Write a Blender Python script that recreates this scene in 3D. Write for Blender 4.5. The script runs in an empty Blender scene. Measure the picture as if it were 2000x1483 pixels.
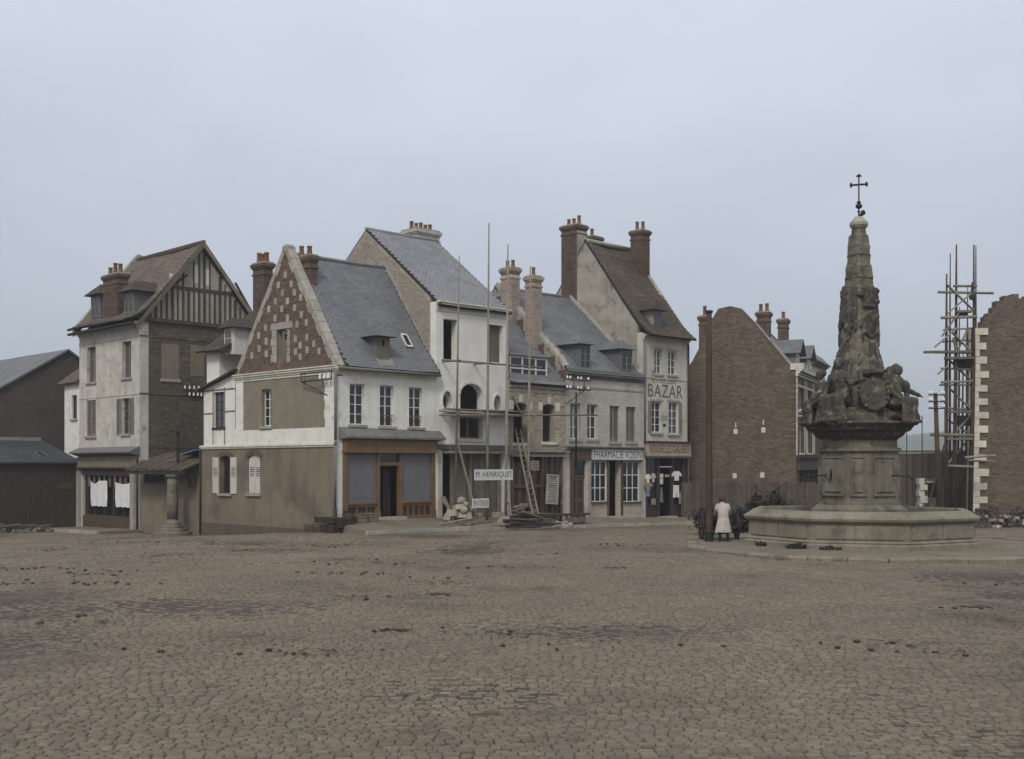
import bpy, bmesh, math, random
from mathutils import Vector, Matrix, noise
from mathutils.geometry import delaunay_2d_cdt
random.seed(7)
R = math.radians
S = bpy.context.scene
COL = S.collection

# ------------------------------------------------------------------ camera
FPX, CAMH, HOR = 2250.0, 2.6, 910.0        # focal length in photo pixels, eye height, horizon row (photo 2000x1483)
cam = bpy.data.objects.new('camera', bpy.data.cameras.new('camera'))
COL.objects.link(cam)
cam.location = (0, 0, CAMH); cam.rotation_euler = (R(90), 0, 0)
cam.data.sensor_width = 36.0; cam.data.lens = FPX/2000*36
cam.data.shift_y = (HOR-741.5)/2000        # a view camera with raised front: level back, upright verticals
cam.data.clip_end = 6000
S.camera = cam
# ------------------------------------------------------------------ sky, sun, exposure (overcast)
SUN_EL, SUN_AZ = 46.0, -166.0              # azimuth measured from +Y towards +X
w = bpy.data.worlds.new('World'); S.world = w; w.use_nodes = True
nt = w.node_tree; nt.nodes.clear()
def wn(t, **k):
    n = nt.nodes.new(t)
    for a, b in k.items(): setattr(n, a, b)
    return n
out = wn('ShaderNodeOutputWorld'); bg = wn('ShaderNodeBackground'); bg2 = wn('ShaderNodeBackground'); add = wn('ShaderNodeAddShader')
sky = wn('ShaderNodeTexSky', sky_type='NISHITA', sun_disc=False, sun_elevation=R(SUN_EL), sun_rotation=R(SUN_AZ))
sky.air_density = 1.0; sky.dust_density = 3.0
bg.inputs['Strength'].default_value = 0.05
tc = wn('ShaderNodeTexCoord'); sep = wn('ShaderNodeSeparateXYZ'); ramp = wn('ShaderNodeValToRGB')
nt.links.new(tc.outputs['Generated'], sep.inputs[0])
nz = wn('ShaderNodeTexNoise'); nz.inputs['Scale'].default_value = 2.6; nz.inputs['Detail'].default_value = 7
mp = wn('ShaderNodeMapping'); mp.inputs['Scale'].default_value = (1, 1, 2.2)
nt.links.new(tc.outputs['Generated'], mp.inputs[0]); nt.links.new(mp.outputs[0], nz.inputs['Vector'])
ma = wn('ShaderNodeMath', operation='MULTIPLY_ADD'); ma.inputs[1].default_value = 0.26; 
nt.links.new(nz.outputs[0], ma.inputs[0]); nt.links.new(sep.outputs[2], ma.inputs[2])
nt.links.new(ma.outputs[0], ramp.inputs[0])
cr = ramp.color_ramp                        # cloud deck: greyer at the horizon, paler overhead
cr.elements[0].position = 0.10; cr.elements[0].color = (0.245, 0.287, 0.343, 1)
cr.elements[1].position = 0.60; cr.elements[1].color = (0.625, 0.675, 0.75, 1)
e = cr.elements.new(0.28); e.color = (0.315, 0.357, 0.422, 1)
bg2.inputs['Strength'].default_value = 1.0
hs = wn('ShaderNodeHueSaturation'); hs.inputs['Saturation'].default_value = .35; nt.links.new(sky.outputs[0], hs.inputs['Color']); nt.links.new(hs.outputs[0], bg.inputs[0]); nt.links.new(ramp.outputs[0], bg2.inputs[0])
nt.links.new(bg.outputs[0], add.inputs[0]); nt.links.new(bg2.outputs[0], add.inputs[1]); nt.links.new(add.outputs[0], out.inputs[0])
sl = bpy.data.lights.new('sun', 'SUN'); sl.energy = 1.85; sl.angle = R(13); sl.color = (1.0, 0.945, 0.86)
so = bpy.data.objects.new('sun', sl); COL.objects.link(so)
az, el = R(SUN_AZ), R(SUN_EL)
sd = Vector((math.sin(az)*math.cos(el), math.cos(az)*math.cos(el), math.sin(el)))
so.rotation_euler = sd.to_track_quat('Z', 'Y').to_euler(); so.location = (0, 0, 60)
S.view_settings.view_transform = 'Standard'; S.view_settings.look = 'None'
S.view_settings.exposure = 0.0; S.view_settings.gamma = 1.0; S.view_settings.use_curve_mapping = False
S.cycles.use_denoising = True

# ------------------------------------------------------------------ materials
def lin0(h):
    v = [int(h[i:i+2], 16)/255 for i in (0, 2, 4)]
    return tuple((x/12.92 if x <= .04045 else ((x+.055)/1.055)**2.4) for x in v) + (1,)
MATS = {}
TONE = dict(beige_render=.72, grey_render=.8, plinth_render=.75, brick_gable=.8, brick_chimney=.75, brick_piece_chimney=.72, brick_piece_red=.82, brick_piece_brown=.72, brick_house=.72, brick_old=.72, brick_piece_old=.74, brick_dark=.85,
  slate=.8, slate_piece=.78, slate_new=.85, slate_piece_new=.85, tile_piece=.85, tile_piece_red=.88, tile_brown=.85, tile_red=.88, stone_fountain=.74, stone_basin=.76, stone_sculpture=.74, pavement=.8, cobble=.70, soil=.70, stone_pale=.85, wood_grey=.82,
  wood_pale=.85, old_gable_render=.85, cream_render=.9, zinc=.8, bone=.85, wood_fence=.8, brick_piece_pale=.9, brick_piece_yellow=.88, infill=.9, shop_brown=.85, roller=.85, brick_white=.92, sign_white=.85)   # how dark each surface is
def mat(name, c1, c2=None, scale=1.2, rough=0.85, bump=0.3, bscale=30, brick=None, streak=0.0, cstreak='3a3630', metal=0.0, fine=0.18, spec=0.35, planks=None, detail=6, patch=None, perobj=0.0, tint=False):
    m = bpy.data.materials.new(name); m.use_nodes = True; MATS[name] = m
    tone = TONE.get(name, 1.0)
    def lin(h, lin0=lin0): return tuple(x*tone for x in lin0(h)[:3])+(1,)
    n = m.node_tree; N = n.nodes; L = n.links; b = N['Principled BSDF']
    b.inputs['Roughness'].default_value = rough; b.inputs['Metallic'].default_value = metal
    b.inputs['Specular IOR Level'].default_value = spec
    tc = N.new('ShaderNodeTexCoord')
    def noise_(sc, det=6, mapsc=None, rgh=.6):
        t = N.new('ShaderNodeTexNoise'); t.inputs['Scale'].default_value = sc; t.inputs['Detail'].default_value = det; t.inputs['Roughness'].default_value = rgh
        if mapsc:
            mp = N.new('ShaderNodeMapping'); mp.inputs['Scale'].default_value = mapsc
            L.new(tc.outputs['Object'], mp.inputs[0]); L.new(mp.outputs[0], t.inputs['Vector'])
        else: L.new(tc.outputs['Object'], t.inputs['Vector'])
        return t.outputs[0]
    def ramp_(f, lo, hi):
        r = N.new('ShaderNodeMapRange'); r.inputs[1].default_value = lo; r.inputs[2].default_value = hi
        L.new(f, r.inputs[0]); return r.outputs[0]
    def mix_(f, a, bb, mode='MIX'):
        x = N.new('ShaderNodeMix'); x.data_type = 'RGBA'; x.blend_type = mode
        if isinstance(f, float): x.inputs[0].default_value = f
        else: L.new(f, x.inputs[0])
        for i, v in ((6, a), (7, bb)):
            if isinstance(v, tuple): x.inputs[i].default_value = v
            else: L.new(v, x.inputs[i])
        return x.outputs[2]
    ca = lin(c1); cb = lin(c2) if c2 else ca
    hsock = None
    if brick:
        bw, rh, mo, cm = brick[:4]
        t = N.new('ShaderNodeTexBrick'); t.inputs['Scale'].default_value = 1; t.inputs['Brick Width'].default_value = bw; t.inputs['Row Height'].default_value = rh
        t.inputs['Mortar Size'].default_value = mo; t.inputs['Mortar Smooth'].default_value = .3; t.inputs['Bias'].default_value = 0
        t.inputs['Color1'].default_value = ca; t.inputs['Color2'].default_value = cb; t.inputs['Mortar'].default_value = lin(cm)
        dn = N.new('ShaderNodeTexNoise'); dn.inputs['Scale'].default_value = 3; L.new(tc.outputs['UV'], dn.inputs['Vector'])
        vm = N.new('ShaderNodeVectorMath'); vm.operation = 'MULTIPLY_ADD'; vm.inputs[1].default_value = (.03, .03, 0)
        L.new(dn.outputs['Color'], vm.inputs[0]); L.new(tc.outputs['UV'], vm.inputs[2]); L.new(vm.outputs[0], t.inputs['Vector'])
        col = t.outputs[0]; hsock = t.outputs[1]
        f2 = ramp_(noise_(scale, 5), .3, .75)
        col = mix_(f2, col, mix_(1.0, col, (.62, .6, .6, 1), 'MULTIPLY'))
    elif planks:
        bw, rh, mo, cm = planks
        t = N.new('ShaderNodeTexBrick'); t.inputs['Scale'].default_value = 1; t.inputs['Brick Width'].default_value = bw; t.inputs['Row Height'].default_value = rh
        t.inputs['Mortar Size'].default_value = mo; t.inputs['Color1'].default_value = ca; t.inputs['Color2'].default_value = cb; t.inputs['Mortar'].default_value = lin(cm)
        mp = N.new('ShaderNodeMapping'); mp.inputs['Rotation'].default_value = (0, 0, R(90))
        L.new(tc.outputs['UV'], mp.inputs[0]); L.new(mp.outputs[0], t.inputs['Vector'])
        col = t.outputs[0]; hsock = t.outputs[1]
    else:
        col = mix_(ramp_(noise_(scale, detail), .32, .68), ca, cb)
    if patch:                                # blotches of another colour (bare render, repairs, lichen, highlights painted on the carving)
        pc, ps, lo, hi = patch
        col = mix_(ramp_(noise_(ps, 8, rgh=.68), lo, hi), col, lin(pc))
    if streak:
        s = ramp_(noise_(1.0, 6, (3.5, 3.5, .35), .65), .5, .78)
        ms = N.new('ShaderNodeMath'); ms.operation = 'MULTIPLY'; ms.inputs[1].default_value = streak; L.new(s, ms.inputs[0])
        col = mix_(ms.outputs[0], col, lin(cstreak))
    if perobj:
        oi = N.new('ShaderNodeObjectInfo'); r = N.new('ShaderNodeMapRange'); r.inputs[3].default_value = 1-perobj; r.inputs[4].default_value = 1+perobj
        L.new(oi.outputs['Random'], r.inputs[0]); cc = N.new('ShaderNodeCombineColor')
        for i in range(3): L.new(r.outputs[0], cc.inputs[i])
        col = mix_(1.0, col, cc.outputs[0], 'MULTIPLY')
    if tint:                                 # each stone its own shade
        at = N.new('ShaderNodeAttribute'); at.attribute_name = 'tint'; col = mix_(1.0, col, at.outputs['Color'], 'MULTIPLY')
    fn = noise_(bscale, 5)
    if fine:
        g = N.new('ShaderNodeMapRange'); g.inputs[1].default_value = .3; g.inputs[2].default_value = .7; g.inputs[3].default_value = 1-fine; g.inputs[4].default_value = 1+fine
        L.new(fn, g.inputs[0]); cc = N.new('ShaderNodeCombineColor')
        for i in range(3): L.new(g.outputs[0], cc.inputs[i])
        col = mix_(1.0, col, cc.outputs[0], 'MULTIPLY')
    L.new(col, b.inputs['Base Color'])
    if bump:
        bp = N.new('ShaderNodeBump'); bp.inputs['Strength'].default_value = bump; bp.inputs['Distance'].default_value = .02
        if hsock:
            mm = N.new('ShaderNodeMath'); mm.operation = 'MULTIPLY_ADD'; mm.inputs[1].default_value = -.7
            L.new(hsock, mm.inputs[0]); L.new(fn, mm.inputs[2]); L.new(mm.outputs[0], bp.inputs['Height'])
        else: L.new(fn, bp.inputs['Height'])
        L.new(bp.outputs[0], b.inputs['Normal'])
    return m
mat('white_render', 'd6d4cc', 'c4c2ba', 1.6, streak=.30, cstreak='7d786c', bump=.25, patch=('a8a396', 1.9, .56, .70))
mat('new_white_render', 'd8d6d0', 'c9c6bd', 1.1, streak=.16, cstreak='98938a', bump=.2, patch=('b9b5aa', 1.5, .56, .72))
mat('cream_render', 'c6c1b6', 'aba59a', 1.3, streak=.4, cstreak='655f52', bump=.35, patch=('837d72', 1.7, .56, .68))
mat('grey_render', '8d8573', '7c7464', 1.4, streak=.3, cstreak='574f42', bump=.35)
mat('beige_render', '8a7f6b', '776c5a', .8, streak=.35, cstreak='4d4437', bump=.5, bscale=22, patch=('685f52', .55, .5, .66))
mat('plinth_render', '655c4e', '554d41', 1.2, streak=.4, cstreak='3a342b', bump=.6, bscale=18)
mat('brick_gable', '745543', '604638', .9, brick=(.23, .075, .009, '8a8074'), streak=.2, cstreak='3c332c')
mat('brick_chimney', '6e5344', '574337', 1.1, brick=(.23, .078, .011, '85796a'), streak=.3, cstreak='2e2824')
mat('brick_pale', '9d8674', '877264', .8, brick=(.23, .08, .012, 'b3aa9c'), streak=.1)
mat('brick_yellow', 'aaa08f', '948a7a', .9, brick=(.23, .08, .011, 'b0a99a'), streak=.18, cstreak='5a5348')
mat('brick_white', 'c4beb2', 'b2ab9e', .9, brick=(.24, .085, .009, 'bdb6aa'), streak=.2, cstreak='6b655a')
mat('brick_old', '6c6253', '57503f', .7, brick=(.24, .08, .010, '716a5c'), streak=.4, cstreak='38342c', patch=('8a8474', .9, .6, .7))
mat('brick_house', '756754', '5d5449', .6, brick=(.24, .078, .010, '756c62'), streak=.12, cstreak='3a3230', patch=('7a746a', 2.2, .62, .72))
mat('brick_dark', '574b45', '463e3a', .6, brick=(.24, .078, .010, '5f5952'), streak=.2, cstreak='2a2624')
mat('old_gable_render', 'aaa598', '8f897d', 1.0, streak=.45, cstreak='5a554b', bump=.5, patch=('6d6250', 1.3, .55, .66))
mat('slate', '7b7b7c', '686869', .7, brick=(.22, .13, .006, '4b4b4e'), rough=.62, spec=.4, streak=.15, cstreak='6f7580', bump=.5)
mat('slate_new', '89898a', '78787a', .7, brick=(.22, .13, .005, '5c5c60'), rough=.6, spec=.4, bump=.4)
mat('tile_brown', '5c5044', '483f36', .8, brick=(.17, .11, .010, '2b241e'), rough=.9, streak=.3, cstreak='2d2a20', bump=.9, patch=('6a6652', 1.8, .58, .7))
mat('tile_red', '74675a', '62574c', .8, brick=(.17, .11, .010, '36291f'), rough=.9, streak=.2, bump=.9, patch=('6b6450', 1.5, .55, .68))
mat('slate_piece', '77787b', '67686b', .8, rough=.62, spec=.4, bump=.25, streak=.12, cstreak='84857f', tint=True)
mat('slate_piece_new', '868789', '787a7d', .8, rough=.6, spec=.4, bump=.2, tint=True)
mat('tile_piece', '5e5246', '4a4138', .8, rough=.9, bump=.5, streak=.25, cstreak='2f2c24', patch=('6c685a', 1.8, .58, .72), tint=True)
mat('tile_piece_red', '786b5e', '655a4f', .8, rough=.9, bump=.5, streak=.2, cstreak='3c362c', patch=('757060', 1.5, .55, .7), tint=True)
mat('brick_piece_red', '74604f', '615043', 1.1, rough=.92, bump=.4, streak=.2, cstreak='42362c', tint=True)
mat('brick_piece_pale', 'a1958a', '90857a', 1.1, rough=.92, bump=.4, streak=.12, tint=True)
mat('brick_piece_yellow', 'ada391', '998e7c', 1.1, rough=.92, bump=.4, streak=.2, cstreak='5f574a', tint=True)
mat('brick_piece_chimney', '6b574a', '57473d', 1.1, rough=.92, bump=.4, streak=.3, cstreak='2f2a27', tint=True)
mat('brick_piece_brown', '786a59', '64594b', .9, rough=.92, bump=.4, streak=.12, cstreak='423b34', tint=True)
mat('brick_piece_old', '6c6355', '585144', .9, rough=.92, bump=.4, streak=.35, cstreak='38342c', patch=('88826f', .9, .6, .72), tint=True)
mat('slate_dark', '4a4b4d', '3f4042', .7, brick=(.22, .13, .006, '2c2c2e'), rough=.8, spec=.2, bump=.4)
mat('mortar', '9c9486', '898173', 1.4, rough=.95, bump=.4)
mat('roof_under', '2f2d2b', '262422', 2, rough=.95, bump=0)
mat('shop_brown', '7c6040', '674e34', 3.0, rough=.5, bump=.1, streak=.25, cstreak='3c2a18')
mat('wood_dark', '3d3229', '2c251f', 3.0, rough=.7, bump=.2, streak=.2)
mat('wood_door', '5a4a3a', '46392d', 3.0, rough=.65, bump=.2, streak=.25, perobj=.2)
mat('wood_grey', '7d7566', '69614f', 2.0, rough=.9, bump=.4, streak=.35, perobj=.25)
mat('wood_pale', '8e8577', '766d60', 2.5, rough=.9, bump=.3, streak=.35, cstreak='4c463d', perobj=.22)
mat('pole_wood', '4d3c28', '352a1e', 2.0, rough=.85, bump=.4, streak=.5, cstreak='1e1a15')
mat('boarding', '6c6459', '5c554b', 1.2, planks=(3.1, .19, .006, '37332d'), rough=.9, streak=.25)
mat('wood_fence', '5d5448', '4b4339', 2.0, rough=.9, bump=.4, streak=.4, perobj=.25)
mat('stud_wood', '4a4138', '3a332c', 2.0, rough=.9, bump=.4)
mat('infill', 'a9a397', '918b7e', 1.8, streak=.5, cstreak='5a5347', bump=.4)
mat('glass', '15191c', '1d2124', 1.0, rough=.08, bump=0, fine=0, spec=.6)
mat('glass_old', '3c4245', '4d5356', 2.5, rough=.15, bump=0, fine=0, spec=.6)
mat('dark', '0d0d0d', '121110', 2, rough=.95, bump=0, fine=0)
mat('iron', '22211f', '302b27', 6, rough=.6, bump=.15, metal=.3)
mat('zinc', '7a7976', '68675f', 2, rough=.75, bump=.1, metal=.0, spec=.2, streak=.3)
mat('lead', '858481', '737270', 2, rough=.6, bump=.2, streak=.2)
mat('terracotta', '7d5b43', '654836', 6, rough=.9, bump=.3, streak=.35, cstreak='2b241f', perobj=.2)
mat('stone_pale', 'aaa59a', '8f8a7f', 2.2, rough=.9, bump=.5, streak=.45, cstreak='6e6759', perobj=.1)
mat('stone_quoin', 'c9c4b6', 'b0aa9b', 2.2, rough=.9, bump=.35, streak=.2, cstreak='8a8373', perobj=.12)
mat('stone_fountain', '878070', '6a6456', 2.4, rough=.9, bump=.7, bscale=16, streak=.5, cstreak='37342a', patch=('4d4a3a', 1.8, .53, .66))
mat('stone_sculpture', '59544a', '3f3b34', 3.0, rough=.95, bump=.8, bscale=14, streak=.45, cstreak='2a2821', patch=('8c8677', 3.6, .54, .66))  # pale blotches put highlights into the colour of the carving
mat('stone_basin', '8f8877', '777060', 1.6, rough=.9, bump=.6, bscale=18, streak=.55, cstreak='4a463a', patch=('5b584a', 1.2, .54, .68))
mat('shutter_white', 'bab7b0', 'a6a39b', 2.2, rough=.7, bump=.15, streak=.3, cstreak='716d64')
mat('shutter_grey', '7a756c', '6a655c', 2.2, rough=.8, bump=.15, streak=.3)
mat('roller', '747275', '676568', 2, planks=None, rough=.55, bump=.15, streak=.25, cstreak='4a4a4c')
mat('paint_white', 'c8c7c2', 'b9b7b1', 3, rough=.6, bump=.1, streak=.2)
mat('sign_white', 'd4d3cf', 'c5c3bd', 3, rough=.7, bump=.1, streak=.2, cstreak='8a867c')
mat('sign_tan', 'a2937f', '8d7f6c', 3, rough=.7, bump=.1, streak=.25)
mat('letter', '1c1c20', '2a292b', 8, rough=.8, bump=0, patch=('8f8c85', 13, .60, .70))
mat('letter_faded', '3b3a3c', '5a5752', 9, rough=.9, bump=0, patch=('8e887b', 9, .64, .74))
mat('letter_brown', '2a1c16', '33231b', 8, rough=.7, bump=0)
mat('cloth_white', 'd0cecb', 'c0bebb', 4, rough=.95, bump=.2, fine=.08)
mat('cloth_dark', '35363d', '2b2b31', 4, rough=.95, bump=.2)
mat('cloth_tan', '8d8068', '7a6d57', 4, rough=.95, bump=.2)
mat('coat', 'aba49c', '99928a', 5, rough=.95, bump=.25, bscale=40)
mat('skin', 'a97a63', '9c6f5a', 8, rough=.6, bump=0)
mat('hair', '2b2119', '3a2d22', 20, rough=.6, bump=.3)
mat('shoe', '1d1b1a', '262322', 8, rough=.5, bump=.1)
mat('porcelain', 'd9dad8', 'cfd0ce', 5, rough=.3, bump=0)
mat('blue_sheet', '7d86a8', '6c7598', 3, rough=.55, bump=.1, metal=.2)
mat('bone', 'a29a8c', '8b8375', 4, rough=.9, bump=.5, perobj=.15)
mat('leaf', '262a20', '1b1e17', 4, rough=.8, bump=0, fine=.3)
mat('leaf_dry', '3a3226', '2a241b', 4, rough=.9, bump=0, fine=.3)
mat('hill', '4a5344', '5b5f50', .02, rough=1, bump=0, bscale=.2, fine=.2)
mat('soil', '685d4e', '574d41', .35, brick=(.3, .2, .02, '40382f'), rough=.95, bump=.6, bscale=8, patch=('6b6154', .25, .5, .66))
mat('pavement', '83796a', '71685a', .8, rough=.95, spec=.1, bump=.5, bscale=14, patch=('655f55', .7, .55, .68), streak=0)
mat('litter', '4a3f30', '362e24', 6, rough=.95, bump=.2)
mat('cobble', '7f735f', '6c6151', .22, rough=.68, bump=.5, bscale=34, spec=.4, patch=('40372b', .16, .52, .72), fine=.25, tint=True)

# ------------------------------------------------------------------ frames: places in metres, found from photo pixels
class Frame:
    def __init__(s, x, y, deg):
        s.x, s.y, s.deg = x, y, deg; s.c, s.s = math.cos(R(deg)), math.sin(R(deg))
    def A(s, u, b=0.0):
        k = (u-1000)/FPX; return (k*s.y-s.x+b*(s.s+k*s.c))/(s.c-k*s.s)
    def B(s, u, a=0.0):
        k = (u-1000)/FPX; return (s.x-k*s.y+a*(s.c-k*s.s))/(s.s+k*s.c)
    def Y(s, a, b): return s.y+a*s.s+b*s.c
    def Z(s, v, a, b): return CAMH-(v-HOR)/FPX*s.Y(a, b)
    def W(s, a, b, z=0.0): return Vector((s.x+a*s.c-b*s.s, s.Y(a, b), z))
    def RA(s, u0, u1, v0, v1, b=0.0):        # pixel box on a plane b = const -> a0, a1, z0, z1
        a0, a1 = s.A(u0, b), s.A(u1, b); m = (a0+a1)/2; return a0, a1, s.Z(v1, m, b), s.Z(v0, m, b)
    def RB(s, u0, u1, v0, v1, a=0.0):
        b0, b1 = s.B(u1, a), s.B(u0, a); m = (b0+b1)/2; return b0, b1, s.Z(v1, a, m), s.Z(v0, a, m)
G = Frame(-6.9, 45.0, 45.0)                  # the old street grid: a runs along the shop row, b along the side street
def sm(t): t = max(0., min(1., t)); return t*t*(3-2*t)
def gz(x, y):                                # ground height
    dx, dy = x-G.x, y-G.y; a = dx*G.c+dy*G.s; b = -dx*G.s+dy*G.c
    z = 0.03-0.019*max(0, min(a-2, 26))-0.056*max(0, min(b, 10))-0.016*max(0, min(b-10, 15))
    near = 1-sm((math.hypot(x, y)-14)/16)
    return z*(1-near)
def ggz(F, a, b): p = F.W(a, b); return gz(p.x, p.y)

# ------------------------------------------------------------------ mesh builder
class MB:
    def __init__(s): s.v, s.f = [], []
    def add(s, vs, fs):
        o = len(s.v); s.v += [tuple(p) for p in vs]; s.f += [tuple(i+o for i in f) for f in fs]; return s
    def box(s, x0, x1, y0, y1, z0, z1):
        return s.add([(x0,y0,z0),(x1,y0,z0),(x1,y1,z0),(x0,y1,z0),(x0,y0,z1),(x1,y0,z1),(x1,y1,z1),(x0,y1,z1)],
                     [(3,2,1,0),(4,5,6,7),(0,1,5,4),(1,2,6,5),(2,3,7,6),(3,0,4,7)])
    def pb(s, ax, c, s0, s1, d0, d1, z0, z1):   # box on a facade plane: s along it, d into the house
        return s.box(s0, s1, c+d0, c+d1, z0, z1) if ax == 'a' else s.box(c+d0, c+d1, s0, s1, z0, z1)
    def tube(s, p, q, r0, r1=None, n=8, cap=True):
        p, q = Vector(p), Vector(q); r1 = r0 if r1 is None else r1; d = (q-p).normalized()
        u = d.orthogonal().normalized(); v = d.cross(u); vs = []
        for c, r in ((p, r0), (q, r1)):
            for i in range(n):
                t = 2*math.pi*i/n; vs.append(c+u*r*math.cos(t)+v*r*math.sin(t))
        fs = [(i, (i+1) % n, n+(i+1) % n, n+i) for i in range(n)]
        if cap: fs += [tuple(range(n-1, -1, -1)), tuple(range(n, 2*n))]
        return s.add(vs, fs)
    def path(s, pts, r, n=6):
        for a, b in zip(pts, pts[1:]): s.tube(a, b, r, r, n)
        return s
    def bar(s, p, q, wd, ht, up=(0, 0, 1)):      # rectangular bar
        p, q = Vector(p), Vector(q); d = (q-p).normalized(); u = d.cross(Vector(up))
        if u.length < 1e-4: u = d.cross(Vector((1, 0, 0)))
        u.normalize(); v = u.cross(d)
        vs = [c+u*(wd/2)*i+v*(ht/2)*j for c in (p, q) for i, j in ((-1,-1),(1,-1),(1,1),(-1,1))]
        return s.add(vs, [(3,2,1,0),(4,5,6,7),(0,1,5,4),(1,2,6,5),(2,3,7,6),(3,0,4,7)])
    def ring(s, rings, cap=True, close=True):    # loft a list of equal-length loops
        n = len(rings[0]); vs = [p for r in rings for p in r]; fs = []
        for k in range(len(rings)-1):
            for i in range(n if close else n-1):
                j = (i+1) % n; fs.append((k*n+i, k*n+j, (k+1)*n+j, (k+1)*n+i))
        if cap: fs += [tuple(range(n-1, -1, -1)), tuple(range((len(rings)-1)*n, len(rings)*n))]
        return s.add(vs, fs)
    def lathe(s, c, prof, n=16, ph=0.0, sx=1, sy=1):
        return s.ring([[(c[0]+r*sx*math.cos(2*math.pi*i/n+ph), c[1]+r*sy*math.sin(2*math.pi*i/n+ph), c[2]+z) for i in range(n)] for r, z in prof])
    def ball(s, c, rx, ry=None, rz=None, rot=None, seg=10, rings=6):
        ry = rx if ry is None else ry; rz = rx if rz is None else rz; rot = rot or Matrix.Identity(3); c = Vector(c)
        vs = [c+rot@Vector((0, 0, -rz))]
        for j in range(1, rings):
            t = math.pi*j/rings-math.pi/2
            for i in range(seg):
                p = 2*math.pi*i/seg; vs.append(c+rot@Vector((rx*math.cos(t)*math.cos(p), ry*math.cos(t)*math.sin(p), rz*math.sin(t))))
        vs.append(c+rot@Vector((0, 0, rz))); fs = []
        for i in range(seg):
            j = (i+1) % seg; fs.append((0, 1+j, 1+i)); l = 1+(rings-2)*seg; fs.append((l+i, l+j, len(vs)-1))
            for k in range(rings-2): a = 1+k*seg; fs.append((a+i, a+j, a+seg+j, a+seg+i))
        return s.add(vs, fs)
    def cap(s, p, q, r0, r1, n=10):
        s.tube(p, q, r0, r1, n); s.ball(p, r0, seg=n); s.ball(q, r1, seg=n); return s
    def wall(s, ax, c, outer, holes=(), t=0.3):  # polygon with openings, with real thickness and reveals
        loops = [list(outer)]+[list(h) for h in holes]
        ed = []; pts = []
        for l in loops:
            o = len(pts); pts += [Vector(p) for p in l]; ed += [(o+i, o+(i+1) % len(l)) for i in range(len(l))]
        vc, _, tri, _, _, _ = delaunay_2d_cdt(pts, ed, [], 0, 1e-6)
        flat = [(p.x, p.y) for p in vc]; 
        def inside(x, y, l):
            r_ = False
            for (x0, y0), (x1, y1) in zip(l, l[1:]+l[:1]):
                if (y0 > y) != (y1 > y) and x < (x1-x0)*(y-y0)/(y1-y0)+x0: r_ = not r_
            return r_
        ct = [(sum(flat[i][0] for i in t_)/3, sum(flat[i][1] for i in t_)/3, t_) for t_ in tri]
        tri = [t_ for x, y, t_ in ct if inside(x, y, loops[0]) and not any(inside(x, y, h) for h in loops[1:])]
        P = (lambda p, d: (p[0], c+d, p[1])) if ax == 'a' else (lambda p, d: (c+d, p[0], p[1]))
        n = len(flat); vs = [P(p, 0) for p in flat]+[P(p, t) for p in flat]
        fs = []
        sgn = 1 if ax == 'a' else -1
        for a, b, d in tri:
            ar = (flat[b][0]-flat[a][0])*(flat[d][1]-flat[a][1])-(flat[b][1]-flat[a][1])*(flat[d][0]-flat[a][0])
            if ar*sgn < 0: b, d = d, b
            fs.append((a, b, d)); fs.append((n+a, n+d, n+b))
        s.add(vs, fs)
        for li, l in enumerate(loops):
            m = len(l); s.add([P(p, 0) for p in l]+[P(p, t) for p in l], [(i, (i+1) % m, m+(i+1) % m, m+i) for i in range(m)])
        return s
    def slab(s, pts, t):                         # flat polygon thickened downward along its normal
        pts = [Vector(p) for p in pts]; nn = (pts[1]-pts[0]).cross(pts[2]-pts[0]).normalized()
        if nn.z < 0: pts.reverse(); nn = -nn
        m = len(pts); vs = pts+[p-nn*t for p in pts]
        return s.add(vs, [tuple(range(m)), tuple(range(2*m-1, m-1, -1))]+[((i+1) % m, i, m+i, m+(i+1) % m) for i in range(m)])
    def sheet(s, p00, p10, p11, p01, nu=14, nv=10, t=.08, amp=.02, seed=0, sag=0.0, curl=0.0):  # roof plane with slight sag, 01-11 is the ridge
        p00, p10, p11, p01 = map(Vector, (p00, p10, p11, p01)); nn = (p10-p00).cross(p01-p00).normalized()
        if nn.z < 0: nn = -nn
        top = []
        for j in range(nv+1):
            for i in range(nu+1):
                x, y = i/nu, j/nv; p = p00*(1-x)*(1-y)+p10*x*(1-y)+p11*x*y+p01*(1-x)*y
                k = noise.noise(p*.9+Vector((seed, 0, 0)))*amp - sag*math.sin(math.pi*x)*(.3+.7*y) + curl*max(0, 1-y/.22)**2
                top.append(p+nn*k)
        n = len(top); vs = top+[p-nn*t for p in top]; W_ = nu+1; fs = []
        for j in range(nv):
            for i in range(nu):
                q = (j*W_+i, j*W_+i+1, (j+1)*W_+i+1, (j+1)*W_+i); fs.append(q); fs.append(tuple(n+k for k in reversed(q)))
        edge = [i for i in range(W_)]+[j*W_+nu for j in range(1, nv+1)]+[nv*W_+i for i in range(nu-1, -1, -1)]+[j*W_ for j in range(nv-1, 0, -1)]
        for a, b in zip(edge, edge[1:]+edge[:1]): fs.append((b, a, n+a, n+b))
        return s.add(vs, fs)
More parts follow.
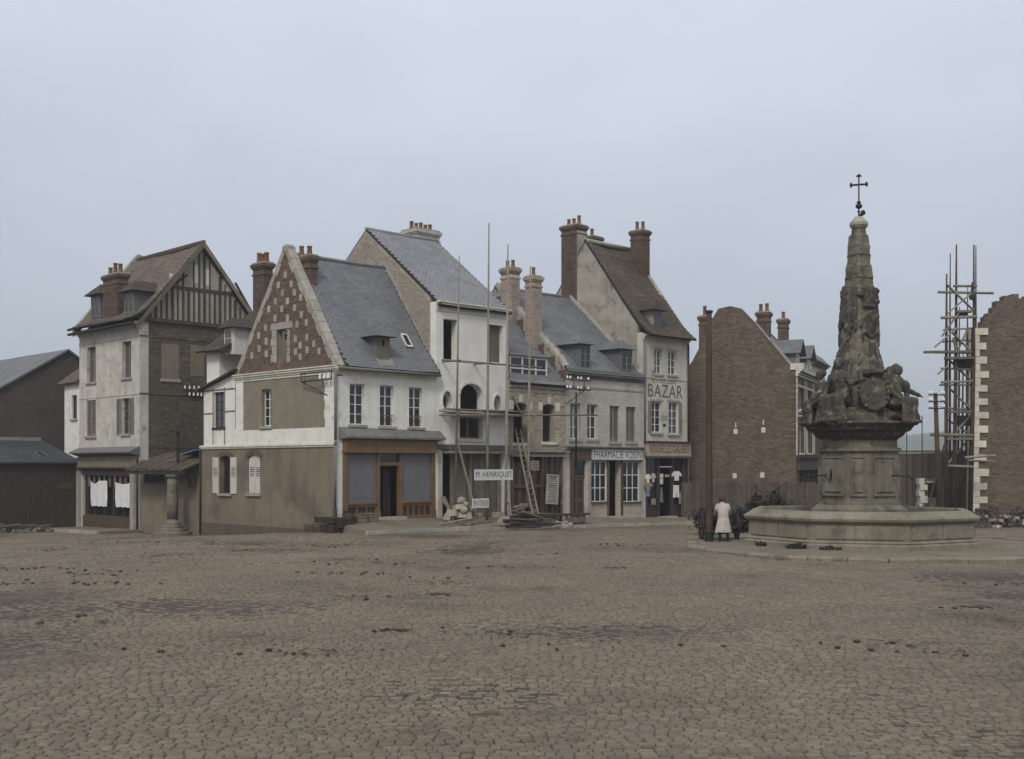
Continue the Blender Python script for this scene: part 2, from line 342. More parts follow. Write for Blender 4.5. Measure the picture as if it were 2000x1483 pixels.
    def mesh(s, name, mt, org=(0, 0, 0), smooth=False):
        me = bpy.data.meshes.new(name); ox, oy, oz = org
        me.from_pydata([(x-ox, y-oy, z-oz) for x, y, z in s.v], [], s.f)
        bm = bmesh.new(); bm.from_mesh(me); bmesh.ops.remove_doubles(bm, verts=bm.verts, dist=1e-5); bmesh.ops.recalc_face_normals(bm, faces=bm.faces)
        uv = bm.loops.layers.uv.new('UV'); Zv = Vector((0, 0, 1))
        for f in bm.faces:
            nn = f.normal; f.smooth = smooth
            if abs(nn.z) > .98: t, b = Vector((1, 0, 0)), Vector((0, 1, 0))
            else: t = Zv.cross(nn).normalized(); b = nn.cross(t)
            for l in f.loops: l[uv].uv = (l.vert.co.dot(t), l.vert.co.dot(b))
        bm.to_mesh(me); bm.free(); me.materials.append(MATS[mt]); return me

def surf(p00, p10, p11, p01, amp=.02, seed=0, sag=0.0, curl=0.0):
    p00, p10, p11, p01 = map(Vector, (p00, p10, p11, p01)); nn = (p10-p00).cross(p01-p00).normalized()
    if nn.z < 0: nn = -nn
    def f(x, y):
        p = p00*(1-x)*(1-y)+p10*x*(1-y)+p11*x*y+p01*(1-x)*y
        return p+nn*(noise.noise(p*.9+Vector((seed, 0, 0)))*amp - sag*math.sin(math.pi*x)*(.3+.7*y) + curl*max(0, 1-y/.22)**2)
    return f, nn, (p10-p00), (p01-p00)
def tintv(r_, s_=.14):
    k = max(.55, min(1.4, r_.gauss(1, s_))); w_ = r_.uniform(-.05, .05); return [k*(1+w_), k, k*(1-w_), 1.0]
PIECES = {}
def piece_meshes(key, verts, faces, mt, s_):     # a few shared copies of one piece, each its own shade
    if key not in PIECES:
        PIECES[key] = []
        for q in range(10):
            r_ = random.Random(q*7+3); m = MB(); m.add(verts, faces); me = m.mesh(key[0], mt)
            me.color_attributes.new('tint', 'FLOAT_COLOR', 'POINT').data.foreach_set('color', tintv(r_, s_)*len(me.vertices)); PIECES[key].append(me)
    return PIECES[key]
def lay(T, parent, name, mats, verts, faces, mt, nparts, key, s_=.14, seed=1):
    """mats: matrices of pieces in the frame's metres, largest in view first; the first nparts become objects, the rest one mesh."""
    r_ = random.Random(seed); ms = piece_meshes((name,)+key, verts, faces, mt, s_); base = Vector(T.base)
    for M_ in mats[:nparts]:
        o = bpy.data.objects.new(name, ms[r_.randrange(10)]); COL.objects.link(o); o.parent = parent
        M2 = M_.copy(); M2.translation = M_.translation-base; o.matrix_local = M2
    rest = mats[nparts:]
    if rest:
        V, Fc, TV = [], [], []; vv = [Vector(v) for v in verts]
        for M_ in rest:
            o_ = len(V); V += [tuple(M_@v-base) for v in vv]; Fc += [tuple(i+o_ for i in f) for f in faces]; TV += tintv(r_, s_)*len(vv)
        pn = name+'s' if not name.endswith('s') else name
        me = bpy.data.meshes.new(pn); me.from_pydata(V, [], Fc); me.materials.append(MATS[mt])
        me.color_attributes.new('tint', 'FLOAT_COLOR', 'POINT').data.foreach_set('color', TV)
        o = bpy.data.objects.new(pn, me); COL.objects.link(o); o.parent = parent; o['kind'] = 'stuff'
BOXF = [(3,2,1,0),(4,5,6,7),(0,1,5,4),(1,2,6,5),(2,3,7,6),(3,0,4,7)]
def roofing(T, parent, corners, kind, nparts=0, amp=.03, seed=0, sag=0.0, curl=0.0):
    w_, h_, th, mt, nm, rag = {'slate': (.22, .14, .012, 'slate_piece', 'slate', .004), 'slate_new': (.22, .14, .012, 'slate_piece_new', 'slate', .002), 'tile_brown': (.19, .13, .022, 'tile_piece', 'roof_tile', .012), 'tile_red': (.19, .13, .022, 'tile_piece_red', 'roof_tile', .012)}[kind]
    f, nn, du, dv = surf(*corners, amp, seed, sag, curl); lu, lv = du.length, dv.length; r_ = random.Random(seed+77)
    nr, nc = int(lv/h_), int(lu/w_); X_ = du.normalized(); mats = []
    verts = [(-w_/2+.003, -h_*.15, .0), (w_/2-.003, -h_*.15, .0), (w_/2-.003, h_*1.0, -.006), (-w_/2+.003, h_*1.0, -.006), (-w_/2+.003, -h_*.15, th), (w_/2-.003, -h_*.15, th), (w_/2-.003, h_*1.0, .004), (-w_/2+.003, h_*1.0, .004)]
    for j in range(nr):
        y = j/nr; off = .5 if j % 2 else 0
        for i in range(nc+1):
            x = (i+off)/nc
            if x < .5/nc or x > 1-.5/nc: continue
            p = f(x, y); q = f(x, min(1, y+.5/nr)); Y_ = (q-p); Y_ = Y_.normalized() if Y_.length > 1e-6 else dv.normalized()
            N_ = X_.cross(Y_).normalized()
            if N_.dot(nn) < 0: Xv = -X_; N_ = -N_
            else: Xv = X_
            an = r_.gauss(0, rag*1.6); Xr = Xv*math.cos(an)+Y_*math.sin(an); Yr = Y_*math.cos(an)-Xv*math.sin(an)
            t_ = p+N_*(.012+r_.uniform(0, rag))+Y_*r_.uniform(-rag, rag)
            mats.append(Matrix(((Xr.x, Yr.x, N_.x, t_.x), (Xr.y, Yr.y, N_.y, t_.y), (Xr.z, Yr.z, N_.z, t_.z), (0, 0, 0, 1))))
    lay(T, parent, nm, mats, verts, BOXF, mt, nparts, (kind,), .08 if 'slate' in kind else .12, seed)
def pin(x, y, l):
    r_ = False
    for (x0, y0), (x1, y1) in zip(l, l[1:]+l[:1]):
        if (y0 > y) != (y1 > y) and x < (x1-x0)*(y-y0)/(y1-y0)+x0: r_ = not r_
    return r_
def bricks(T, parent, ax, c, outer, holes, mt, nparts=300, bw=.23, bh=.079, seed=3, zmin=-99, proud=.012):
    g = .006; verts = [(-bw/2+g, -proud, -bh/2+g), (bw/2-g, -proud, -bh/2+g), (bw/2-g, .03, -bh/2+g), (-bw/2+g, .03, -bh/2+g), (-bw/2+g, -proud, bh/2-g), (bw/2-g, -proud, bh/2-g), (bw/2-g, .03, bh/2-g), (-bw/2+g, .03, bh/2-g)]
    s0, s1 = min(p[0] for p in outer), max(p[0] for p in outer); z0, z1 = max(zmin, min(p[1] for p in outer)), max(p[1] for p in outer); r_ = random.Random(seed); mats = []
    j = 0; z = z0+bh/2
    while z < z1:
        s_ = s0+(bw/2 if j % 2 else 0)+bw/2
        while s_ < s1:
            cs = [(s_-bw*.45, z-bh*.4), (s_+bw*.45, z-bh*.4), (s_+bw*.45, z+bh*.4), (s_-bw*.45, z+bh*.4)]
            if all(pin(*q, outer) for q in cs) and not any(pin(*q, h) for q in cs for h in holes):
                d = c+r_.uniform(-.004, .004)
                mats.append(Matrix(((1, 0, 0, s_), (0, 1, 0, d), (0, 0, 1, z), (0, 0, 0, 1))) if ax == 'a' else Matrix(((0, 1, 0, d), (-1, 0, 0, s_), (0, 0, 1, z), (0, 0, 0, 1))))
            s_ += bw
        z += bh; j += 1
    mats.sort(key=lambda M_: T.F.Y(M_.translation.x, M_.translation.y)); lay(T, parent, 'brick', mats, verts, BOXF, mt, nparts, (mt, bw, proud), .10 if 'pale' in mt else .17, seed)

def prop(o, label=None, cat=None, group=None, kind=None):
    if label: o['label'] = label
    if cat: o['category'] = cat
    if group: o['group'] = group
    if kind: o['kind'] = kind
    return o
class Thing:
    """An Empty at the thing's base; parts are given in the frame's own metres."""
    def __init__(s, F, name, label, cat, base, group=None, kind=None):
        s.F, s.base = F, base
        o = s.o = bpy.data.objects.new(name, None); COL.objects.link(o); o.empty_display_size = .3
        o.location = F.W(*base); o.rotation_euler = (0, 0, R(F.deg)); prop(o, label, cat, group, kind)
    def part(s, name, mb, mt, parent=None, smooth=False, label=None, kind=None):
        o = bpy.data.objects.new(name, mb.mesh(name, mt, s.base, smooth)); COL.objects.link(o)
        o.parent = parent or s.o; prop(o, label, kind=kind); return o
    def share(s, name, me, at, parent=None, rotz=0.0, scale=None):   # piece with shared mesh data
        o = bpy.data.objects.new(name, me); COL.objects.link(o); o.parent = parent or s.o
        o.location = tuple(at[i]-s.base[i] for i in range(3)); o.rotation_euler = (0, 0, rotz)
        if scale: o.scale = scale
        return o
def single(F, name, mb, mt, base, label, cat, group=None, kind=None, smooth=False, tilt=None):
    o = bpy.data.objects.new(name, mb.mesh(name, mt, base, smooth)); COL.objects.link(o)
    o.location = F.W(*base); o.rotation_euler = (0, 0, R(F.deg)); return prop(o, label, cat, group, kind)

# ------------------------------------------------------------------ house pieces
def rect(s0, s1, z0, z1): return [(s0, z0), (s1, z0), (s1, z1), (s0, z1)]
def arched(s0, s1, z0, z1, h, n=10):
    m, w2 = (s0+s1)/2, (s1-s0)/2
    return [(s0, z0), (s1, z0)]+[(m+w2*math.cos(math.pi*i/n), z1-h+h*math.sin(math.pi*i/n)) for i in range(n+1)]
def oval(s0, s1, z0, z1, n=16):
    return [((s0+s1)/2+(s1-s0)/2*math.cos(2*math.pi*i/n), (z0+z1)/2+(z1-z0)/2*math.sin(2*math.pi*i/n)) for i in range(n)]
PANES = {}
def window(T, ax, c, box, rec=.15, cols=2, rows=4, fm='paint_white', gm='glass', fw=.055, mw=.03, mid=.06, sill='stone_pale', sw=.09, parent=None, name='window', ang=None):
    s0, s1, z0, z1 = box; m = MB()
    m.pb(ax, c, s0, s0+fw, rec, rec+.06, z0, z1); m.pb(ax, c, s1-fw, s1, rec, rec+.06, z0, z1)
    m.pb(ax, c, s0+fw, s1-fw, rec, rec+.06, z0, z0+fw); m.pb(ax, c, s0+fw, s1-fw, rec, rec+.06, z1-fw, z1)
    a0, a1, b0, b1 = s0+fw, s1-fw, z0+fw, z1-fw
    xs = [a0+(a1-a0)*i/cols for i in range(cols+1)]; zs = [b0+(b1-b0)*i/rows for i in range(rows+1)]
    for i in range(1, cols):
        hw = (mid if cols == 2 else mw)/2; m.pb(ax, c, xs[i]-hw, xs[i]+hw, rec+.005, rec+.055, b0, b1)
    for j in range(1, rows): m.pb(ax, c, a0, a1, rec+.01, rec+.05, zs[j]-mw/2, zs[j]+mw/2)
    w_ = T.part(name, m, fm, parent)
    for i in range(cols):
        for j in range(rows):
            dx, dz = (xs[1]-xs[0])/2, (zs[1]-zs[0])/2; key = (ax, round(dx, 3), round(dz, 3), gm)
            if key not in PANES:
                q = MB(); q.pb(ax, 0, -dx, dx, 0, .006, -dz, dz); PANES[key] = q.mesh('pane', gm)
            sx, zz = (xs[i]+xs[i+1])/2, (zs[j]+zs[j+1])/2
            at = (sx, c+rec+.025, zz) if ax == 'a' else (c+rec+.025, sx, zz)
            if parent is None:
                o = T.share('pane', PANES[key], at, w_)
    if parent is not None:
        q = MB(); q.pb(ax, c, a0, a1, rec+.02, rec+.03, b0, b1); T.part('pane', q, gm, parent)
    if sill:
        q = MB(); q.pb(ax, c, s0-.1, s1+.1, -sw, .12, z0-.10, z0-.002)
        T.part('sill', q, sill, w_ if parent is None else parent)
    return w_
def shutter(T, ax, c, s0, s1, z0, z1, d0=-.055, d1=-.01, mt='shutter_white', louver=(.45, .72), parent=None):
    m = MB(); fw = .05
    m.pb(ax, c, s0, s0+fw, d0, d1, z0, z1); m.pb(ax, c, s1-fw, s1, d0, d1, z0, z1)
    zl0, zl1 = z0+(z1-z0)*louver[0], z0+(z1-z0)*louver[1]
    m.pb(ax, c, s0+fw, s1-fw, d0+.008, d1, z0, zl0); m.pb(ax, c, s0+fw, s1-fw, d0+.008, d1, zl1, z1)
    n = max(3, int((zl1-zl0)/.07))
    for i in range(n):
        z = zl0+(zl1-zl0)*(i+.15)/n; m.pb(ax, c, s0+fw, s1-fw, d0+.012, d1-.008, z, z+(zl1-zl0)/n*.55)
    return T.part('shutter', m, mt, parent)
def pots(T, ch, cs, z, h=.45, r=.11):
    for k, (x, y) in enumerate(cs):
        hh = h*random.uniform(.8, 1.15); m = MB().lathe((x, y, z), [(r*1.15, 0), (r*1.1, .06), (r*.95, .1), (r*.8, hh-.08), (r*.98, hh-.06), (r*.98, hh), (r*.7, hh), (r*.65, hh-.15)], 10)
        T.part('chimney_pot', m, 'terracotta', ch, smooth=True)
def chimney(T, a0, a1, b0, b1, z0, z1, mt='brick_chimney', np=2, along='b', band=None, r=.11, h=.45):
    m = MB(); m.box(a0, a1, b0, b1, z0, z1-.5)
    m.box(a0-.04, a1+.04, b0-.04, b1+.04, z1-.5, z1-.42); m.box(a0, a1, b0, b1, z1-.42, z1-.22)
    m.box(a0-.05, a1+.05, b0-.05, b1+.05, z1-.22, z1-.14); m.box(a0-.09, a1+.09, b0-.09, b1+.09, z1-.14, z1)
    ch = T.part('chimney', m, mt)
    T.part('chimney_cap', MB().box(a0-.03, a1+.03, b0-.03, b1+.03, z1, z1+.07), 'stone_pale', ch)
    pm = {'brick_chimney': 'brick_piece_chimney', 'brick_pale': 'brick_piece_pale'}.get(mt)
    if pm:
        zl = max(z0, z1-4.2); bricks(T, ch, 'b', a0, rect(b0, b1, zl, z1-.5), [], pm, 0, proud=.006); bricks(T, ch, 'a', b0, rect(a0, a1, zl, z1-.5), [], pm, 0, proud=.006)
    if band:
        for z in band: T.part('stone_band', MB().box(a0-.02, a1+.02, b0-.02, b1+.02, z, z+.16), 'stone_quoin', ch)
    cs = []
    for i in range(np):
        t = (i+.5)/np
        cs.append(((a0+a1)/2, b0+(b1-b0)*t) if along == 'b' else (a0+(a1-a0)*t, (b0+b1)/2))
    pots(T, ch, cs, z1+.07, h, r); return ch
def text(T, s, ax, c, s0, s1, z0, z1, mt='letter', d=-.004, parent=None, name='lettering', ang=0):
    cu = bpy.data.curves.new('t', 'FONT'); cu.body = s; cu.extrude = .0; cu.offset = .0; cu.space_character = 1.05
    o = bpy.data.objects.new('t', cu); COL.objects.link(o)
    dg = bpy.context.evaluated_depsgraph_get(); me0 = bpy.data.meshes.new_from_object(o.evaluated_get(dg))
    bpy.data.objects.remove(o)
    xs = [v.co.x for v in me0.vertices]; ys = [v.co.y for v in me0.vertices]
    x0, x1, y0, y1 = min(xs), max(xs), min(ys), max(ys); m = MB(); vs = []
    for v in me0.vertices:
        x = s0+(v.co.x-x0)/(x1-x0)*(s1-s0); z = z0+(v.co.y-y0)/(y1-y0)*(z1-z0)
        vs.append((x, c+d, z) if ax == 'a' else (c+d, x, z))
    m.add(vs, [tuple(p.vertices) for p in me0.polygons]); bpy.data.meshes.remove(me0)
    return T.part(name, m, mt, parent)
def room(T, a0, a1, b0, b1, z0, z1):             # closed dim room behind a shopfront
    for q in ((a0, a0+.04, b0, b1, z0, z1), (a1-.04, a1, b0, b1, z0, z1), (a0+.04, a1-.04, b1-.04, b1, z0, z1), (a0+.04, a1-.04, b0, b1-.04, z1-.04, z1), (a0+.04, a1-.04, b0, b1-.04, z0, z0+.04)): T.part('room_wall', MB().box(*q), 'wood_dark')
def mould(m, ax, c, s0, s1, z0, steps):          # stacked cornice mouldings: (height, projection)
    z = z0
    for h, p in steps: m.pb(ax, c, s0, s1, -p, .02, z, z+h); z += h
    return m
def gable_house(T, a0, a1, b0, b1, zb, ze, br, zr, front, side, roof, holes=(), verge=.0, eave=.22, back=None, lholes=(), t=.3, seed=1, sag=.03, curl=.0, nofront=False, nroof=0, brickfront=None, brickside=None):
    F = T.F
    fw = T.part('front_wall', MB().wall('a', b0, rect(a0, a1, zb, ze), holes, t), 'mortar' if brickfront else front)
    if brickfront: bricks(T, fw, 'a', b0, rect(a0, a1, -.2, ze), holes, brickfront, 300)
    zeb = ze
    gp = [(b0+t+.004, zb), (b1, zb), (b1, zeb), (br, zr-.1), (b0+t+.004, ze-.1+(zr-ze)*(t/(br-b0)))]
    gw = T.part('gable_wall', MB().wall('b', a0, gp, lholes, .28), 'mortar' if brickside else side)
    if brickside: bricks(T, gw, 'b', a0, gp, lholes, brickside, 300, zmin=6.4)
    T.part('gable_wall', MB().wall('b', a1-.28, gp, (), .276), side)
    T.part('back_wall', MB().wall('a', b1-.25, rect(a0+.28, a1-.28, zb, zeb), (), .246), side)
    sf = (zr-ze)/(br-b0); sb = (zr-zeb)/(b1-br)
    cn = ((a0-verge, b0-eave, ze-eave*sf*.6), (a1+verge, b0-eave, ze-eave*sf*.6), (a1+verge, br, zr), (a0-verge, br, zr))
    ro = T.part('roof', MB().sheet(*cn, 16, 14, .09, .03, seed, sag, curl), 'roof_under')
    roofing(T, ro, cn, roof, nroof, .03, seed, sag, curl)
    T.part('roof', MB().sheet((a0-verge, b1+eave, zeb-eave*sb*.6), (a1+verge, b1+eave, zeb-eave*sb*.6), (a1+verge, br, zr), (a0-verge, br, zr), 8, 6, .09, .03, seed+9, sag), roof)
    m = MB(); m.tube((a0-verge, br, zr+.0), (a1+verge, br, zr-sag*0), .085, n=8); T.part('ridge', m, 'lead' if 'slate' in roof else roof, smooth=True)
    return sf
# ================================================================== SETTING
def zf(a):
    K = [(-30, .4), (-1, .4), (1.5, .5), (5.2, .44), (9.5, .3), (13.35, .18), (19.1, .0), (23, -.12), (60, -.2)]
    for (x0, y0), (x1, y1) in zip(K, K[1:]):
        if a <= x1: return y0+(y1-y0)*(a-x0)/(x1-x0)
    return -.2
WF = Frame(0, 0, 0)
# ground: one sheet out to the horizon, finer near by
gm_ = MB(); xs = [-1500, -800, -300, -120]+[-80+4*i for i in range(41)]+[120, 300, 800, 1500]; ys = [-300, -60]+[-20+3*i for i in range(45)]+[150, 260, 500, 900, 1400]
gv = [(x, y, gz(x, y)-.024) for y in ys for x in xs]; nx = len(xs)
gm_.add(gv, [(j*nx+i, j*nx+i+1, (j+1)*nx+i+1, (j+1)*nx+i) for j in range(len(ys)-1) for i in range(nx-1)])
ground = single(WF, 'ground', gm_, 'soil', (0, 0, 0), 'square paved with grey brown setts', 'ground', kind='structure', smooth=True)
# setts: rows across the square, each stone its own rounded block
def sett(cx, cy, w_, d_, h, rot, z):
    c, s_ = math.cos(rot), math.sin(rot); vs = []
    for ins, zz in ((0.0, -.05), (.06, h*.45), (.24, h)):
        for i, j in ((-1,-1),(1,-1),(1,1),(-1,1)):
            x, y = i*(w_/2)*(1-ins), j*(d_/2)*(1-ins*1.1); vs.append((cx+x*c-y*s_, cy+x*s_+y*c, z+zz))
    return vs
SF = [(0,1,5,4),(1,2,6,5),(2,3,7,6),(3,0,4,7),(4,5,9,8),(5,6,10,9),(6,7,11,10),(7,4,8,11),(8,9,10,11)]
rng = random.Random(3); setts = []
def blocked(x, y):
    dx, dy = x-G.x, y-G.y; a = dx*G.c+dy*G.s; b = -dx*G.s+dy*G.c
    if a > -.35 and b > -2.55: return True
    if b > 21.5: return True
    if ((x-11.3)/5.6)**2+((y-37)/5.6)**2 < 1: return True
    return False
y = 6.5
while y < 58:
    d_ = .112*rng.uniform(.86, 1.12); hw = .47*y+6.5
    if y > 30: d_ *= 1.5
    x = -hw-rng.random()*.2
    rowrot = .05*math.sin(y*.13)
    while x < hw:
        w_ = rng.uniform(.10, .19)*(1.5 if y > 30 else 1); cx = x+w_/2; cy = y+d_/2+(cx)*.035+.22*math.sin(cx*.11+y*.05)+.05*math.sin(cx*.9+y*.3)
        if not blocked(cx, cy):
            k = noise.noise(Vector((cx*.35, cy*.35, 0)))
            setts.append((cx+0., cy+rng.uniform(-.008, .008), w_*.97, d_*.91, 0.014+.007*rng.random()+.004*k, rng.uniform(-.05, .05)+.035, gz(cx, cy)-.03+.016*k+.02*noise.noise(Vector((cx*.12, cy*.12, 5)))+rng.uniform(-.008, .008)))
        x += w_
    y += d_
setts.sort(key=lambda t: math.hypot(t[0], t[1]) + (1000 if abs(t[0])/t[1] > .445 or t[1] < 9.9 else 0))
sh = []
def stint(r_):
    k = max(.5, min(1.45, r_.gauss(1, .12))); w_ = r_.uniform(-.02, .03); return [k*(1+w_), k, k*(1-w_), 1.0]
for q in range(14):                              # shared stone shapes, scaled to fit
    rr = random.Random(q); vs = sett(0, 0, 1, 1, 1, 0, 0); vs = [(a+rr.uniform(-.03, .03), b+rr.uniform(-.03, .03), c_) for a, b, c_ in vs]
    mb_ = MB(); mb_.add([(a, b, (c_ if c_ > 0 else -1.6)) for a, b, c_ in vs], SF); me = mb_.mesh('cobblestone', 'cobble', smooth=True); sh.append(me); ca_ = me.color_attributes.new('tint', 'FLOAT_COLOR', 'POINT'); tv = stint(rr); ca_.data.foreach_set('color', tv*len(me.vertices))
for (cx, cy, w_, d_, h, ro, z) in setts[:300]:
    o = bpy.data.objects.new('cobblestone', sh[rng.randrange(14)]); COL.objects.link(o); o.parent = ground
    o.location = (cx, cy, z); o.rotation_euler = (0, 0, ro); o.scale = (w_, d_, h)
V, Fc, TV = [], [], []
for (cx, cy, w_, d_, h, ro, z) in setts[300:]:
    o_ = len(V); V += sett(cx, cy, w_, d_, h, ro, z); Fc += [tuple(i+o_ for i in f) for f in SF]; TV += stint(rng)*12
me = bpy.data.meshes.new('cobblestones'); me.from_pydata(V, [], Fc); me.materials.append(MATS['cobble']); me.polygons.foreach_set('use_smooth', [True]*len(Fc))
me.color_attributes.new('tint', 'FLOAT_COLOR', 'POINT').data.foreach_set('color', TV)
o = bpy.data.objects.new('cobblestones', me); COL.objects.link(o); o.parent = ground; o['kind'] = 'stuff'

# raised pavement in front of the shop row: slopes up from the kerb to the house fronts
KB = -2.45
T = Thing(G, 'pavement', 'raised grey pavement with stone kerb along the shop row', 'pavement', (0, 0, 0), kind='structure')
m = MB(); aa = [-.3+.6*i for i in range(50)]
top = []
for j in range(7):
    for a in aa:
        t = j/6; b = KB+.16+(0.2-KB-.16)*t; zk = ggz(G, a, KB)+.13; z = zk+(max(zf(a), zk)-zk)*t
        top.append((a, b, z+.012*noise.noise(Vector((a, b*1.3, 0)))))
n_ = len(aa); m.add(top, [(j*n_+i, j*n_+i+1, (j+1)*n_+i+1, (j+1)*n_+i) for j in range(6) for i in range(n_-1)])
m.add([(aa[0], KB+.16, -.6), (aa[0], .2, -.6), (aa[0], .2, zf(aa[0])), (aa[0], KB+.16, ggz(G, aa[0], KB)+.13)], [(0, 1, 2, 3)])
T.part('slab', m, 'pavement', smooth=True)
a = -.3; rk = random.Random(11)
while a < 28:
    l = rk.uniform(.8, 1.25); z = ggz(G, a+l/2, KB)
    k = MB().box(a, a+l-.015, KB, KB+.155, z-.2, z+.125+rk.uniform(-.015, .015)); T.part('kerb_stone', k, 'stone_pale'); a += l
# pavement of the side street in front of the far-left houses
T = Thing(G, 'pavement', 'low stone pavement at the foot of the half timbered house', 'pavement', (-1.6, 20, -.8), kind='structure')
m = MB(); 
for i in range(14):
    b = 15.6+i*1.0; z = ggz(G, -2, b); m.box(-2.2, -.02, b, b+.99, z-.4, z+.10+.01*(i % 3))
T.part('slab', m, 'pavement')
for i in range(14):
    b = 15.6+i*1.0; z = ggz(G, -2, b); T.part('kerb_stone', MB().box(-2.36, -2.205, b, b+.97, z-.4, z+.13), 'stone_pale')
m = MB(); b = 22.0
# hills far behind
m = MB(); hp = []
for j in range(5):
    for i in range(61):
        x = -900+i*40; yy = 620+j*90
        h = (15+9*math.sin(i*.23+1)+5*math.sin(i*.61)+3*noise.noise(Vector((i*.7, j, 0))))*(math.sin(math.pi*(j+.4)/4.6) if j < 4 else .2)
        hp.append((x, yy, max(-2, h*1.25)))
m.add(hp, [(j*61+i, j*61+i+1, (j+1)*61+i+1, (j+1)*61+i) for j in range(4) for i in range(60)])
single(WF, 'hill', m, 'hill', (0, 700, 0), 'long low wooded hill on the horizon', 'hill', kind='structure', smooth=True)

# ================================================================== CORNER HOUSE
A, B, Z, RA, RB = G.A, G.B, G.Z, G.RA, G.RB
A1 = A(852)
T = Thing(G, 'corner_house', 'corner shop house with diamond patterned brick gable and brown wooden shopfront', 'house', (0, 0, 0))
zS = 3.45; bE = B(392); bM = 7.2; zE = 6.42
w1 = RB(429, 451, 890, 964); w2 = RB(484, 508, 888, 964)
T.part('side_wall', MB().wall('b', 0, rect(0, bE, -1.3, zS), [arched(*w1, .25), arched(*w2, .25)], .35), 'beige_render')
g1 = RB(511, 530, 760, 833)
T.part('side_wall', MB().wall('b', 0, rect(0, bM, zS+.003, zE), [rect(*g1)], .35), 'grey_render')
T.part('plinth', MB().box(-.035, -.001, 0, bE, -1.3, .05), 'plinth_render')
# gable
gd = RB(541, 560, 643, 707); br, zr = B(558), 11.45
gp = [(0, zE+.003), (bM-.1, zE+.003), (bM-.1, 6.62), (br+.14, zr), (br-.14, zr), (0, 6.62)]
gw = T.part('gable_wall', MB().wall('b', 0, gp, [rect(*gd)], .32), 'mortar'); bricks(T, gw, 'b', 0, gp, [rect(*gd)], 'brick_piece_red', 300, seed=5)
for (x, yy) in [(738,480),(775,548),(878,545),(935,590),(712,625),(818,620),(655,690),(768,690),(880,680),(710,770),(818,770),(940,740),(1045,740),(625,855),(903,825),(985,810),(1100,870),(565,925),(632,975),(888,950),(988,940),(930,1010),(1050,995),(570,1040),(632,1085),(888,1065),(990,1050),(930,1110),(800,390),(850,470),(1010,690),(1095,1060),(505,1100)]:
    u, v = x/4.493+380, yy/4.493+450; q = RB(u-2.9, u+2.9, v-6.5, v+6.5)
    T.part('stone_block', MB().pb('b', 0, q[0], q[1], -.022, .05, q[2], q[3]), 'stone_pale', gw)
q = RB(530, 572, 630, 643); T.part('lintel', MB().pb('b', 0, q[0], q[1], -.03, .1, q[2], q[3]), 'stone_pale', gw)
for x0, x1 in ((530, 541), (561, 567)):
    for k in range(4):
        q = RB(x0 if k % 2 else x0+2, x1, 645+16*k, 660+16*k); T.part('stone_block', MB().pb('b', 0, q[0], q[1], -.025, .08, q[2], q[3]), 'stone_pale', gw)
d_ = T.part('loft_door_and_dark', MB().pb('b', 0, gd[0], gd[0]+.42, .06, .1, gd[2], gd[3]), 'wood_grey', gw)
T.part('loft_door_and_dark', MB().pb('b', 0, gd[0], gd[1], .29, .31, gd[2], gd[3]), 'dark', gw)  # black sheet painted as the unlit loft behind the open door leaf
T.part('peephole', MB().pb('b', 0, gd[0]+.10, gd[0]+.22, .05, .07, gd[2]+.9, gd[2]+1.15), 'dark', gw)
for side in (0, 1):
    foot = Vector((0, -.12, 6.5)) if side == 0 else Vector((0, bM+.05, 6.5)); topp = Vector((0, br+(-.1 if side == 0 else .1), zr+.06))
    n_ = 11
    for i in range(n_):
        p, q = foot.lerp(topp, i/n_), foot.lerp(topp, (i+.97)/n_)
        k = MB()
        dv = (q-p).normalized(); nn = Vector((0, -dv.z, dv.y)) if side == 0 else Vector((0, dv.z, -dv.y))
        if nn.z < 0: nn = -nn
        wd = .23 if i % 2 else .15
        k.add([(x, *(pp+nn*o_)[1:]) for x in (-.035, .36) for pp, o_ in ((p, -wd), (q, -wd), (q, .07), (p, .07))], [(0,1,2,3),(7,6,5,4),(0,4,5,1),(1,5,6,2),(2,6,7,3),(3,7,4,0)])
        T.part('coping_stone', k, 'stone_pale')
T.part('finial', MB().ring([[(-.05, br-.2, zr-.05), (.38, br-.2, zr-.05), (.38, br+.2, zr-.05), (-.05, br+.2, zr-.05)], [(-.05, br-.17, zr+.18), (.36, br-.17, zr+.18), (.36, br+.17, zr+.18), (-.05, br+.17, zr+.18)], [(.0, br-.08, zr+.27), (.3, br-.08, zr+.27), (.3, br+.08, zr+.27), (.0, br+.08, zr+.27)]]), 'stone_pale')
# white bands, quoins and cornice on the side
T.part('string_course', mould(MB(), 'b', 0, -.06, bE, zS-.10, [(.07, .05), (.06, .09), (.03, .06)]), 'stone_quoin')
T.part('stone_band', MB().box(-.014, .02, 0, bM, zS+.065, 4.12), 'white_render')
T.part('cornice', mould(MB(), 'b', 0, -.12, bM+.1, 6.22, [(.1, .03), (.08, .07), (.09, .12), (.05, .16)]), 'stone_quoin')
for k in range(6):
    z0 = 4.125+k*.348; wq = .72 if k % 2 else .66
    T.part('quoin', MB().box(-.02, .03, 0.0, wq, z0, z0+.343), 'white_render')
    T.part('quoin', MB().box(-.02, .03, bM-.58, bM, z0, z0+.343), 'white_render')
T.part('corner_pier', MB().box(.0, .36, -.012, -.001, -1.2, zE-.3), 'white_render')
for k in range(10):
    z0 = .3+k*.305; T.part('quoin', MB().box(0.0, .26, -.02, .02, z0, z0+.30), 'white_render')
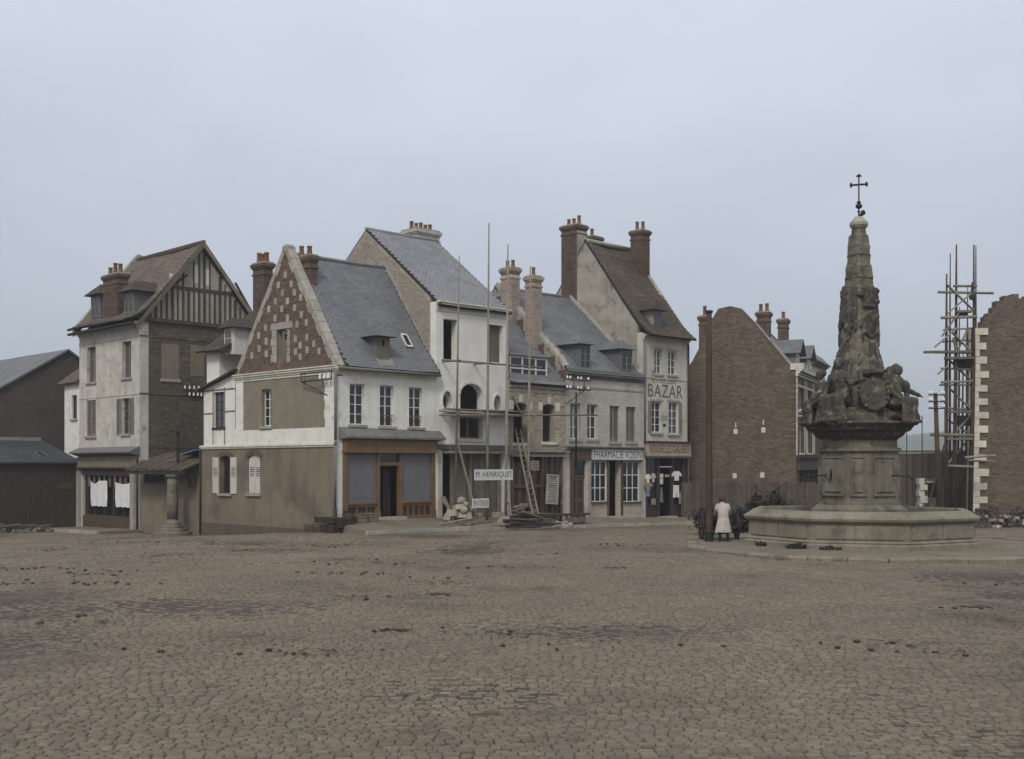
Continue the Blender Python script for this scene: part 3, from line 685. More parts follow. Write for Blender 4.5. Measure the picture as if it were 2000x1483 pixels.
# side windows
window(T, 'b', 0, g1, .16, 2, 4)
for wn_, q in (('open', w1), ('shut', w2)):
    m = MB(); n_ = 9; mid, hw = (q[0]+q[1])/2, (q[1]-q[0])/2
    for i in range(n_):
        t0, t1 = math.pi*(i+.06)/n_, math.pi*(i+.94)/n_
        k = MB(); pts = []
        for t, rr in ((t0, 1.06), (t1, 1.06), (t1, 1.5), (t0, 1.5)): pts.append((mid+hw*rr*math.cos(t), q[3]-.25+.25*math.sin(t)+(rr-1.06)*.42))
        k.add([(x, *p) for x in (-.012, .03) for p in pts], [(0,1,2,3),(7,6,5,4),(0,4,5,1),(1,5,6,2),(2,6,7,3),(3,7,4,0)])
        T.part('arch_brick', k, 'brick_chimney')
    T.part('sill', MB().box(-.1, .1, q[0]-.08, q[1]+.08, q[2]-.11, q[2]-.002), 'stone_pale')
    if wn_ == 'open':
        hwid = (q[1]-q[0])*.52
        shutter(T, 'b', 0, q[1]+.03, q[1]+.03+hwid, q[2], q[3]-.08); shutter(T, 'b', 0, q[0]-.03-hwid, q[0]-.03, q[2], q[3]-.08)
        T.part('window', MB().wall('b', .22, arched(q[0], q[1], q[2], q[3], .25), [rect(q[0]+.07, mid-.03, q[2]+.08, q[3]-.3), rect(mid+.03, q[1]-.07, q[2]+.08, q[3]-.3)], .05), 'wood_dark')
        T.part('pane', MB().pb('b', 0, q[0]-.02, q[1]+.02, .26, .268, q[2], q[3]), 'glass')
    else:
        shutter(T, 'b', 0, q[0]+.01, mid-.006, q[2]+.01, q[3]-.12, .05, .10); shutter(T, 'b', 0, mid+.006, q[1]-.01, q[2]+.01, q[3]-.12, .05, .10)
        T.part('window_head', MB().wall('b', .07, arched(q[0], q[1], q[3]-.26, q[3], .25), [], .03), 'shutter_white')
# white half-timbered bay at the back with lean-to roof
zx0, zx1 = 6.75, 6.08; xb = B(398)
xw = RB(417, 438, 766, 835)
T.part('side_wall', MB().wall('b', 0, [(bM+.003, zS+.003), (xb, zS+.003), (xb, zx1-.05), (bM+.003, zx0-.12)], [rect(*xw)], .3), 'white_render')
T.part('back_wall', MB().wall('a', xb, rect(.3, 3.2, zS, zx1-.05), [], .1), 'white_render')
T.part('lean_to_roof', MB().sheet((-.25, xb+.35, zx1-.08), (3.4, xb+.35, zx1-.08), (3.4, bM-.2, zx0+.05), (-.25, bM-.2, zx0+.05), 8, 8, .07, .02, 4), 'tile_brown')
window(T, 'b', 0, xw, .12, 2, 4, fm='wood_dark', gm='glass_old', sill='wood_dark', sw=.04)
for k in ((xw[0]-.07, xw[0]-.005, zS+.1, 6.05), (xw[1]+.005, xw[1]+.07, zS+.1, 6.1), (bM+.02, bM+.07, 4.2, 6.3)):
    T.part('timber', MB().box(-.01, .03, k[0], k[1], k[2], k[3]), 'wood_grey')
T.part('timber', MB().box(-.012, .03, bM+.08, xw[0]-.08, 4.95, 5.02), 'wood_grey'); T.part('timber', MB().box(-.012, .03, xw[1]+.08, xb, 4.9, 4.97), 'wood_grey')
T.part('timber', MB().box(-.011, .03, bM+.08, xb, 6.05-.12, 6.0), 'wood_grey')
# front wall and roof
fw_ = [RA(683, 712, 750, 830), RA(742, 769, 753, 833), RA(799, 825, 757, 835)]
zsh = Z(856, A(757), 0)
shop = (A(668), A(848), .1, zsh-.35)
T.part('front_wall', MB().wall('a', 0, rect(.355, A1-.01, -1.2, zE), [rect(*q) for q in fw_]+[rect(*shop)], .33), 'white_render')
for q in fw_: window(T, 'a', 0, q, .12, 2, 4)
q = RA(683, 712, 750, 830)
for q in fw_[1:]:
    m = MB(); 
    for i in range(5): m.tube((q[0]+.1+i*(q[1]-q[0]-.2)/4, .05, q[2]+.02), (q[0]+.1+i*(q[1]-q[0]-.2)/4, .05, q[2]+.45), .009, n=5)
    m.tube((q[0], .05, q[2]+.45), (q[1], .05, q[2]+.45), .014, n=5); m.tube((q[0], .05, q[2]+.25), (q[1], .05, q[2]+.25), .01, n=5); T.part('balcony_rail', m, 'iron')
T.part('cornice', mould(MB(), 'a', 0, .0, A1-.01, zE-.24, [(.09, .03), (.08, .08), (.07, .14), (.06, .19)]), 'stone_quoin')
sfC = (zr-6.5)/(br+.22)
cn = ((.33, -.24, 6.47), (A1-.01, -.24, 6.47), (A1-.01, br, zr-.08), (.33, br, zr-.08))
ro = T.part('roof', MB().sheet(*cn, 16, 16, .09, .025, 2, .05, .08), 'roof_under'); roofing(T, ro, cn, 'slate', 300, .025, 2, .05, .08)
T.part('roof', MB().sheet((.33, bM+.2, 6.5), (A1-.01, bM+.2, 6.5), (A1-.01, br, zr-.08), (.33, br, zr-.08), 8, 8, .09, .025, 3), 'slate')
T.part('ridge', MB().tube((.33, br, zr-.06), (A1-.01, br, zr-.08), .07), 'lead', smooth=True)
T.part('back_wall', MB().box(.35, A1-.02, bM-.3, bM-.003, -1.2, zE), 'white_render')
T.part('gutter', MB().tube((-.02, -.3, 6.42), (A1-.01, -.3, 6.40), .065), 'zinc', smooth=True)
a0 = .45; ch = chimney(T, a0, A(533, B(516, a0)), B(516, a0), B(494, a0), 7.2, Z(513, a0, B(516, a0)), np=3)
b0 = B(605, .45); chimney(T, a0, A(620, b0), b0, B(574, a0), 7.6, Z(499, a0, b0), np=2)
def dormer(T, q, bf, ze, sf, b_off, mt_body, mt_roof, over=.18, hood=.5, win=None, face='wood_grey', hip=.8, flat=False):
    a0, a1, z0, z1 = q; bb = (z1-ze)/sf+b_off+.25; mid = (a0+a1)/2
    d = T.part('dormer', MB().box(a0, a1, bf, max(bb, bf+.4), z0-.3, z1), mt_body)
    zt = z1+hood; bt = (zt-ze)/sf+b_off+.12; o = over; be = max(bb, bf+.5)
    if flat:
        T.part('dormer_roof', MB().slab([(a0-o, bf-o, z1+.02), (a1+o, bf-o, z1+.02), (a1+o, bt, zt), (a0-o, bt, zt)], .07), mt_roof, d)
    else:
        V_ = [(a0-o, bf-o, z1-.02), (a1+o, bf-o, z1-.02), (a1+o, be, z1-.02), (a0-o, be, z1-.02), (mid, bf-o+hip, zt), (mid, bt, zt)]
        T.part('dormer_roof', MB().add(V_, [(0, 1, 4), (1, 2, 5, 4), (3, 0, 4, 5), (3, 2, 1, 0), (2, 3, 5)]), mt_roof, d)
    return d
q = RA(737, 761, 657, 703, .02); d = dormer(T, q, .02, 6.47, sfC, -.24, 'slate', 'slate', hood=.6, over=.28)
T.part('dormer_door', MB().box(q[0]+.05, q[1]-.05, -.012, .019, q[2]-.05, q[3]-.06), 'wood_grey', d)
T.part('peephole', MB().box(q[0]+.2, q[0]+.34, -.02, -.01, q[2]+.55, q[2]+.8), 'dark', d)
T.part('apron', MB().slab([(q[0]-.08, -.22, 6.62), (q[1]+.12, -.22, 6.62), (q[1]+.12, .05, 6.98), (q[0]-.08, .05, 6.98)], .04), 'lead', d)
def on_roof(b, sf, ze, off): return ze+(b-off)*sf
# skylight lying on the slope
def skylight(T, a0, a1, b0, b1, sf, ze, off, fm='zinc', name='skylight'):
    P = lambda a, b, h: (a, b-h*.8, on_roof(b, sf, ze, off)+h*.6)
    m = MB(); wd = .05
    for x0, x1, y0, y1 in ((a0, a0+wd, b0, b1), (a1-wd, a1, b0, b1), (a0, a1, b0, b0+wd), (a0, a1, b1-wd, b1)):
        m.slab([P(x0, y0, .09), P(x1, y0, .09), P(x1, y1, .09), P(x0, y1, .09)], .08)
    s_ = T.part(name, m, fm); T.part('pane', MB().slab([P(a0, b0, .06), P(a1, b0, .06), P(a1, b1, .06), P(a0, b1, .06)], .02), 'glass', s_)
b_ = .75; skylight(T, A(787, b_), A(800, b_), .55, .98, sfC, 6.47, -.24, 'paint_white')
# shopfront
aL, aR = A(670), A(846); zt = zsh-.02; yb = .12
T.part('shop_hood', MB().add([(aL-.22, -.03, zt+.42), (aR+.35, -.03, zt+.36), (aR+.35, -.42, zt+.06), (aL-.1, -.42, zt+.06), (aL-.22, -.03, zt-.05), (aR+.35, -.03, zt-.05), (aR+.35, -.42, zt-.02), (aL-.1, -.42, zt-.02)],
       [(0,3,2,1),(4,5,6,7),(3,7,6,2),(0,4,7,3),(1,2,6,5)]), 'zinc')
T.part('fascia', MB().box(aL-.03, aR+.06, -.22, .06, zt-.5, zt-.052), 'shop_brown')
T.part('fascia_moulding', mould(MB(), 'a', 0, aL-.06, aR+.1, zt-.58, [(.05, .26), (.03, .24)]), 'shop_brown')
for x0, x1 in ((A(668.5), A(676)), (A(840), A(847)), (A(733.5), A(739.5)), (A(777.5), A(783))):
    T.part('pilaster', MB().box(x0, x1, -.10, .09, zf(x0)-.06, zt-.581), 'shop_brown')
    T.part('pilaster_base', MB().box(x0-.02, x1+.02, -.13, .0, zf(x0)-.1, zf(x0)+.28), 'shop_brown')
zst = Z(983, A(757), 0)
for x0, x1, nb in ((A(676), A(733.5), 3), (A(783), A(840), 5)):
    m = MB(); n_ = 26; zt2 = zt-.585
    for i in range(n_):
        z0 = zst+.06+(zt2-zst-.06)*i/n_; m.box(x0, x1, -.03, .02, z0, z0+(zt2-zst-.06)/n_*.86)
    m.box(x0, x1, -.018, .03, zst+.06, zt2); T.part('roller_shutter', m, 'roller')
    T.part('shop_sill', MB().box(x0, x1, -.12, .05, zst-.02, zst+.06), 'shop_brown')
    r_ = T.part('stall_riser', MB().box(x0, x1, -.02, .05, .25, zst-.02), 'wood_dark')
    T.part('rail', MB().box(x0, x1, -.06, -.021, zst-.14, zst-.02), 'shop_brown', r_); T.part('rail', MB().box(x0, x1, -.06, -.021, .3, .56), 'shop_brown', r_)
    for i in range(nb+1):
        xx = x0+(x1-x0-.06)*i/nb; T.part('baluster', MB().box(xx, xx+.06, -.059, -.021, .56, zst-.14), 'shop_brown', r_)
dq = RA(740, 777, 908, 1012); tq = RA(740, 777, 888, 903)
T.part('transom', MB().box(dq[0], dq[1], -.06, .06, tq[2]-.14, tq[2]), 'shop_brown')
T.part('transom_pane', MB().box(dq[0], dq[1], .0, .02, tq[2], zt-.582), 'glass')
T.part('door', MB().box(dq[1]-.42, dq[1]-.02, .45, .5, dq[2], tq[2]-.14), 'wood_dark')
T.part('doorstep', MB().box(dq[0]-.25, dq[1]+.2, -.35, .1, .2, .53), 'stone_pale')
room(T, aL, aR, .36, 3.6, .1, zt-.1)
T.part('downpipe', MB().path([(-.06, -.09, 6.4), (-.07, -.1, 3.6), (-.1, -.12, 3.4), (-.1, -.12, .95)], .055, 8), 'zinc', smooth=True)
T.part('downpipe', MB().tube((-.1, -.12, .95), (-.1, -.12, -.05), .075), 'iron', smooth=True)
T.part('downpipe', MB().tube((-.06, bE-.06, 3.35), (-.06, bE-.06, -.62), .045), 'iron', smooth=True)
# iron wire bracket on the corner
TB = Thing(G, 'wire_bracket', 'rusty iron wire bracket with insulators on the corner house', 'bracket', (0, .25, 6))
zb0, zb1 = Z(743, 0, .6), Z(727, 0, .6); b2 = B(604)
m = MB(); bo, bi = 2.0, -.05; x = -.22
for a_, b__ in (((x, bi, zb0), (x, bo, zb0)), ((x, bi, zb1), (x, bo, zb1)), ((x, bo, zb0), (x, bo, zb1)), ((x, bi, zb0), (x, bi, zb1)), ((x, bi, zb1), (0, bi, zb1)), ((x, bo, zb0), (0, bo, zb0)), ((x, bo, zb0), (0, .45, zb0-.62)), ((x, bo, zb1), (0, bo, zb1))):
    m.tube(a_, b__, .022, n=6)
TB.part('frame', m, 'iron')
for k in range(3):
    TB.part('insulator', MB().lathe((x, .15+.28*k, zb0+.02), [(.03, 0), (.06, .02), (.06, .1), (.035, .14), (.05, .17), (.02, .22)], 8), 'porcelain', smooth=True)

# ================================================================== WHITE HOUSE UNDER REPAIR
a0, a1 = A1, A(993)
T = Thing(G, 'white_house', 'tall white rendered house with open window holes behind scaffolding', 'house', (a0, 0, .3))
br, zr = B(715, a0), Z(447, a0, B(715, a0)); ze = 9.55
H_ = [RA(866, 893, 624, 706), RA(953, 982, 635, 708)]
ac = RA(899, 943, 750, 803); lo = RA(898, 943, 815, 857); o1 = RA(864, 882, 764, 803); o2 = RA(964, 978, 772, 806)
gf = (A(864), A(984), -.1, Z(880, A(925), 0))
sf = gable_house(T, a0, a1, 0, 9.4, -1.2, ze, br, zr, 'new_white_render', 'brick_pale', 'slate_new',
    [rect(*q) for q in H_]+[arched(*ac, .5), rect(*lo), oval(*o1), oval(*o2), rect(*gf)], eave=.25, t=.38, seed=5, sag=.02, nroof=300, brickside='brick_piece_pale')
T.part('inner_floor', MB().box(a0+.3, a1-.3, .4, 8.5, 3.6, 3.85), 'wood_dark'); T.part('inner_floor', MB().box(a0+.3, a1-.3, .4, 8.5, 6.75, 6.95), 'wood_dark')
T.part('cornice', mould(MB(), 'a', 0, a0, a1-.01, ze-.38, [(.10, .04), (.06, .08), (.12, .05), (.08, .16), (.08, .22)]), 'stone_quoin')
q = H_[1]; T.part('window_board', MB().box(q[0], q[1], .22, .25, q[2], q[3]), 'boarding')
q = lo; T.part('window', MB().wall('a', .25, rect(*q), [rect(q[0]+.08, (q[0]+q[1])/2-.04, q[2]+.08, q[3]-.08), rect((q[0]+q[1])/2+.04, q[1]-.08, q[2]+.08, q[3]-.08)], .05), 'wood_grey')
T.part('sill', MB().box(lo[0]-.15, lo[1]+.15, -.08, .1, lo[2]-.14, lo[2]-.003), 'stone_quoin')
for q in (o1, o2):
    n_ = 16; m = MB(); c_ = ((q[0]+q[1])/2, (q[2]+q[3])/2)
    rr = [[(c_[0]+((q[1]-q[0])/2+e)*math.cos(2*math.pi*i/n_), d, c_[1]+((q[3]-q[2])/2+e)*math.sin(2*math.pi*i/n_)) for i in range(n_)] for e, d in ((.0, .1), (.0, -.04), (.1, -.04), (.12, .005))]
    T.part('oval_surround', m.ring(rr, cap=False), 'new_white_render')
n_ = 14; c_ = (ac[0]+ac[1])/2; hw = (ac[1]-ac[0])/2
for s0 in range(9):
    t0, t1 = math.pi*(s0+.04)/9, math.pi*(s0+.96)/9; pts = [(c_+hw*r_*math.cos(t), ac[3]-.5+(.5+(r_-1)*hw)*math.sin(t)) for t, r_ in ((t0, 1.02), (t1, 1.02), (t1, 1.2), (t0, 1.2))]
    T.part('arch_stone', MB().add([(p[0], d, p[1]) for d in (-.03, .05) for p in pts], [(0,1,2,3),(7,6,5,4),(0,4,5,1),(1,5,6,2),(2,6,7,3),(3,7,4,0)]), 'new_white_render')
T.part('lintel_beam', MB().box(a0+.02, a1-.02, -.07, .3, gf[3]+.02, gf[3]+.24), 'wood_grey')
T.part('lintel_beam', MB().box(A(872), a1+.3, -.2, -.075, gf[3]-.16, gf[3]-.02), 'wood_pale')
T.part('pier', MB().box(A(849), A(855), -.03, .05, -.5, gf[3]), 'new_white_render'); T.part('pier', MB().box(A(856), A(863.5), -.026, .05, -.5, gf[3]), 'brick_white')
m = MB(); x0 = A(890)
for i in range(16):
    xx = x0+(A(983)-x0)*i/16; m2 = MB().box(xx, xx+(A(983)-x0)/16-.012, .35+.008*(i % 3), .39+.008*(i % 3), .2, gf[3]-.03); T.part('board', m2, 'wood_grey')
T.part('post', MB().box(A(925), A(929), .22, .34, .2, gf[3]), 'wood_pale'); T.part('post', MB().box(A(980.5), A(985), .15, .3, .2, gf[3]), 'wood_pale')
chimney(T, A(806, 5.2), A(840, 5.2)+.35, 4.9, 6.0, zr-1.4, Z(450, 8.6, 5.2), 'brick_white', np=5, along='a', band=(Z(462, 8.6, 5.2)-.3,), h=.4, r=.1)
# mortar flashing where the corner house roof meets this wall
T.part('flashing', MB().add([(a0-x, *p) for x in (.035, -.01) for p in ((-.1, 6.6), (br-1.35, 11.75), (br-1.35, 11.3), (.25, 6.55))], [(3,2,1,0),(4,5,6,7),(0,1,5,4),(1,2,6,5),(2,3,7,6),(3,0,4,7)]), 'stone_pale')

# ================================================================== SMALL BRICK HOUSE
b0_, a0, a1 = 0, A(993)+.002, A(1105)
T = Thing(G, 'brick_shop_house', 'narrow yellow brick house with wide slate dormer and stepped side gable', 'house', (a0, 0, .25))
ze = Z(745, A(1050), 0); br, zr = 4.0, 10.35
W_ = [RA(1003, 1030, 787, 865), RA(1060, 1084, 790, 863)]
gf = (A(997), A(1100), -.1, Z(888, A(1050), 0))
sf = gable_house(T, a0, a1, 0, 8.2, -1.2, ze, br, zr, 'brick_yellow', 'brick_pale', 'slate', [arched(*W_[0], .15), arched(*W_[1], .15), rect(*gf)], t=.35, seed=8, sag=.02, brickfront='brick_piece_yellow')
T.part('inner_floor', MB().box(a0+.3, a1-.3, .4, 7.5, 3.45, 3.65), 'wood_dark')
for q in W_: T.part('sill', MB().box(q[0]-.12, q[1]+.12, -.08, .1, q[2]-.14, q[2]-.003), 'stone_quoin')
for q in W_:
    c_ = (q[0]+q[1])/2; T.part('keystone', MB().box(c_-.11, c_+.11, -.05, .02, q[3]+.02, q[3]+.36), 'stone_quoin')
    for s_ in (-1, 1): T.part('springer', MB().box(*(sorted((c_+s_*((q[1]-q[0])/2+.01), c_+s_*((q[1]-q[0])/2+.3)))), -.02, .02, q[3]-.3, q[3]+.1), 'stone_quoin')
T.part('stone_band', MB().box(a0+.01, a1-.01, -.03, .02, W_[0][2]-.62, W_[0][2]-.5), 'stone_quoin')
T.part('cornice', mould(MB(), 'a', 0, a0, a1-.02, ze-.52, [(.08, .04), (.10, .01), (.08, .07), (.08, .03), (.1, .12), (.08, .17)]), 'brick_yellow')
for i in range(16):
    xx = a0+.1+i*(a1-a0-.3)/15; T.part('dentil', MB().box(xx, xx+.1, -.11, .0, ze-.34, ze-.262), 'brick_yellow')
dq = (A(995, .25), A(1068, .25), Z(738, A(1035, .25), .25), Z(697, A(1035, .25), .25))
d = dormer(T, dq, .25, ze, sf, -.25, 'wood_grey', 'slate', hood=.75, over=.12, flat=True)
T.part('dormer_pane', MB().box(dq[0]+.02, dq[1]-.02, .235, .248, dq[2], dq[3]-.06), 'glass', d)
for u in (995, 1019, 1033, 1045, 1066):
    xx = A(u, .25); T.part('dormer_post', MB().box(xx-.035, xx+.035, .19, .234, dq[2]-.03, dq[3]-.02), 'paint_white', d)
for zz in (dq[3]-.07, (dq[2]+dq[3])/2-.1, dq[2]-.03): T.part('dormer_rail', MB().box(dq[0], dq[1], .186, .233, zz-.03, zz+.035), 'paint_white', d)
c1a, c1b = 12.98, 13.55
chimney(T, c1a, c1b, 3.25, 4.0, 8, Z(524, c1a, 3.4), 'brick_pale', np=2, band=(Z(545, c1a, 3.4),), r=.1)
chimney(T, c1a-.02, c1b, 1.75, 2.3, 6.9, Z(540, c1a, 1.8), 'brick_pale', np=1, r=.1)
T.part('shop_beam', MB().box(a0-.1, a1-.1, -.12, .2, gf[3]+.01, gf[3]+.2), 'wood_grey')
T.part('shop_gutter', MB().box(A(1010), a1+.1, -.22, -.125, gf[3]+.12, gf[3]+.17), 'stone_pale')
rw = random.Random(4)
xx = gf[0]+.02
while xx < gf[1]-.2:
    wd = rw.choice((.16, .2, .26)); hgt = gf[3]-rw.choice((.02, .02, .35, .5))
    T.part('board', MB().box(xx, xx+wd-.012, .2+rw.uniform(0, .05), .28, .1, hgt), rw.choice(('wood_door', 'wood_dark', 'wood_door', 'shop_brown'))); xx += wd
for u in (1000, 1040, 1060, 1078, 1098): T.part('post', MB().box(A(u), A(u)+.12, .02, .17, -.05, gf[3]), 'wood_door' if u < 1098 else 'brick_old')
T.part('board_rail', MB().box(gf[0], gf[1], .12, .19, 1.6, 1.72), 'wood_door')
# ================================================================== PHARMACY
a0, a1 = A(1105)+.002, A(1255)
T = Thing(G, 'pharmacy_house', 'pale house with two slate dormers above a pharmacy shopfront', 'house', (a0, 0, .1))
ze = Z(727, A(1180), 0); br, zr = 4.8, 11.6
W_ = [RA(1114, 1134, 788, 858), RA(1147, 1167, 790, 858), RA(1191, 1210, 793, 863), RA(1223, 1242, 795, 863)]
zc = Z(873, A(1180), 0); zs0, zs1 = Z(898, A(1180), 0), Z(879, A(1180), 0)
dr = (A(1115), A(1145), .0, zs0-.05); s1 = (A(1152), A(1185), Z(981, A(1168), 0), zs0-.05); s2 = (A(1214), A(1249), Z(981, A(1232), 0), zs0-.05); dd = (A(1187), A(1212), .0, zs0-.05)
sf = gable_house(T, a0, a1, 0, 9.4, -1.2, ze, br, zr, 'brick_white', 'old_gable_render', 'slate', [rect(*q) for q in W_]+[rect(*dr), rect(*s1), rect(*s2), rect(*dd)], t=.34, seed=12, sag=.05)
window(T, 'a', 0, W_[0], .14, 2, 3, sill=None, gm='glass_old'); window(T, 'a', 0, W_[1], .14, 2, 3, sill=None)
for q in W_[2:]:
    mid = (q[0]+q[1])/2; shutter(T, 'a', 0, q[0], mid-.005, q[2], q[3], .10, .14, 'shutter_grey', (.05, .95)); shutter(T, 'a', 0, mid+.005, q[1], q[2], q[3], .10, .14, 'shutter_grey', (.05, .95))
for q in W_: T.part('sill', MB().box(q[0]-.1, q[1]+.1, -.07, .1, q[2]-.12, q[2]-.003), 'stone_pale')
T.part('gutter_board', mould(MB(), 'a', 0, a0, a1-.02, ze-.42, [(.1, .03), (.08, .08), (.26, .20)]), 'zinc')
T.part('stone_band', mould(MB(), 'a', 0, a0+.01, a1-.02, W_[1][3]+.75, [(.06, .03), (.04, .05)]), 'brick_white')
T.part('shop_cornice', mould(MB(), 'a', 0, a0-.05, a1-.03, zc-.2, [(.08, .10), (.07, .18), (.06, .25)]), 'zinc')
T.part('fascia', MB().box(A(1113), A(1152)-.02, -.1, -.002, zs0, zs1+.02), 'wood_door')
fs = T.part('fascia', MB().box(A(1154), A(1251), -.12, -.002, zs0, zs1+.02), 'sign_white')
x0, x1 = A(1156), A(1249.5); text(T, 'PHARMACIE VOISIN', 'a', -.12, x0+.02, x1-.02, zs0+.06, zs1-.04, 'letter', parent=fs)
T.part('fascia_frame', MB().box(A(1153), A(1252), -.14, -.003, zs0-.05, zs0-.003), 'wood_door')
for u in (1113, 1149.5, 1185.2, 1212.2, 1250): T.part('pilaster', MB().box(A(u), A(u)+(.1 if u not in (1113, 1250) else .16), -.09, -.002, -.2, zs0-.055), 'stone_pale' if u in (1149.5, 1250) else 'wood_door')
for q in (s1, s2):
    window(T, 'a', 0, q, .05, 3, 3, sill=None, mw=.045, fw=.06); T.part('stall_riser', MB().box(q[0], q[1], -.03, -.001, .0, q[2]-.05), 'brick_yellow'); T.part('shop_sill', MB().box(q[0]-.04, q[1]+.04, -.11, .06, q[2]-.05, q[2]+.02), 'wood_door')
T.part('door', MB().box(dr[0]+.05, dr[1]-.05, .12, .16, dr[2], 2.05), 'wood_door'); T.part('transom', MB().box(dr[0]+.02, dr[1]-.02, .08, .16, 2.05, 2.15), 'wood_door'); T.part('transom_pane', MB().box(dr[0], dr[1], .12, .13, 2.15, dr[3]), 'glass')
for x0, x1, z0, z1 in ((dr[0]+.15, (dr[0]+dr[1])/2-.06, .3, .9), ((dr[0]+dr[1])/2+.06, dr[1]-.15, .3, .9), (dr[0]+.15, (dr[0]+dr[1])/2-.06, 1.05, 1.9), ((dr[0]+dr[1])/2+.06, dr[1]-.15, 1.05, 1.9)):
    T.part('door_panel', MB().box(x0, x1, .105, .125, z0, z1), 'wood_dark')
T.part('doorstep', MB().box(A(1180), A(1222), -.5, .05, -.2, .12), 'stone_pale'); T.part('door', MB().box(dd[0]+.05, dd[0]+.5, .5, .55, .1, 2.2), 'wood_dark')
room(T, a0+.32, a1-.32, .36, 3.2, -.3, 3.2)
T.part('window_display', MB().box(s2[0]+.2, s2[1]-.2, .5, .6, s2[2], s2[2]+.3), 'sign_tan')
# stepped party gable with pale coping on the left, coping on the right
for i in range(13):
    t0 = i/13; b = .1+(br-.1)*(1-t0)*.98; z = ze+.15+(zr-ze)*(b/br)
    T.part('coping_stone', MB().add([(x, *p) for x in (a0-.03, a0+.34) for p in ((b-.36, z-.62), (b, z-.10), (b, z+.14), (b-.36, z-.38))], [(3,2,1,0),(4,5,6,7),(0,1,5,4),(1,2,6,5),(2,3,7,6),(3,0,4,7)]), 'stone_pale')
    if i % 2 == 0: T.part('step_brick', MB().box(a0-.06, a0-.002, b-.45, b-.05, z-1.05, z-.6), 'brick_chimney')
for i in range(12):
    b = br*(1-i/12)-.02; z = zr-.0-(br-b)*sf
    T.part('coping_stone', MB().add([(x, *p) for x in (a1-.26, a1+.03) for p in ((b-.39, z-.39*sf-.05), (b, z-.05), (b, z+.16), (b-.39, z-.39*sf+.16))], [(3,2,1,0),(4,5,6,7),(0,1,5,4),(1,2,6,5),(2,3,7,6),(3,0,4,7)]), 'stone_pale')
for u0, u1, v0, v1 in ((1131, 1153, 672, 722), (1211, 1235, 682, 727)):
    q = RA(u0, u1, v0, v1, .02); d = dormer(T, q, .02, ze, sf, -.22, 'slate', 'slate', hood=.48, over=.22, hip=.5)
    window(T, 'a', .02, (q[0]+.04, q[1]-.04, q[2]+.05, q[3]-.08), -.04, 2, 3, fm='shutter_grey', gm='glass', sill=None, parent=d)
# ================================================================== BAZAAR HOUSE
a0, a1 = A(1255)+.002, A(1345)
T = Thing(G, 'bazaar_house', 'tall old house with steep brown tiled roof and faded wall lettering', 'house', (a0, 0, -.1))
ze = Z(655, A(1300), 0); br, zr = B(1143, a0), Z(470, a0, B(1143, a0))
W_ = [RA(1278, 1293, 683, 731), RA(1305, 1321, 687, 733), RA(1272, 1292, 785, 845), RA(1306, 1325, 786, 848)]
zs0, zs1 = Z(891, A(1300), 0), Z(866, A(1300), 0); shop = (A(1261), A(1342), -.2, zs0-.06)
sf = gable_house(T, a0, a1, 0, 7.9, -1.2, ze, br, zr, 'cream_render', 'old_gable_render', 'tile_brown', [rect(*q) for q in W_]+[rect(*shop)], t=.34, seed=17, sag=.10, curl=.25, eave=.35)
for q in W_[:2]: window(T, 'a', 0, q, .1, 2, 3, gm='glass_old', mid=.07)
window(T, 'a', 0, W_[2], .1, 2, 4); window(T, 'a', 0, W_[3], .1, 2, 4, gm='glass_old')
for q in W_: T.part('window_head', MB().box(q[0]-.12, q[1]+.12, -.03, .02, q[3]+.03, q[3]+.13), 'stone_pale')
q = W_[2]; T.part('shutter', MB().box(q[0]-.27, q[0]-.02, -.05, -.005, q[2], q[3]), 'shutter_grey')
q = W_[3]; T.part('shutter', MB().box(q[1]+.02, q[1]+.26, -.05, -.005, q[2], q[3]), 'shutter_grey')
T.part('cornice', mould(MB(), 'a', 0, a0+.05, a1-.02, ze-.4, [(.12, .03), (.1, .10), (.1, .2)]), 'cream_render')
T.part('stone_band', MB().box(a0+.01, a1-.02, -.03, .02, W_[0][2]-.25, W_[0][2]-.13), 'cream_render')
q = RA(1274, 1321, 738, 749); text(T, 'ENTREE LIBRE', 'a', 0, *q, 'letter_faded', -.006)
q = RA(1266, 1333, 752, 777); text(T, 'BAZAR', 'a', 0, *q, 'letter_faded', -.006)
q = RA(1292.5, 1304.5, 812, 822); text(T, 'DES', 'a', 0, *q, 'letter_faded', -.006)
q = RA(1295, 1300, 828, 834); T.part('wall_vent', MB().box(q[0], q[1], -.01, .02, q[2], q[3]), 'dark')
T.part('downpipe', MB().tube((a1-.12, -.08, ze-.35), (a1-.12, -.08, zs1), .05), 'iron', smooth=True)
T.part('downpipe', MB().tube((a0+.1, -.08, ze-.35), (a0+.1, -.08, zs1), .05), 'zinc', smooth=True)
fs = T.part('fascia', MB().box(A(1259), A(1343), -.22, -.002, zs0, zs1), 'sign_tan')
T.part('shop_cornice', mould(MB(), 'a', 0, A(1257), a1+.04, zs1, [(.05, .26), (.05, .32)]), 'wood_door'); T.part('fascia_frame', MB().box(A(1259), A(1343), -.25, -.01, zs0-.1, zs0-.002), 'wood_door')
text(T, 'NOUVELLES GALERIES', 'a', -.22, A(1262), A(1340.5), zs0+.16, zs1-.1, 'letter_brown', -.006, parent=fs)
z0 = Z(987, A(1300), 0)
for u0, u1 in ((1263, 1284), (1313, 1334)):
    x0, x1 = A(u0), A(u1); T.part('stall_riser', MB().box(x0, x1, .02, .1, -.3, z0), 'wood_dark'); T.part('shop_pane', MB().box(x0, x1, .06, .07, z0, zs0-.06), 'glass')
    T.part('shop_sill', MB().box(x0, x1, -.04, .1, z0, z0+.05), 'wood_dark')
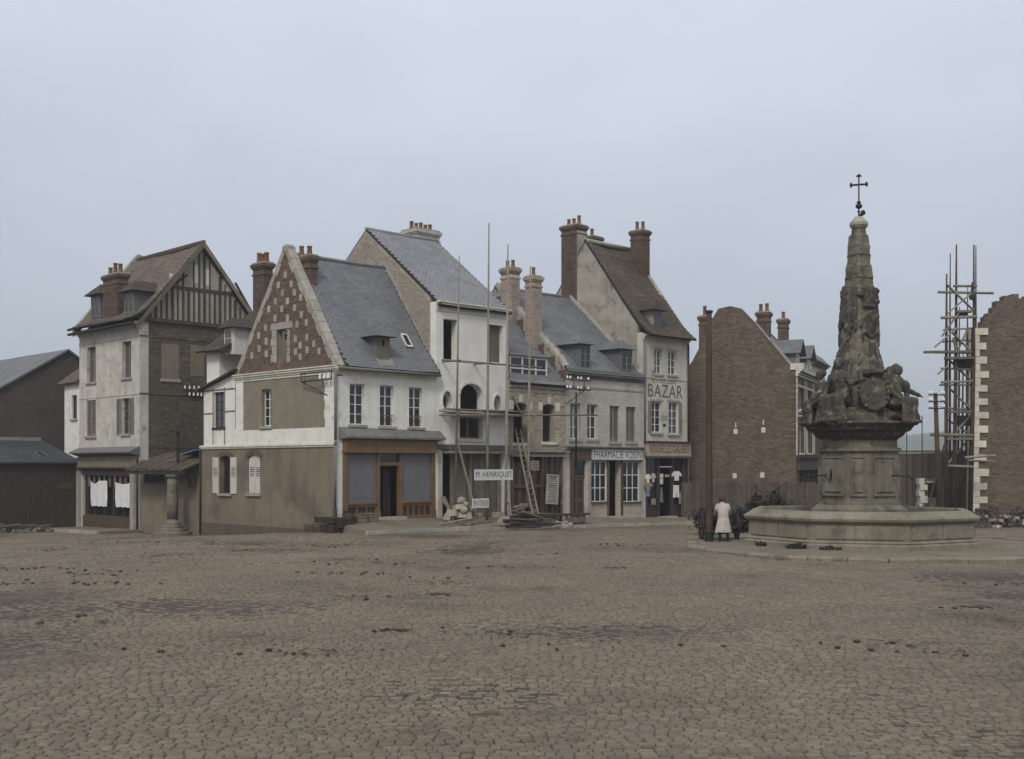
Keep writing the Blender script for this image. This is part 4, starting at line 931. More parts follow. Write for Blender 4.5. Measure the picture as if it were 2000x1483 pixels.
for u in (1261, 1284, 1312, 1334, 1340): T.part('pilaster', MB().box(A(u), A(u)+.13, -.05, .12, -.3, zs0-.06), 'wood_dark')
T.part('door', MB().box(A(1287), A(1311), .5, .55, -.2, zs0-.6), 'glass'); T.part('transom', MB().box(A(1286), A(1312), .0, .1, Z(913, A(1300), 0), Z(911, A(1300), 0)), 'paint_white')
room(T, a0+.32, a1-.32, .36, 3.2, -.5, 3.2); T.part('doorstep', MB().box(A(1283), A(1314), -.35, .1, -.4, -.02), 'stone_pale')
chimney(T, a0-.06, A(1146, 4.45), 4.45, 5.55, 9, Z(439, a0, 4.5), 'brick_chimney', np=3)
T.part('render_patch', MB().box(a0-.03, A(1145.5, 4.41), 4.415, 4.445, 10.5, Z(441, a0, 4.5)-.25), 'old_gable_render')
chimney(T, a1-.7, a1-.02, 2.6, 3.4, 9, Z(455, a1, 3.0), 'brick_chimney', np=2)
chimney(T, a0+1.9, a0+2.7, 5.0, 5.8, 10, Z(462, a0+2, 5.0), 'brick_chimney', np=1)
for i in range(16):
    for aa_ in (a1-.2,):
        b = br*(1-i/16); z = zr-(br-b)*sf; T.part('coping_stone', MB().add([(x, *p) for x in (aa_, a1+.08) for p in ((b-.3, z-.3*sf-.06), (b, z-.06), (b, z+.13), (b-.3, z-.3*sf+.13))], [(3,2,1,0),(4,5,6,7),(0,1,5,4),(1,2,6,5),(2,3,7,6),(3,0,4,7)]), 'stone_pale')
q = RA(1275, 1292, 606, 643, .12); d = dormer(T, q, .12, ze, sf, -.35, 'old_gable_render', 'tile_brown', hood=.6, over=.3, hip=.35)
T.part('dormer_door', MB().box(q[0]+.08, q[1]-.05, .09, .119, q[2], q[3]-.1), 'glass_old', d)
T.part('ridge_mortar', MB().tube((a0, br, zr+.02), (a1, br, zr+.02), .12), 'stone_pale', smooth=True)

# ================================================================== HALF-TIMBERED HOUSE
bb, bl = B(272), B(155); ar = 6.75
T = Thing(G, 'half_timbered_house', 'three storey house with half timbered gable and mossy tiled roof', 'house', (0, bb, -.7))
ze = 9.75; ap, zp = A(393, bb), Z(475, A(393, bb), bb)
FW = [RB(170, 187, 678, 747), RB(239, 256, 667, 738), RB(169, 187, 782, 852), RB(238, 253, 778, 848)]
zc = Z(884, 0, 19); sh_ = (B(258.5), B(161), -1.0, zc-.75)
T.part('front_wall', MB().wall('b', 0, rect(bb, bl, -1.6, ze), [rect(*q) for q in FW]+[rect(*sh_)], .33), 'cream_render')
sw_ = T.part('side_wall', MB().wall('a', bb+.002, rect(.332, ar, -1.6, ze), [], .33), 'brick_old'); bricks(T, sw_, 'a', bb+.002, rect(.5, ar, -.9, ze), [], 'brick_piece_old', 0, bw=.24, bh=.08, proud=.007)
T.part('quoin_strip', MB().box(.0, .48, bb-.012, bb+.001, -1.4, ze-.05), 'cream_render')
for z in (Z(655, 0, bb), Z(768, 0, bb)):
    T.part('string_course', MB().box(-.025, .01, bb-.02, bl, z-.05, z+.03), 'cream_render'); T.part('string_course', MB().box(.0, ar, bb-.035, bb-.013, z-.04, z+.03), 'brick_old')
T.part('string_course', MB().box(.5, ar, bb-.03, bb, Z(873, 0, bb)-.04, Z(873, 0, bb)+.04), 'brick_old')
T.part('patch', MB().box(A(315, bb), A(350, bb), bb-.02, bb, Z(742, 1.5, bb), Z(672, 1.5, bb)), 'beige_render'); T.part('patch', MB().box(A(372, bb), A(398, bb), bb-.02, bb, Z(735, 3, bb), Z(675, 3, bb)), 'beige_render')
T.part('wall_plate', MB().box(A(312, bb), A(352, bb), bb-.06, bb-.013, Z(746, 1.5, bb), Z(740, 1.5, bb)), 'stone_pale')
T.part('back_wall', MB().box(ar-.25, ar-.004, bb+.34, bl, -1.6, ze), 'brick_old'); T.part('side_wall', MB().box(.34, ar-.26, bl-.3, bl-.004, -1.6, ze), 'brick_old')
T.part('gable_wall', MB().wall('a', bl-.3, [(.34, ze+.003), (ar-.26, ze+.003), (ap, zp-.2)], [], .28), 'brick_old')
# timbered gable: rail, studs and plaster infill, some panels lost
gy = bb-.05; gt = lambda a: ze+.28+(zp-ze-.45)*(1-abs(a-ap)/(ap-.0 if a < ap else ar-ap))
T.part('infill', MB().wall('a', bb+.02, [(.15, ze+.1), (ar-.15, ze+.1), (ap, zp-.25)], [], .05), 'infill')
T.part('sill_beam', MB().box(-.1, ar+.05, bb-.14, bb+.1, ze-.04, ze+.14), 'stud_wood')
zr1 = Z(567, ap, bb); xr = (zr1-ze)/(zp-ze); T.part('rail', MB().box(ap*xr+.12, ar-(ar-ap)*xr-.12, bb-.03, bb+.08, zr1-.08, zr1+.08), 'stud_wood')
k = 0
for i in range(1, 21):
    a = .28+i*(ar-.5)/21; z1 = ze+(zp-ze)*(1-abs(a-ap)/(ap if a < ap else ar-ap))-.25
    if z1 < ze+.3: continue
    wd = .04+.018*((i*7) % 3); T.part('stud', MB().box(a-wd, a+wd, bb-.02-.004*(i % 2), bb+.08, ze+.14, min(z1, zr1-.08)), 'stud_wood')
    if z1 > zr1+.3 and i % 5 != 3: T.part('stud', MB().box(a-wd*.8, a+wd*.8, bb-.02-.004*(i % 2), bb+.08, zr1+.08, z1), 'stud_wood')
for a0_, z0_, a1_, z1_ in ((.9, zr1+.1, 2.1, zp-1.7), (ar-1.0, ze+.5, ar-1.9, zr1+.6)):
    T.part('brace', MB().bar((a0_+.9, bb+.0, z0_), (a1_+.5, bb+.0, z1_), .09, .11, (0, 1, 0)), 'stud_wood')
for q in ((ap-.42, ap-.12, zr1+.35, zp-1.15), (ap+.12, ap+.5, zr1+.25, zp-1.3), (ap-1.75, ap-1.45, zr1+.12, zr1+.65), (ap+1.3, ap+1.75, zr1+.1, zr1+.75), (ar-.95, ar-.6, ze+.2, ze+.55)):
    T.part('missing_panel', MB().box(q[0], q[1], bb+.008, bb+.019, q[2], q[3]), 'sign_white')
for s_ in (0, 1):
    p, q = (Vector((-.28, bb-.3, ze-.25)) if s_ == 0 else Vector((ar+.25, bb-.3, ze-.1))), Vector((ap, bb-.3, zp+.03))
    T.part('bargeboard', MB().add([(*((p if e == 0 else q)+Vector((0, dy, dz))),) for e in (0, 1) for dy, dz in ((-.03, -.28), (.03, -.28), (.03, .02), (-.03, .02))], [(3,2,1,0),(4,5,6,7),(0,1,5,4),(1,2,6,5),(2,3,7,6),(3,0,4,7)]), 'wood_grey')
sfB = (zp-ze+.1)/(ap+.35)
cn = ((-.4, bb-.28, ze-.2), (-.4, bl+.15, ze-.2), (ap, bl+.15, zp), (ap, bb-.28, zp))
ro = T.part('roof', MB().sheet(*cn, 18, 16, .1, .05, 21, .10, .32), 'roof_under'); roofing(T, ro, cn, 'tile_red', 0, .05, 21, .10, .32)
T.part('roof', MB().sheet((ar+.3, bb-.28, ze-.05), (ar+.3, bl+.15, ze-.05), (ap, bl+.15, zp), (ap, bb-.28, zp), 10, 8, .1, .04, 22, .05), 'tile_red')
T.part('ridge', MB().tube((ap, bb-.28, zp+.02), (ap, bl+.15, zp), .11), 'tile_red', smooth=True)
T.part('parapet', MB().add([(*p, ) for y_ in (bl+.1, bl+.42) for p in ((-.2, y_, ze+.1), (ap, y_, zp+.3), (ap+.3, y_, zp+.25), (ap+.3, y_, zp-.4), (-.2, y_, ze-.3))], [(4,3,2,1,0),(5,6,7,8,9),(0,1,6,5),(1,2,7,6),(2,3,8,7),(3,4,9,8),(4,0,5,9)]), 'stone_pale')
T.part('cornice', mould(MB(), 'b', 0, bb-.1, bl+.05, ze-.4, [(.1, .04), (.1, .12), (.12, .28)]), 'cream_render')
T.part('gutter', MB().tube((-.5, bb-.25, ze-.22), (-.5, bl+.2, ze-.24), .075), 'iron', smooth=True)
window(T, 'b', 0, FW[0], .16, 2, 3, fm='wood_grey', gm='glass_old'); window(T, 'b', 0, FW[1], .16, 2, 3, fm='wood_grey', gm='glass_old')
q = FW[2]; mid = (q[0]+q[1])/2; shutter(T, 'b', 0, q[0], mid-.005, q[2], q[3], .05, .09, 'shutter_grey', (.05, .95)); shutter(T, 'b', 0, mid+.005, q[1], q[2], q[3], .05, .09, 'shutter_grey', (.05, .95))
T.part('sill', MB().box(-.09, .1, q[0]-.1, q[1]+.1, q[2]-.11, q[2]-.003), 'stone_pale')
q = FW[3]; window(T, 'b', 0, q, .14, 2, 3, fm='wood_grey'); hw = (q[1]-q[0])*.55
shutter(T, 'b', 0, q[1]+.03, q[1]+.03+hw, q[2], q[3], mt='shutter_grey', louver=(.05, .95)); shutter(T, 'b', 0, q[0]-.03-hw, q[0]-.03, q[2], q[3], mt='shutter_grey', louver=(.05, .95))
# chimney on the eave and two dormers in the street roof slope
cb0, cb1 = B(232, .1), B(203, .1); chimney(T, .05, .6, cb0, cb1, ze-.2, Z(538, .15, (cb0+cb1)/2), 'brick_chimney', np=3, r=.12, h=.5)
for u0, u1, v0, v1 in ((244, 262, 570, 612), (179, 196, 577, 620)):
    q = RB(u0, u1, v0, v1, .05); bm_, z0, z1 = (q[0]+q[1])/2, q[2], q[3]; ab = (z1-ze+.2)/sfB+.3
    d = T.part('dormer', MB().box(.05, max(ab, 1.1), q[0]-.06, q[1]+.06, z0-.3, z1+.05), 'slate')
    zt = z1+.6; o_ = .3; e0, e1 = q[0]-.06-o_, q[1]+.06+o_; at_ = (zt-ze+.2)/sfB+.1
    T.part('dormer_roof', MB().add([(.05-o_, e0, z1), (.05-o_, e1, z1), (ab+.2, e1, z1), (ab+.2, e0, z1), (.3, bm_, zt), (at_, bm_, zt)], [(0,1,4),(1,2,5,4),(3,0,4,5),(3,2,1,0),(2,3,5)]), 'tile_brown', d)
    window(T, 'b', .05, (q[0]+.02, q[1]-.02, z0, z1-.06), -.05, 2, 2, fm='shutter_grey', gm='glass', sill=None, parent=d)
# shopfront
T.part('shop_hood', MB().add([(*p,) for s_ in (bb-.05, bl+.05) for p in ((.0, s_, zc+.28), (-.55, s_, zc+.03), (-.55, s_, zc-.03), (.0, s_, zc-.2))], [(3,2,1,0),(4,5,6,7),(0,1,5,4),(1,2,6,5),(2,3,7,6),(3,0,4,7)]), 'zinc')
T.part('fascia', MB().box(-.18, .05, bb+.03, bl-.05, zc-.72, zc-.21), 'wood_grey'); T.part('fascia_moulding', MB().box(-.26, .0, bb, bl, zc-.8, zc-.722), 'wood_door')
for u0, u1 in ((258.5, 266), (150, 159)): T.part('pilaster', MB().box(-.14, .03, B(u1), B(u0), -1.2, zc-.8), 'stone_pale')
p0, p1 = sh_[0]+.05, sh_[1]-.1; z0, z1 = Z(1010, 0, 19), sh_[3]
T.part('stall_riser', MB().box(-.02, .1, p0, p1, -1.3, z0), 'wood_door')
T.part('blind_box', MB().box(-.08, .1, p0, p1, z1-.42, z1), 'wood_dark')
gl = RB(170, 258, 922, 1008, .1)
window(T, 'b', 0, (p0, p1, z0, z1-.42), .1, 5, 1, fm='wood_door', sill=None, mw=.09, gm='glass')
for i in range(9): T.part('slat', MB().box(.02, .06, p0+.05+i*(p1-p0-.2)/9, p0+.05+i*(p1-p0-.2)/9+.16, z1-1.0, z1-.43), 'wood_grey')
for u0, u1, v0, v1, lb in ((178, 210, 939, 989, 'white cloth with a sagging corner hung in the dark shop window'), (226, 257.5, 942, 991, 'square white cloth hung flat beside the shop door pilaster')):
    q = RB(u0, u1, v0, v1, -.1); m = MB(); n_ = 12; rows_ = 10; g = []
    for j in range(rows_+1):
        for i in range(n_+1):
            s_ = q[0]+(q[1]-q[0])*i/n_; z = q[3]-(q[3]-q[2])*j/rows_; sag_ = .12*math.sin(math.pi*(i/n_))*(1-j/rows_)**2 if u0 > 200 else .2*max(0, math.sin(math.pi*min(1, (1-i/n_)*2)))*(1-j/rows_)**3
            g.append((-.12+.025*math.sin(i*1.3+j*.4)*(j/rows_), s_, z-sag_*.8+.02*math.sin(i*1.7)*(j/rows_)))
    m.add(g+[(x+.008, y_, z) for x, y_, z in g], [(j*(n_+1)+i, j*(n_+1)+i+1, (j+1)*(n_+1)+i+1, (j+1)*(n_+1)+i) for j in range(rows_) for i in range(n_)])
    single(G, 'hanging_cloth', m, 'cloth_white', (-.12, q[0], q[2]), lb, 'cloth', 'white cloths hung in the shop window', smooth=True)
T.part('downpipe', MB().tube((-.1, bb+.02, zc-.3), (-.1, bb+.02, -1.0), .05), 'iron', smooth=True)
TI = Thing(G, 'insulator_rack', 'rack of white porcelain insulators on the dark brick side wall', 'insulators', (A(372, bb), bb-.05, 5.4))
m = MB()
for v in (760, 773): m.tube((A(355, bb), bb-.12, Z(v, 2.5, bb)), (A(396, bb), bb-.12, Z(v, 2.5, bb)), .02, n=5); m.tube((A(376, bb), bb-.12, Z(v, 2.5, bb)), (A(376, bb), bb, Z(v, 2.5, bb)), .02, n=5)
TI.part('rail', m, 'iron')
for v, us in ((759, (359, 368, 377, 386)), (772, (368, 376, 384, 391))):
    for u in us: TI.part('insulator', MB().lathe((A(u, bb), bb-.12, Z(v, 2.5, bb)-.02), [(.02, -.02), (.05, 0), (.048, .07), (.028, .10), (.038, .13), (.015, .17)], 8), 'porcelain', smooth=True)

# ================================================================== ANNEX WITH PANTILED CANOPY
T = Thing(G, 'annex', 'low rendered annex wall under a sagging pantiled canopy', 'annex', (0, bE, -.6))
zt = Z(898, 0, 13)
v1 = RB(281, 320, 926, 942); v2 = RB(366, 373, 936, 950); v3 = RB(377, 384, 930, 950)
T.part('wall', MB().wall('b', .02, rect(bE+.002, bb-.004, -1.6, zt), [rect(*v1), rect(*v2), rect(*v3)], .3), 'beige_render')
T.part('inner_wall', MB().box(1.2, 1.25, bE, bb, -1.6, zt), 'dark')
for t in (.25, .5, .75): T.part('vent_bar', MB().box(.05, .12, v1[0]+(v1[1]-v1[0])*t-.05, v1[0]+(v1[1]-v1[0])*t+.05, v1[2], v1[3]), 'brick_chimney')
T.part('sill', MB().box(-.05, .1, v1[0]-.1, v1[1]+.1, v1[2]-.1, v1[2]-.003), 'brick_chimney')
for q in (v2, v3): T.part('sill', MB().box(-.04, .1, q[0]-.03, q[1]+.03, q[2]-.09, q[2]-.003), 'brick_chimney')
T.part('upper_wall', MB().box(.05, .3, bE+.002, B(388), zt+.002, 3.3), 'beige_render')
cb0, cb1 = B(374, -.5), B(264, -.5); n_ = 22; zc0, zc1 = Z(917, -.9, 13), Z(893, .6, 13.5)+.15
for i in range(n_):                                # pantiles: one ridge per course of tiles
    y0 = cb0+(cb1-cb0)*i/n_; wd = (cb1-cb0)/n_; m = MB(); pr = []
    for e, (x, z) in enumerate(((-1.0, zc0-.02*math.sin(i*.8)), (.9, zc1+.05*math.sin(i*.5)))):
        pr.append([(x, y0+wd*(j/6), z+.07*math.sin(math.pi*j/6)) for j in range(7)]+[(x, y0+wd, z-.06), (x, y0, z-.06)])
    T.part('roof_tile', m.ring(pr), 'tile_brown' if i % 3 else 'tile_red')
T.part('eave_beam', MB().box(-.95, -.8, cb0, cb1, zc0-.22, zc0-.075), 'wood_dark')
q = RB(357, 386, 866, 890, .2); T.part('sheet_roof', MB().slab([(-.15, B(386, 0), 3.35), (1.4, B(386, 0), 3.35), (1.4, B(357, 0), Z(888, 0, 12)), (-.15, B(357, 0), Z(888, 0, 12))], .04), 'blue_sheet')
T.part('smoke_pipe', MB().path([(-.35, B(347.5, -.35), zc0), (-.35, B(347.5, -.35), Z(845, -.35, 12))], .075, 8).lathe((-.35, B(347.5, -.35), Z(845, -.35, 12)), [(.2, 0), (.2, .04), (.05, .1)], 8), 'iron', smooth=False)
# stone column on round steps
cb, ca = B(337, -1.0), -1.0; zg = Z(1043, ca, cb)
T = Thing(G, 'stone_column', 'weathered stone column standing on three round steps by the annex', 'column', (ca, cb, zg))
for k, (r_, z0, z1) in enumerate(((.86, -.25, .12), (.66, .12, .26), (.47, .26, .4))): T.part('step', MB().lathe((ca, cb, zg), [(r_, z0), (r_, z1-.03), (r_-.03, z1)], 20), 'stone_fountain')
T.part('base', MB().lathe((ca, cb, zg), [(.36, .4), (.36, .52), (.28, .58), (.26, .66)], 14), 'stone_fountain')
T.part('shaft', MB().lathe((ca, cb, zg), [(.245, .66), (.25, 1.4), (.235, 2.2), (.22, zc0-zg-.4)], 14), 'stone_fountain', smooth=True)
T.part('capital', MB().lathe((ca, cb, zg), [(.22, zc0-zg-.4), (.3, zc0-zg-.33), (.3, zc0-zg-.23)], 14), 'stone_fountain')

# ================================================================== WHITE BACK HOUSE between the two
a_ = 1.2; T = Thing(G, 'back_house', 'small white house with tiled dormer squeezed behind the corner house', 'house', (a_, 12, -.5))
b0_, b1_ = 10.6, B(404, a_); ze = Z(686, a_, b1_-1)
T.part('wall', MB().wall('b', a_, rect(b0_, b1_, -1, ze), [], .3), 'white_render'); T.part('wall', MB().box(a_+.31, 5, b0_+.0, b0_+.3, -1, ze), 'white_render'); T.part('wall', MB().box(a_+.31, 5, b1_-.3, b1_-.002, -1, ze), 'white_render')
T.part('roof', MB().sheet((a_-.35, b0_-.8, ze-.1), (a_-.35, b1_+.3, ze-.1), (a_+2.6, b1_+.3, ze+2.2), (a_+2.6, b0_-.8, ze+2.2), 8, 8, .1, .04, 31, .03, .15), 'tile_brown')
T.part('roof', MB().sheet((a_+5.4, b0_-.8, ze-.1), (a_+5.4, b1_+.3, ze-.1), (a_+2.6, b1_+.3, ze+2.2), (a_+2.6, b0_-.8, ze+2.2), 6, 6, .1, .04, 32), 'tile_brown')
q = RB(439, 455, 640, 680, a_+.2); bm_ = (q[0]+q[1])/2
d = T.part('dormer', MB().box(a_+.2, a_+2.2, q[0]-.05, q[1]+.05, q[2]-.3, q[3]), 'white_render')
T.part('dormer_roof', MB().add([(a_-.05, q[0]-.35, q[3]-.02), (a_-.05, q[1]+.35, q[3]-.02), (a_+2.6, q[1]+.35, q[3]-.02), (a_+2.6, q[0]-.35, q[3]-.02), (a_+.3, bm_, q[3]+.45), (a_+2.6, bm_, q[3]+.45)], [(0,1,4),(1,2,5,4),(3,0,4,5),(3,2,1,0),(2,3,5)]), 'tile_brown', d)
window(T, 'b', a_+.2, (q[0]+.03, q[1]-.03, q[2], q[3]-.05), -.04, 1, 2, fm='shutter_white', gm='glass_old', sill=None, parent=d)

# ================================================================== FAR LEFT: gabled brick house, white strip house, shed
bs = bl+.5
T = Thing(G, 'narrow_house', 'narrow white house with red tiled roof beside the half timbered house', 'house', (.3, bl+.5, -.8))
q = RB(140, 150, 772, 818, .25); b1_ = B(126, .25); ze = Z(748, .25, b1_)
T.part('wall', MB().wall('b', .25, rect(bl+.02, b1_, -1.5, ze), [rect(*q)], .3), 'white_render'); window(T, 'b', .25, q, .1, 1, 2, fm='wood_dark')
T.part('roof', MB().sheet((-.05, bl+.45, ze-.05), (-.05, b1_+.3, ze-.05), (3, b1_+.3, ze+2.2), (3, bl+.45, ze+2.2), 6, 6, .1, .04, 41), 'tile_red'); T.part('wall', MB().box(.56, 3.2, b1_-.3, b1_-.01, -1.5, ze-.1), 'white_render')
bg_ = b1_+2.6
T = Thing(G, 'gabled_brick_house', 'dark brick house showing its gable end and slate roof above the shed', 'house', (-4, bg_, -1))
ap2 = A(132, bg_); zp2 = Z(685, ap2, bg_); hw = 7.5; ze2 = zp2-hw*.62
T.part('gable_wall', MB().wall('a', bg_, [(ap2-hw, -2), (ap2+hw*.7, -2), (ap2+hw*.7, zp2-hw*.7*.62), (ap2, zp2), (ap2-hw, ze2)], [], .35), 'brick_dark')
T.part('side_wall', MB().box(ap2-hw, ap2-hw+.3, bg_+.36, bg_+12, -2, ze2), 'brick_dark')
T.part('roof', MB().sheet((ap2-hw-.3, bg_-.15, ze2-.1), (ap2-hw-.3, bg_+12, ze2-.1), (ap2, bg_+12, zp2+.08), (ap2, bg_-.15, zp2+.08), 10, 10, .1, .03, 51, .03), 'slate')
T.part('roof', MB().sheet((ap2+hw*.7, bg_-.15, zp2-hw*.7*.62), (ap2+hw*.7, bg_+12, zp2-hw*.7*.62), (ap2, bg_+12, zp2+.08), (ap2, bg_-.15, zp2+.08), 6, 6, .1, .03, 52), 'slate')
bf = bl+.05; T = Thing(G, 'slate_shed', 'dark wooden shed with slate lean-to roof and skylight below the brick gable', 'shed', (-4, bf, -1))
za, zb_ = Z(860, -1, bg_-.1), Z(903, -.5, bf)
T.part('roof', MB().sheet((-14, bf-.25, zb_), (.1, bf-.25, zb_), (.2, bg_-.02, za), (-14, bg_-.02, za), 12, 8, .09, .02, 61), 'slate_dark')
T.part('flashing', MB().box(-14, .0, bg_-.12, bg_-.005, za-.02, za+.16), 'lead')
sfs = (za-zb_)/(bg_-bf+.25); skylight(T, A(78, bf+1), A(93, bf+1), bf+.9, bf+1.9, sfs, zb_, bf-.25, 'zinc')
xx = -14.0; rs = random.Random(8)
while xx < -.05:
    wd = rs.uniform(.2, .3); T.part('board', MB().box(xx, min(xx+wd-.01, -.03), bf+rs.uniform(0, .03), bf+.08, -1.6, zb_+.05), 'wood_dark'); xx += wd
T.part('hatch_frame', MB().box(A(112, bf), A(140, bf), bf-.05, bf-.002, Z(955, -1.5, bf), Z(945, -1.5, bf)), 'wood_door')
# ================================================================== BRICK GABLE HOUSE (turned away from the old grid)
Hh = Frame(15.3, 62.0, 66.0)
T = Thing(Hh, 'brick_gable_house', 'big brown brick house with blank gable wall and ragged chimney top', 'house', (0, 0, -.4))
def hb(u, v): b = Hh.B(u); return (b, Hh.Z(v, 0, b))
outl = [hb(1555, 720), hb(1545, 714), hb(1500, 662), hb(1476, 632), hb(1463, 619), hb(1448, 603), hb(1427, 598), hb(1403, 603), hb(1394, 618), hb(1386, 640), hb(1352, 706), hb(1344, 716)]
bw = outl[-1][0]
gw_ = T.part('gable_wall', MB().wall('b', 0, [(0, -1.5)]+outl+[(bw, -1.5)], [], .35), 'brick_house'); bricks(T, gw_, 'b', 0, [(0.02, -.6)]+outl+[(bw, -.6)], [], 'brick_piece_brown', 0, bw=.24, bh=.08, proud=.007)
ze = outl[0][1]; brr, zrr = hb(1427, 602)
fa1 = Hh.A(1602)
Wf = [Hh.RA(1562, 1568.5, 752, 800), Hh.RA(1577, 1583, 757, 800), Hh.RA(1562, 1568.5, 823, 885), Hh.RA(1577, 1583, 823, 885)]
zsh = Hh.Z(890, 2, 0)
gfr = (.5, fa1-.4, -.5, zsh-.5)
T.part('front_wall', MB().wall('a', .002, rect(.352, fa1, -1.5, ze), [rect(*q) for q in Wf]+[rect(*gfr)], .33), 'brick_house')
for q in Wf: window(T, 'a', 0, q, .14, 2, 3, sill='stone_quoin')
for k in range(int((ze-zsh)/.3)):
    z0 = zsh+k*.3; T.part('quoin', MB().box(-.012, .36 if k % 2 else .28, -.03, .001, z0, z0+.29), 'stone_quoin')
    T.part('quoin', MB().box(-.03, -.001, .02, .42 if k % 2 else .3, z0, z0+.14), 'brick_chimney')
for u in (1571, 1574.5, 1587, 1590): T.part('stone_band', MB().box(Hh.A(u), Hh.A(u)+.14, -.035, .001, zsh+.1, ze-.45), 'stone_quoin')
for z in (ze-.95, Hh.Z(815, 1, 0), Hh.Z(806, 1, 0)): T.part('stone_band', MB().box(.37, fa1, -.04, .001, z, z+.14), 'stone_quoin')
T.part('cornice', mould(MB(), 'a', 0, -.05, fa1, ze-.4, [(.14, .1), (.12, .2), (.14, .32)]), 'stone_quoin')
T.part('kneeler', MB().box(-.06, .5, -.38, .3, ze-.06, ze+.28), 'stone_quoin')
T.part('shop_cornice', mould(MB(), 'a', 0, .3, fa1, zsh-.3, [(.15, .12), (.12, .25)]), 'wood_dark'); T.part('fascia', MB().box(.4, fa1, -.1, .0, zsh-.8, zsh-.3), 'wood_door')
x = .5
while x < fa1-.5:
    T.part('shop_post', MB().box(x, x+.14, -.06, .2, -1, zsh-.8), 'wood_dark'); T.part('shop_board', MB().box(x+.14, x+.93, .12, .16, -1, zsh-.85), 'wood_door'); x += .95
sfh = (zrr-ze)/brr
T.part('roof', MB().sheet((.36, -.3, ze-.15), (fa1+.1, -.3, ze-.15), (fa1+.1, brr, zrr-.15), (.36, brr, zrr-.15), 10, 10, .09, .02, 71), 'slate')
T.part('roof', MB().sheet((.36, bw+.2, ze-.1), (fa1+.1, bw+.2, ze-.1), (fa1+.1, brr, zrr-.15), (.36, brr, zrr-.15), 6, 6, .09, .02, 72), 'slate')
T.part('gable_wall', MB().wall('b', fa1-.02, [(0, -1.5), (0, ze), (brr, zrr), (bw, ze), (bw, -1.5)], [], .3), 'brick_house'); T.part('back_wall', MB().box(.36, fa1, bw-.3, bw-.002, -1.5, ze), 'brick_house')
for i in range(9):
    t0, t1 = i/9, (i+.97)/9; p, q = Vector((0, *outl[1])), Vector((0, *outl[3])); a_, b_ = p.lerp(q, t0), p.lerp(q, t1)
    T.part('coping_stone', MB().add([(x, c.y, c.z+d) for x in (-.05, .4) for c, d in ((a_, -.04), (b_, -.04), (b_, .12), (a_, .12))], [(3,2,1,0),(4,5,6,7),(0,1,5,4),(1,2,6,5),(2,3,7,6),(3,0,4,7)]), 'stone_pale')
def chH(u0, u1, v0, zb, a0, dep, np, along='b'):
    b0, b1 = Hh.B(u1, a0), Hh.B(u0, a0); chimney(T, a0, a0+dep, b0, b1, zb, Hh.Z(v0, a0, b0), 'brick_chimney', np=np, along=along, h=.5, r=.11)
chH(1365, 1383, 618, 7, .02, .6, 1); chH(1478, 1502, 610, 8, .04, .55, 2); chH(1519, 1537, 624, 8, 5.2, .6, 1)
for a0 in (.9, 4.4):
    z0, z1 = ze+.05, Hh.Z(688, 1, .5); bf = .25; w_ = 1.5; be = (z1-ze+.15)/sfh+.1
    d = T.part('dormer', MB().box(a0, a0+w_, bf, be, z0-.2, z1), 'slate')
    zt = z1+.75; bt = (zt-ze)/sfh; o_ = .22
    T.part('dormer_roof', MB().slab([(a0-o_, bf-.35, z1-.08), (a0-o_, be, z1-.08), (a0+w_/2, bt, zt), (a0+w_/2, bf-.35, zt)], .07), 'slate', d)
    T.part('dormer_roof', MB().slab([(a0+w_+o_, bf-.35, z1-.08), (a0+w_+o_, be, z1-.08), (a0+w_/2, bt, zt), (a0+w_/2, bf-.35, zt)], .07), 'slate', d)
    T.part('dormer_gable', MB().add([(a0, y_, z1) for y_ in (bf, bf+.1)]+[(a0+w_, y_, z1) for y_ in (bf, bf+.1)]+[(a0+w_/2, y_, zt-.06) for y_ in (bf, bf+.1)], [(0,2,4),(5,3,1),(0,1,3,2),(2,3,5,4),(4,5,1,0)]), 'wood_dark', d)
    window(T, 'a', bf, (a0+.2, a0+w_-.2, z0+.1, z1-.1), -.05, 2, 3, gm='glass_old', sill=None, parent=d)
for u, v in ((1437, 843), (1491, 840), (1435, 929.5), (1489, 928)):
    b, z = hb(u, v); T.part('wall_plate', MB().box(-.03, -.002, b-.11, b+.11, z-.14, z+.14), 'sign_white')
for u, v in ((1437, 834), (1491, 828)):
    b, z = hb(u, v); T.part('chalk_mark', MB().box(-.02, -.002, b-.03, b+.03, z-.05, z+.22), 'sign_white')
# house far behind it
Ff = Frame(21.3, 82, 66)
T = Thing(Ff, 'far_house', 'grey house end with projecting cornice behind the brick house', 'house', (0, 0, 0))
zt = Ff.Z(712, 0, 0); b1 = Ff.B(1578); T.part('wall', MB().wall('b', 0, [(0, -1), (b1, -1), (b1, zt), (b1*.55, zt+.9), (b1*.2, zt+.3), (0, zt)], [], .4), 'cream_render')
T.part('wall', MB().box(.41, 6, 0, .3, -1, zt), 'cream_render'); T.part('cornice', mould(MB(), 'a', 0, -.1, 6, zt, [(.12, .15), (.12, .3), (.1, .45)]), 'stone_fountain'); T.part('roof', MB().slab([(-.1, -.4, zt+.36), (6, -.4, zt+.36), (6, b1, zt+1.0), (-.1, b1, zt+1.0)], .1), 'slate')
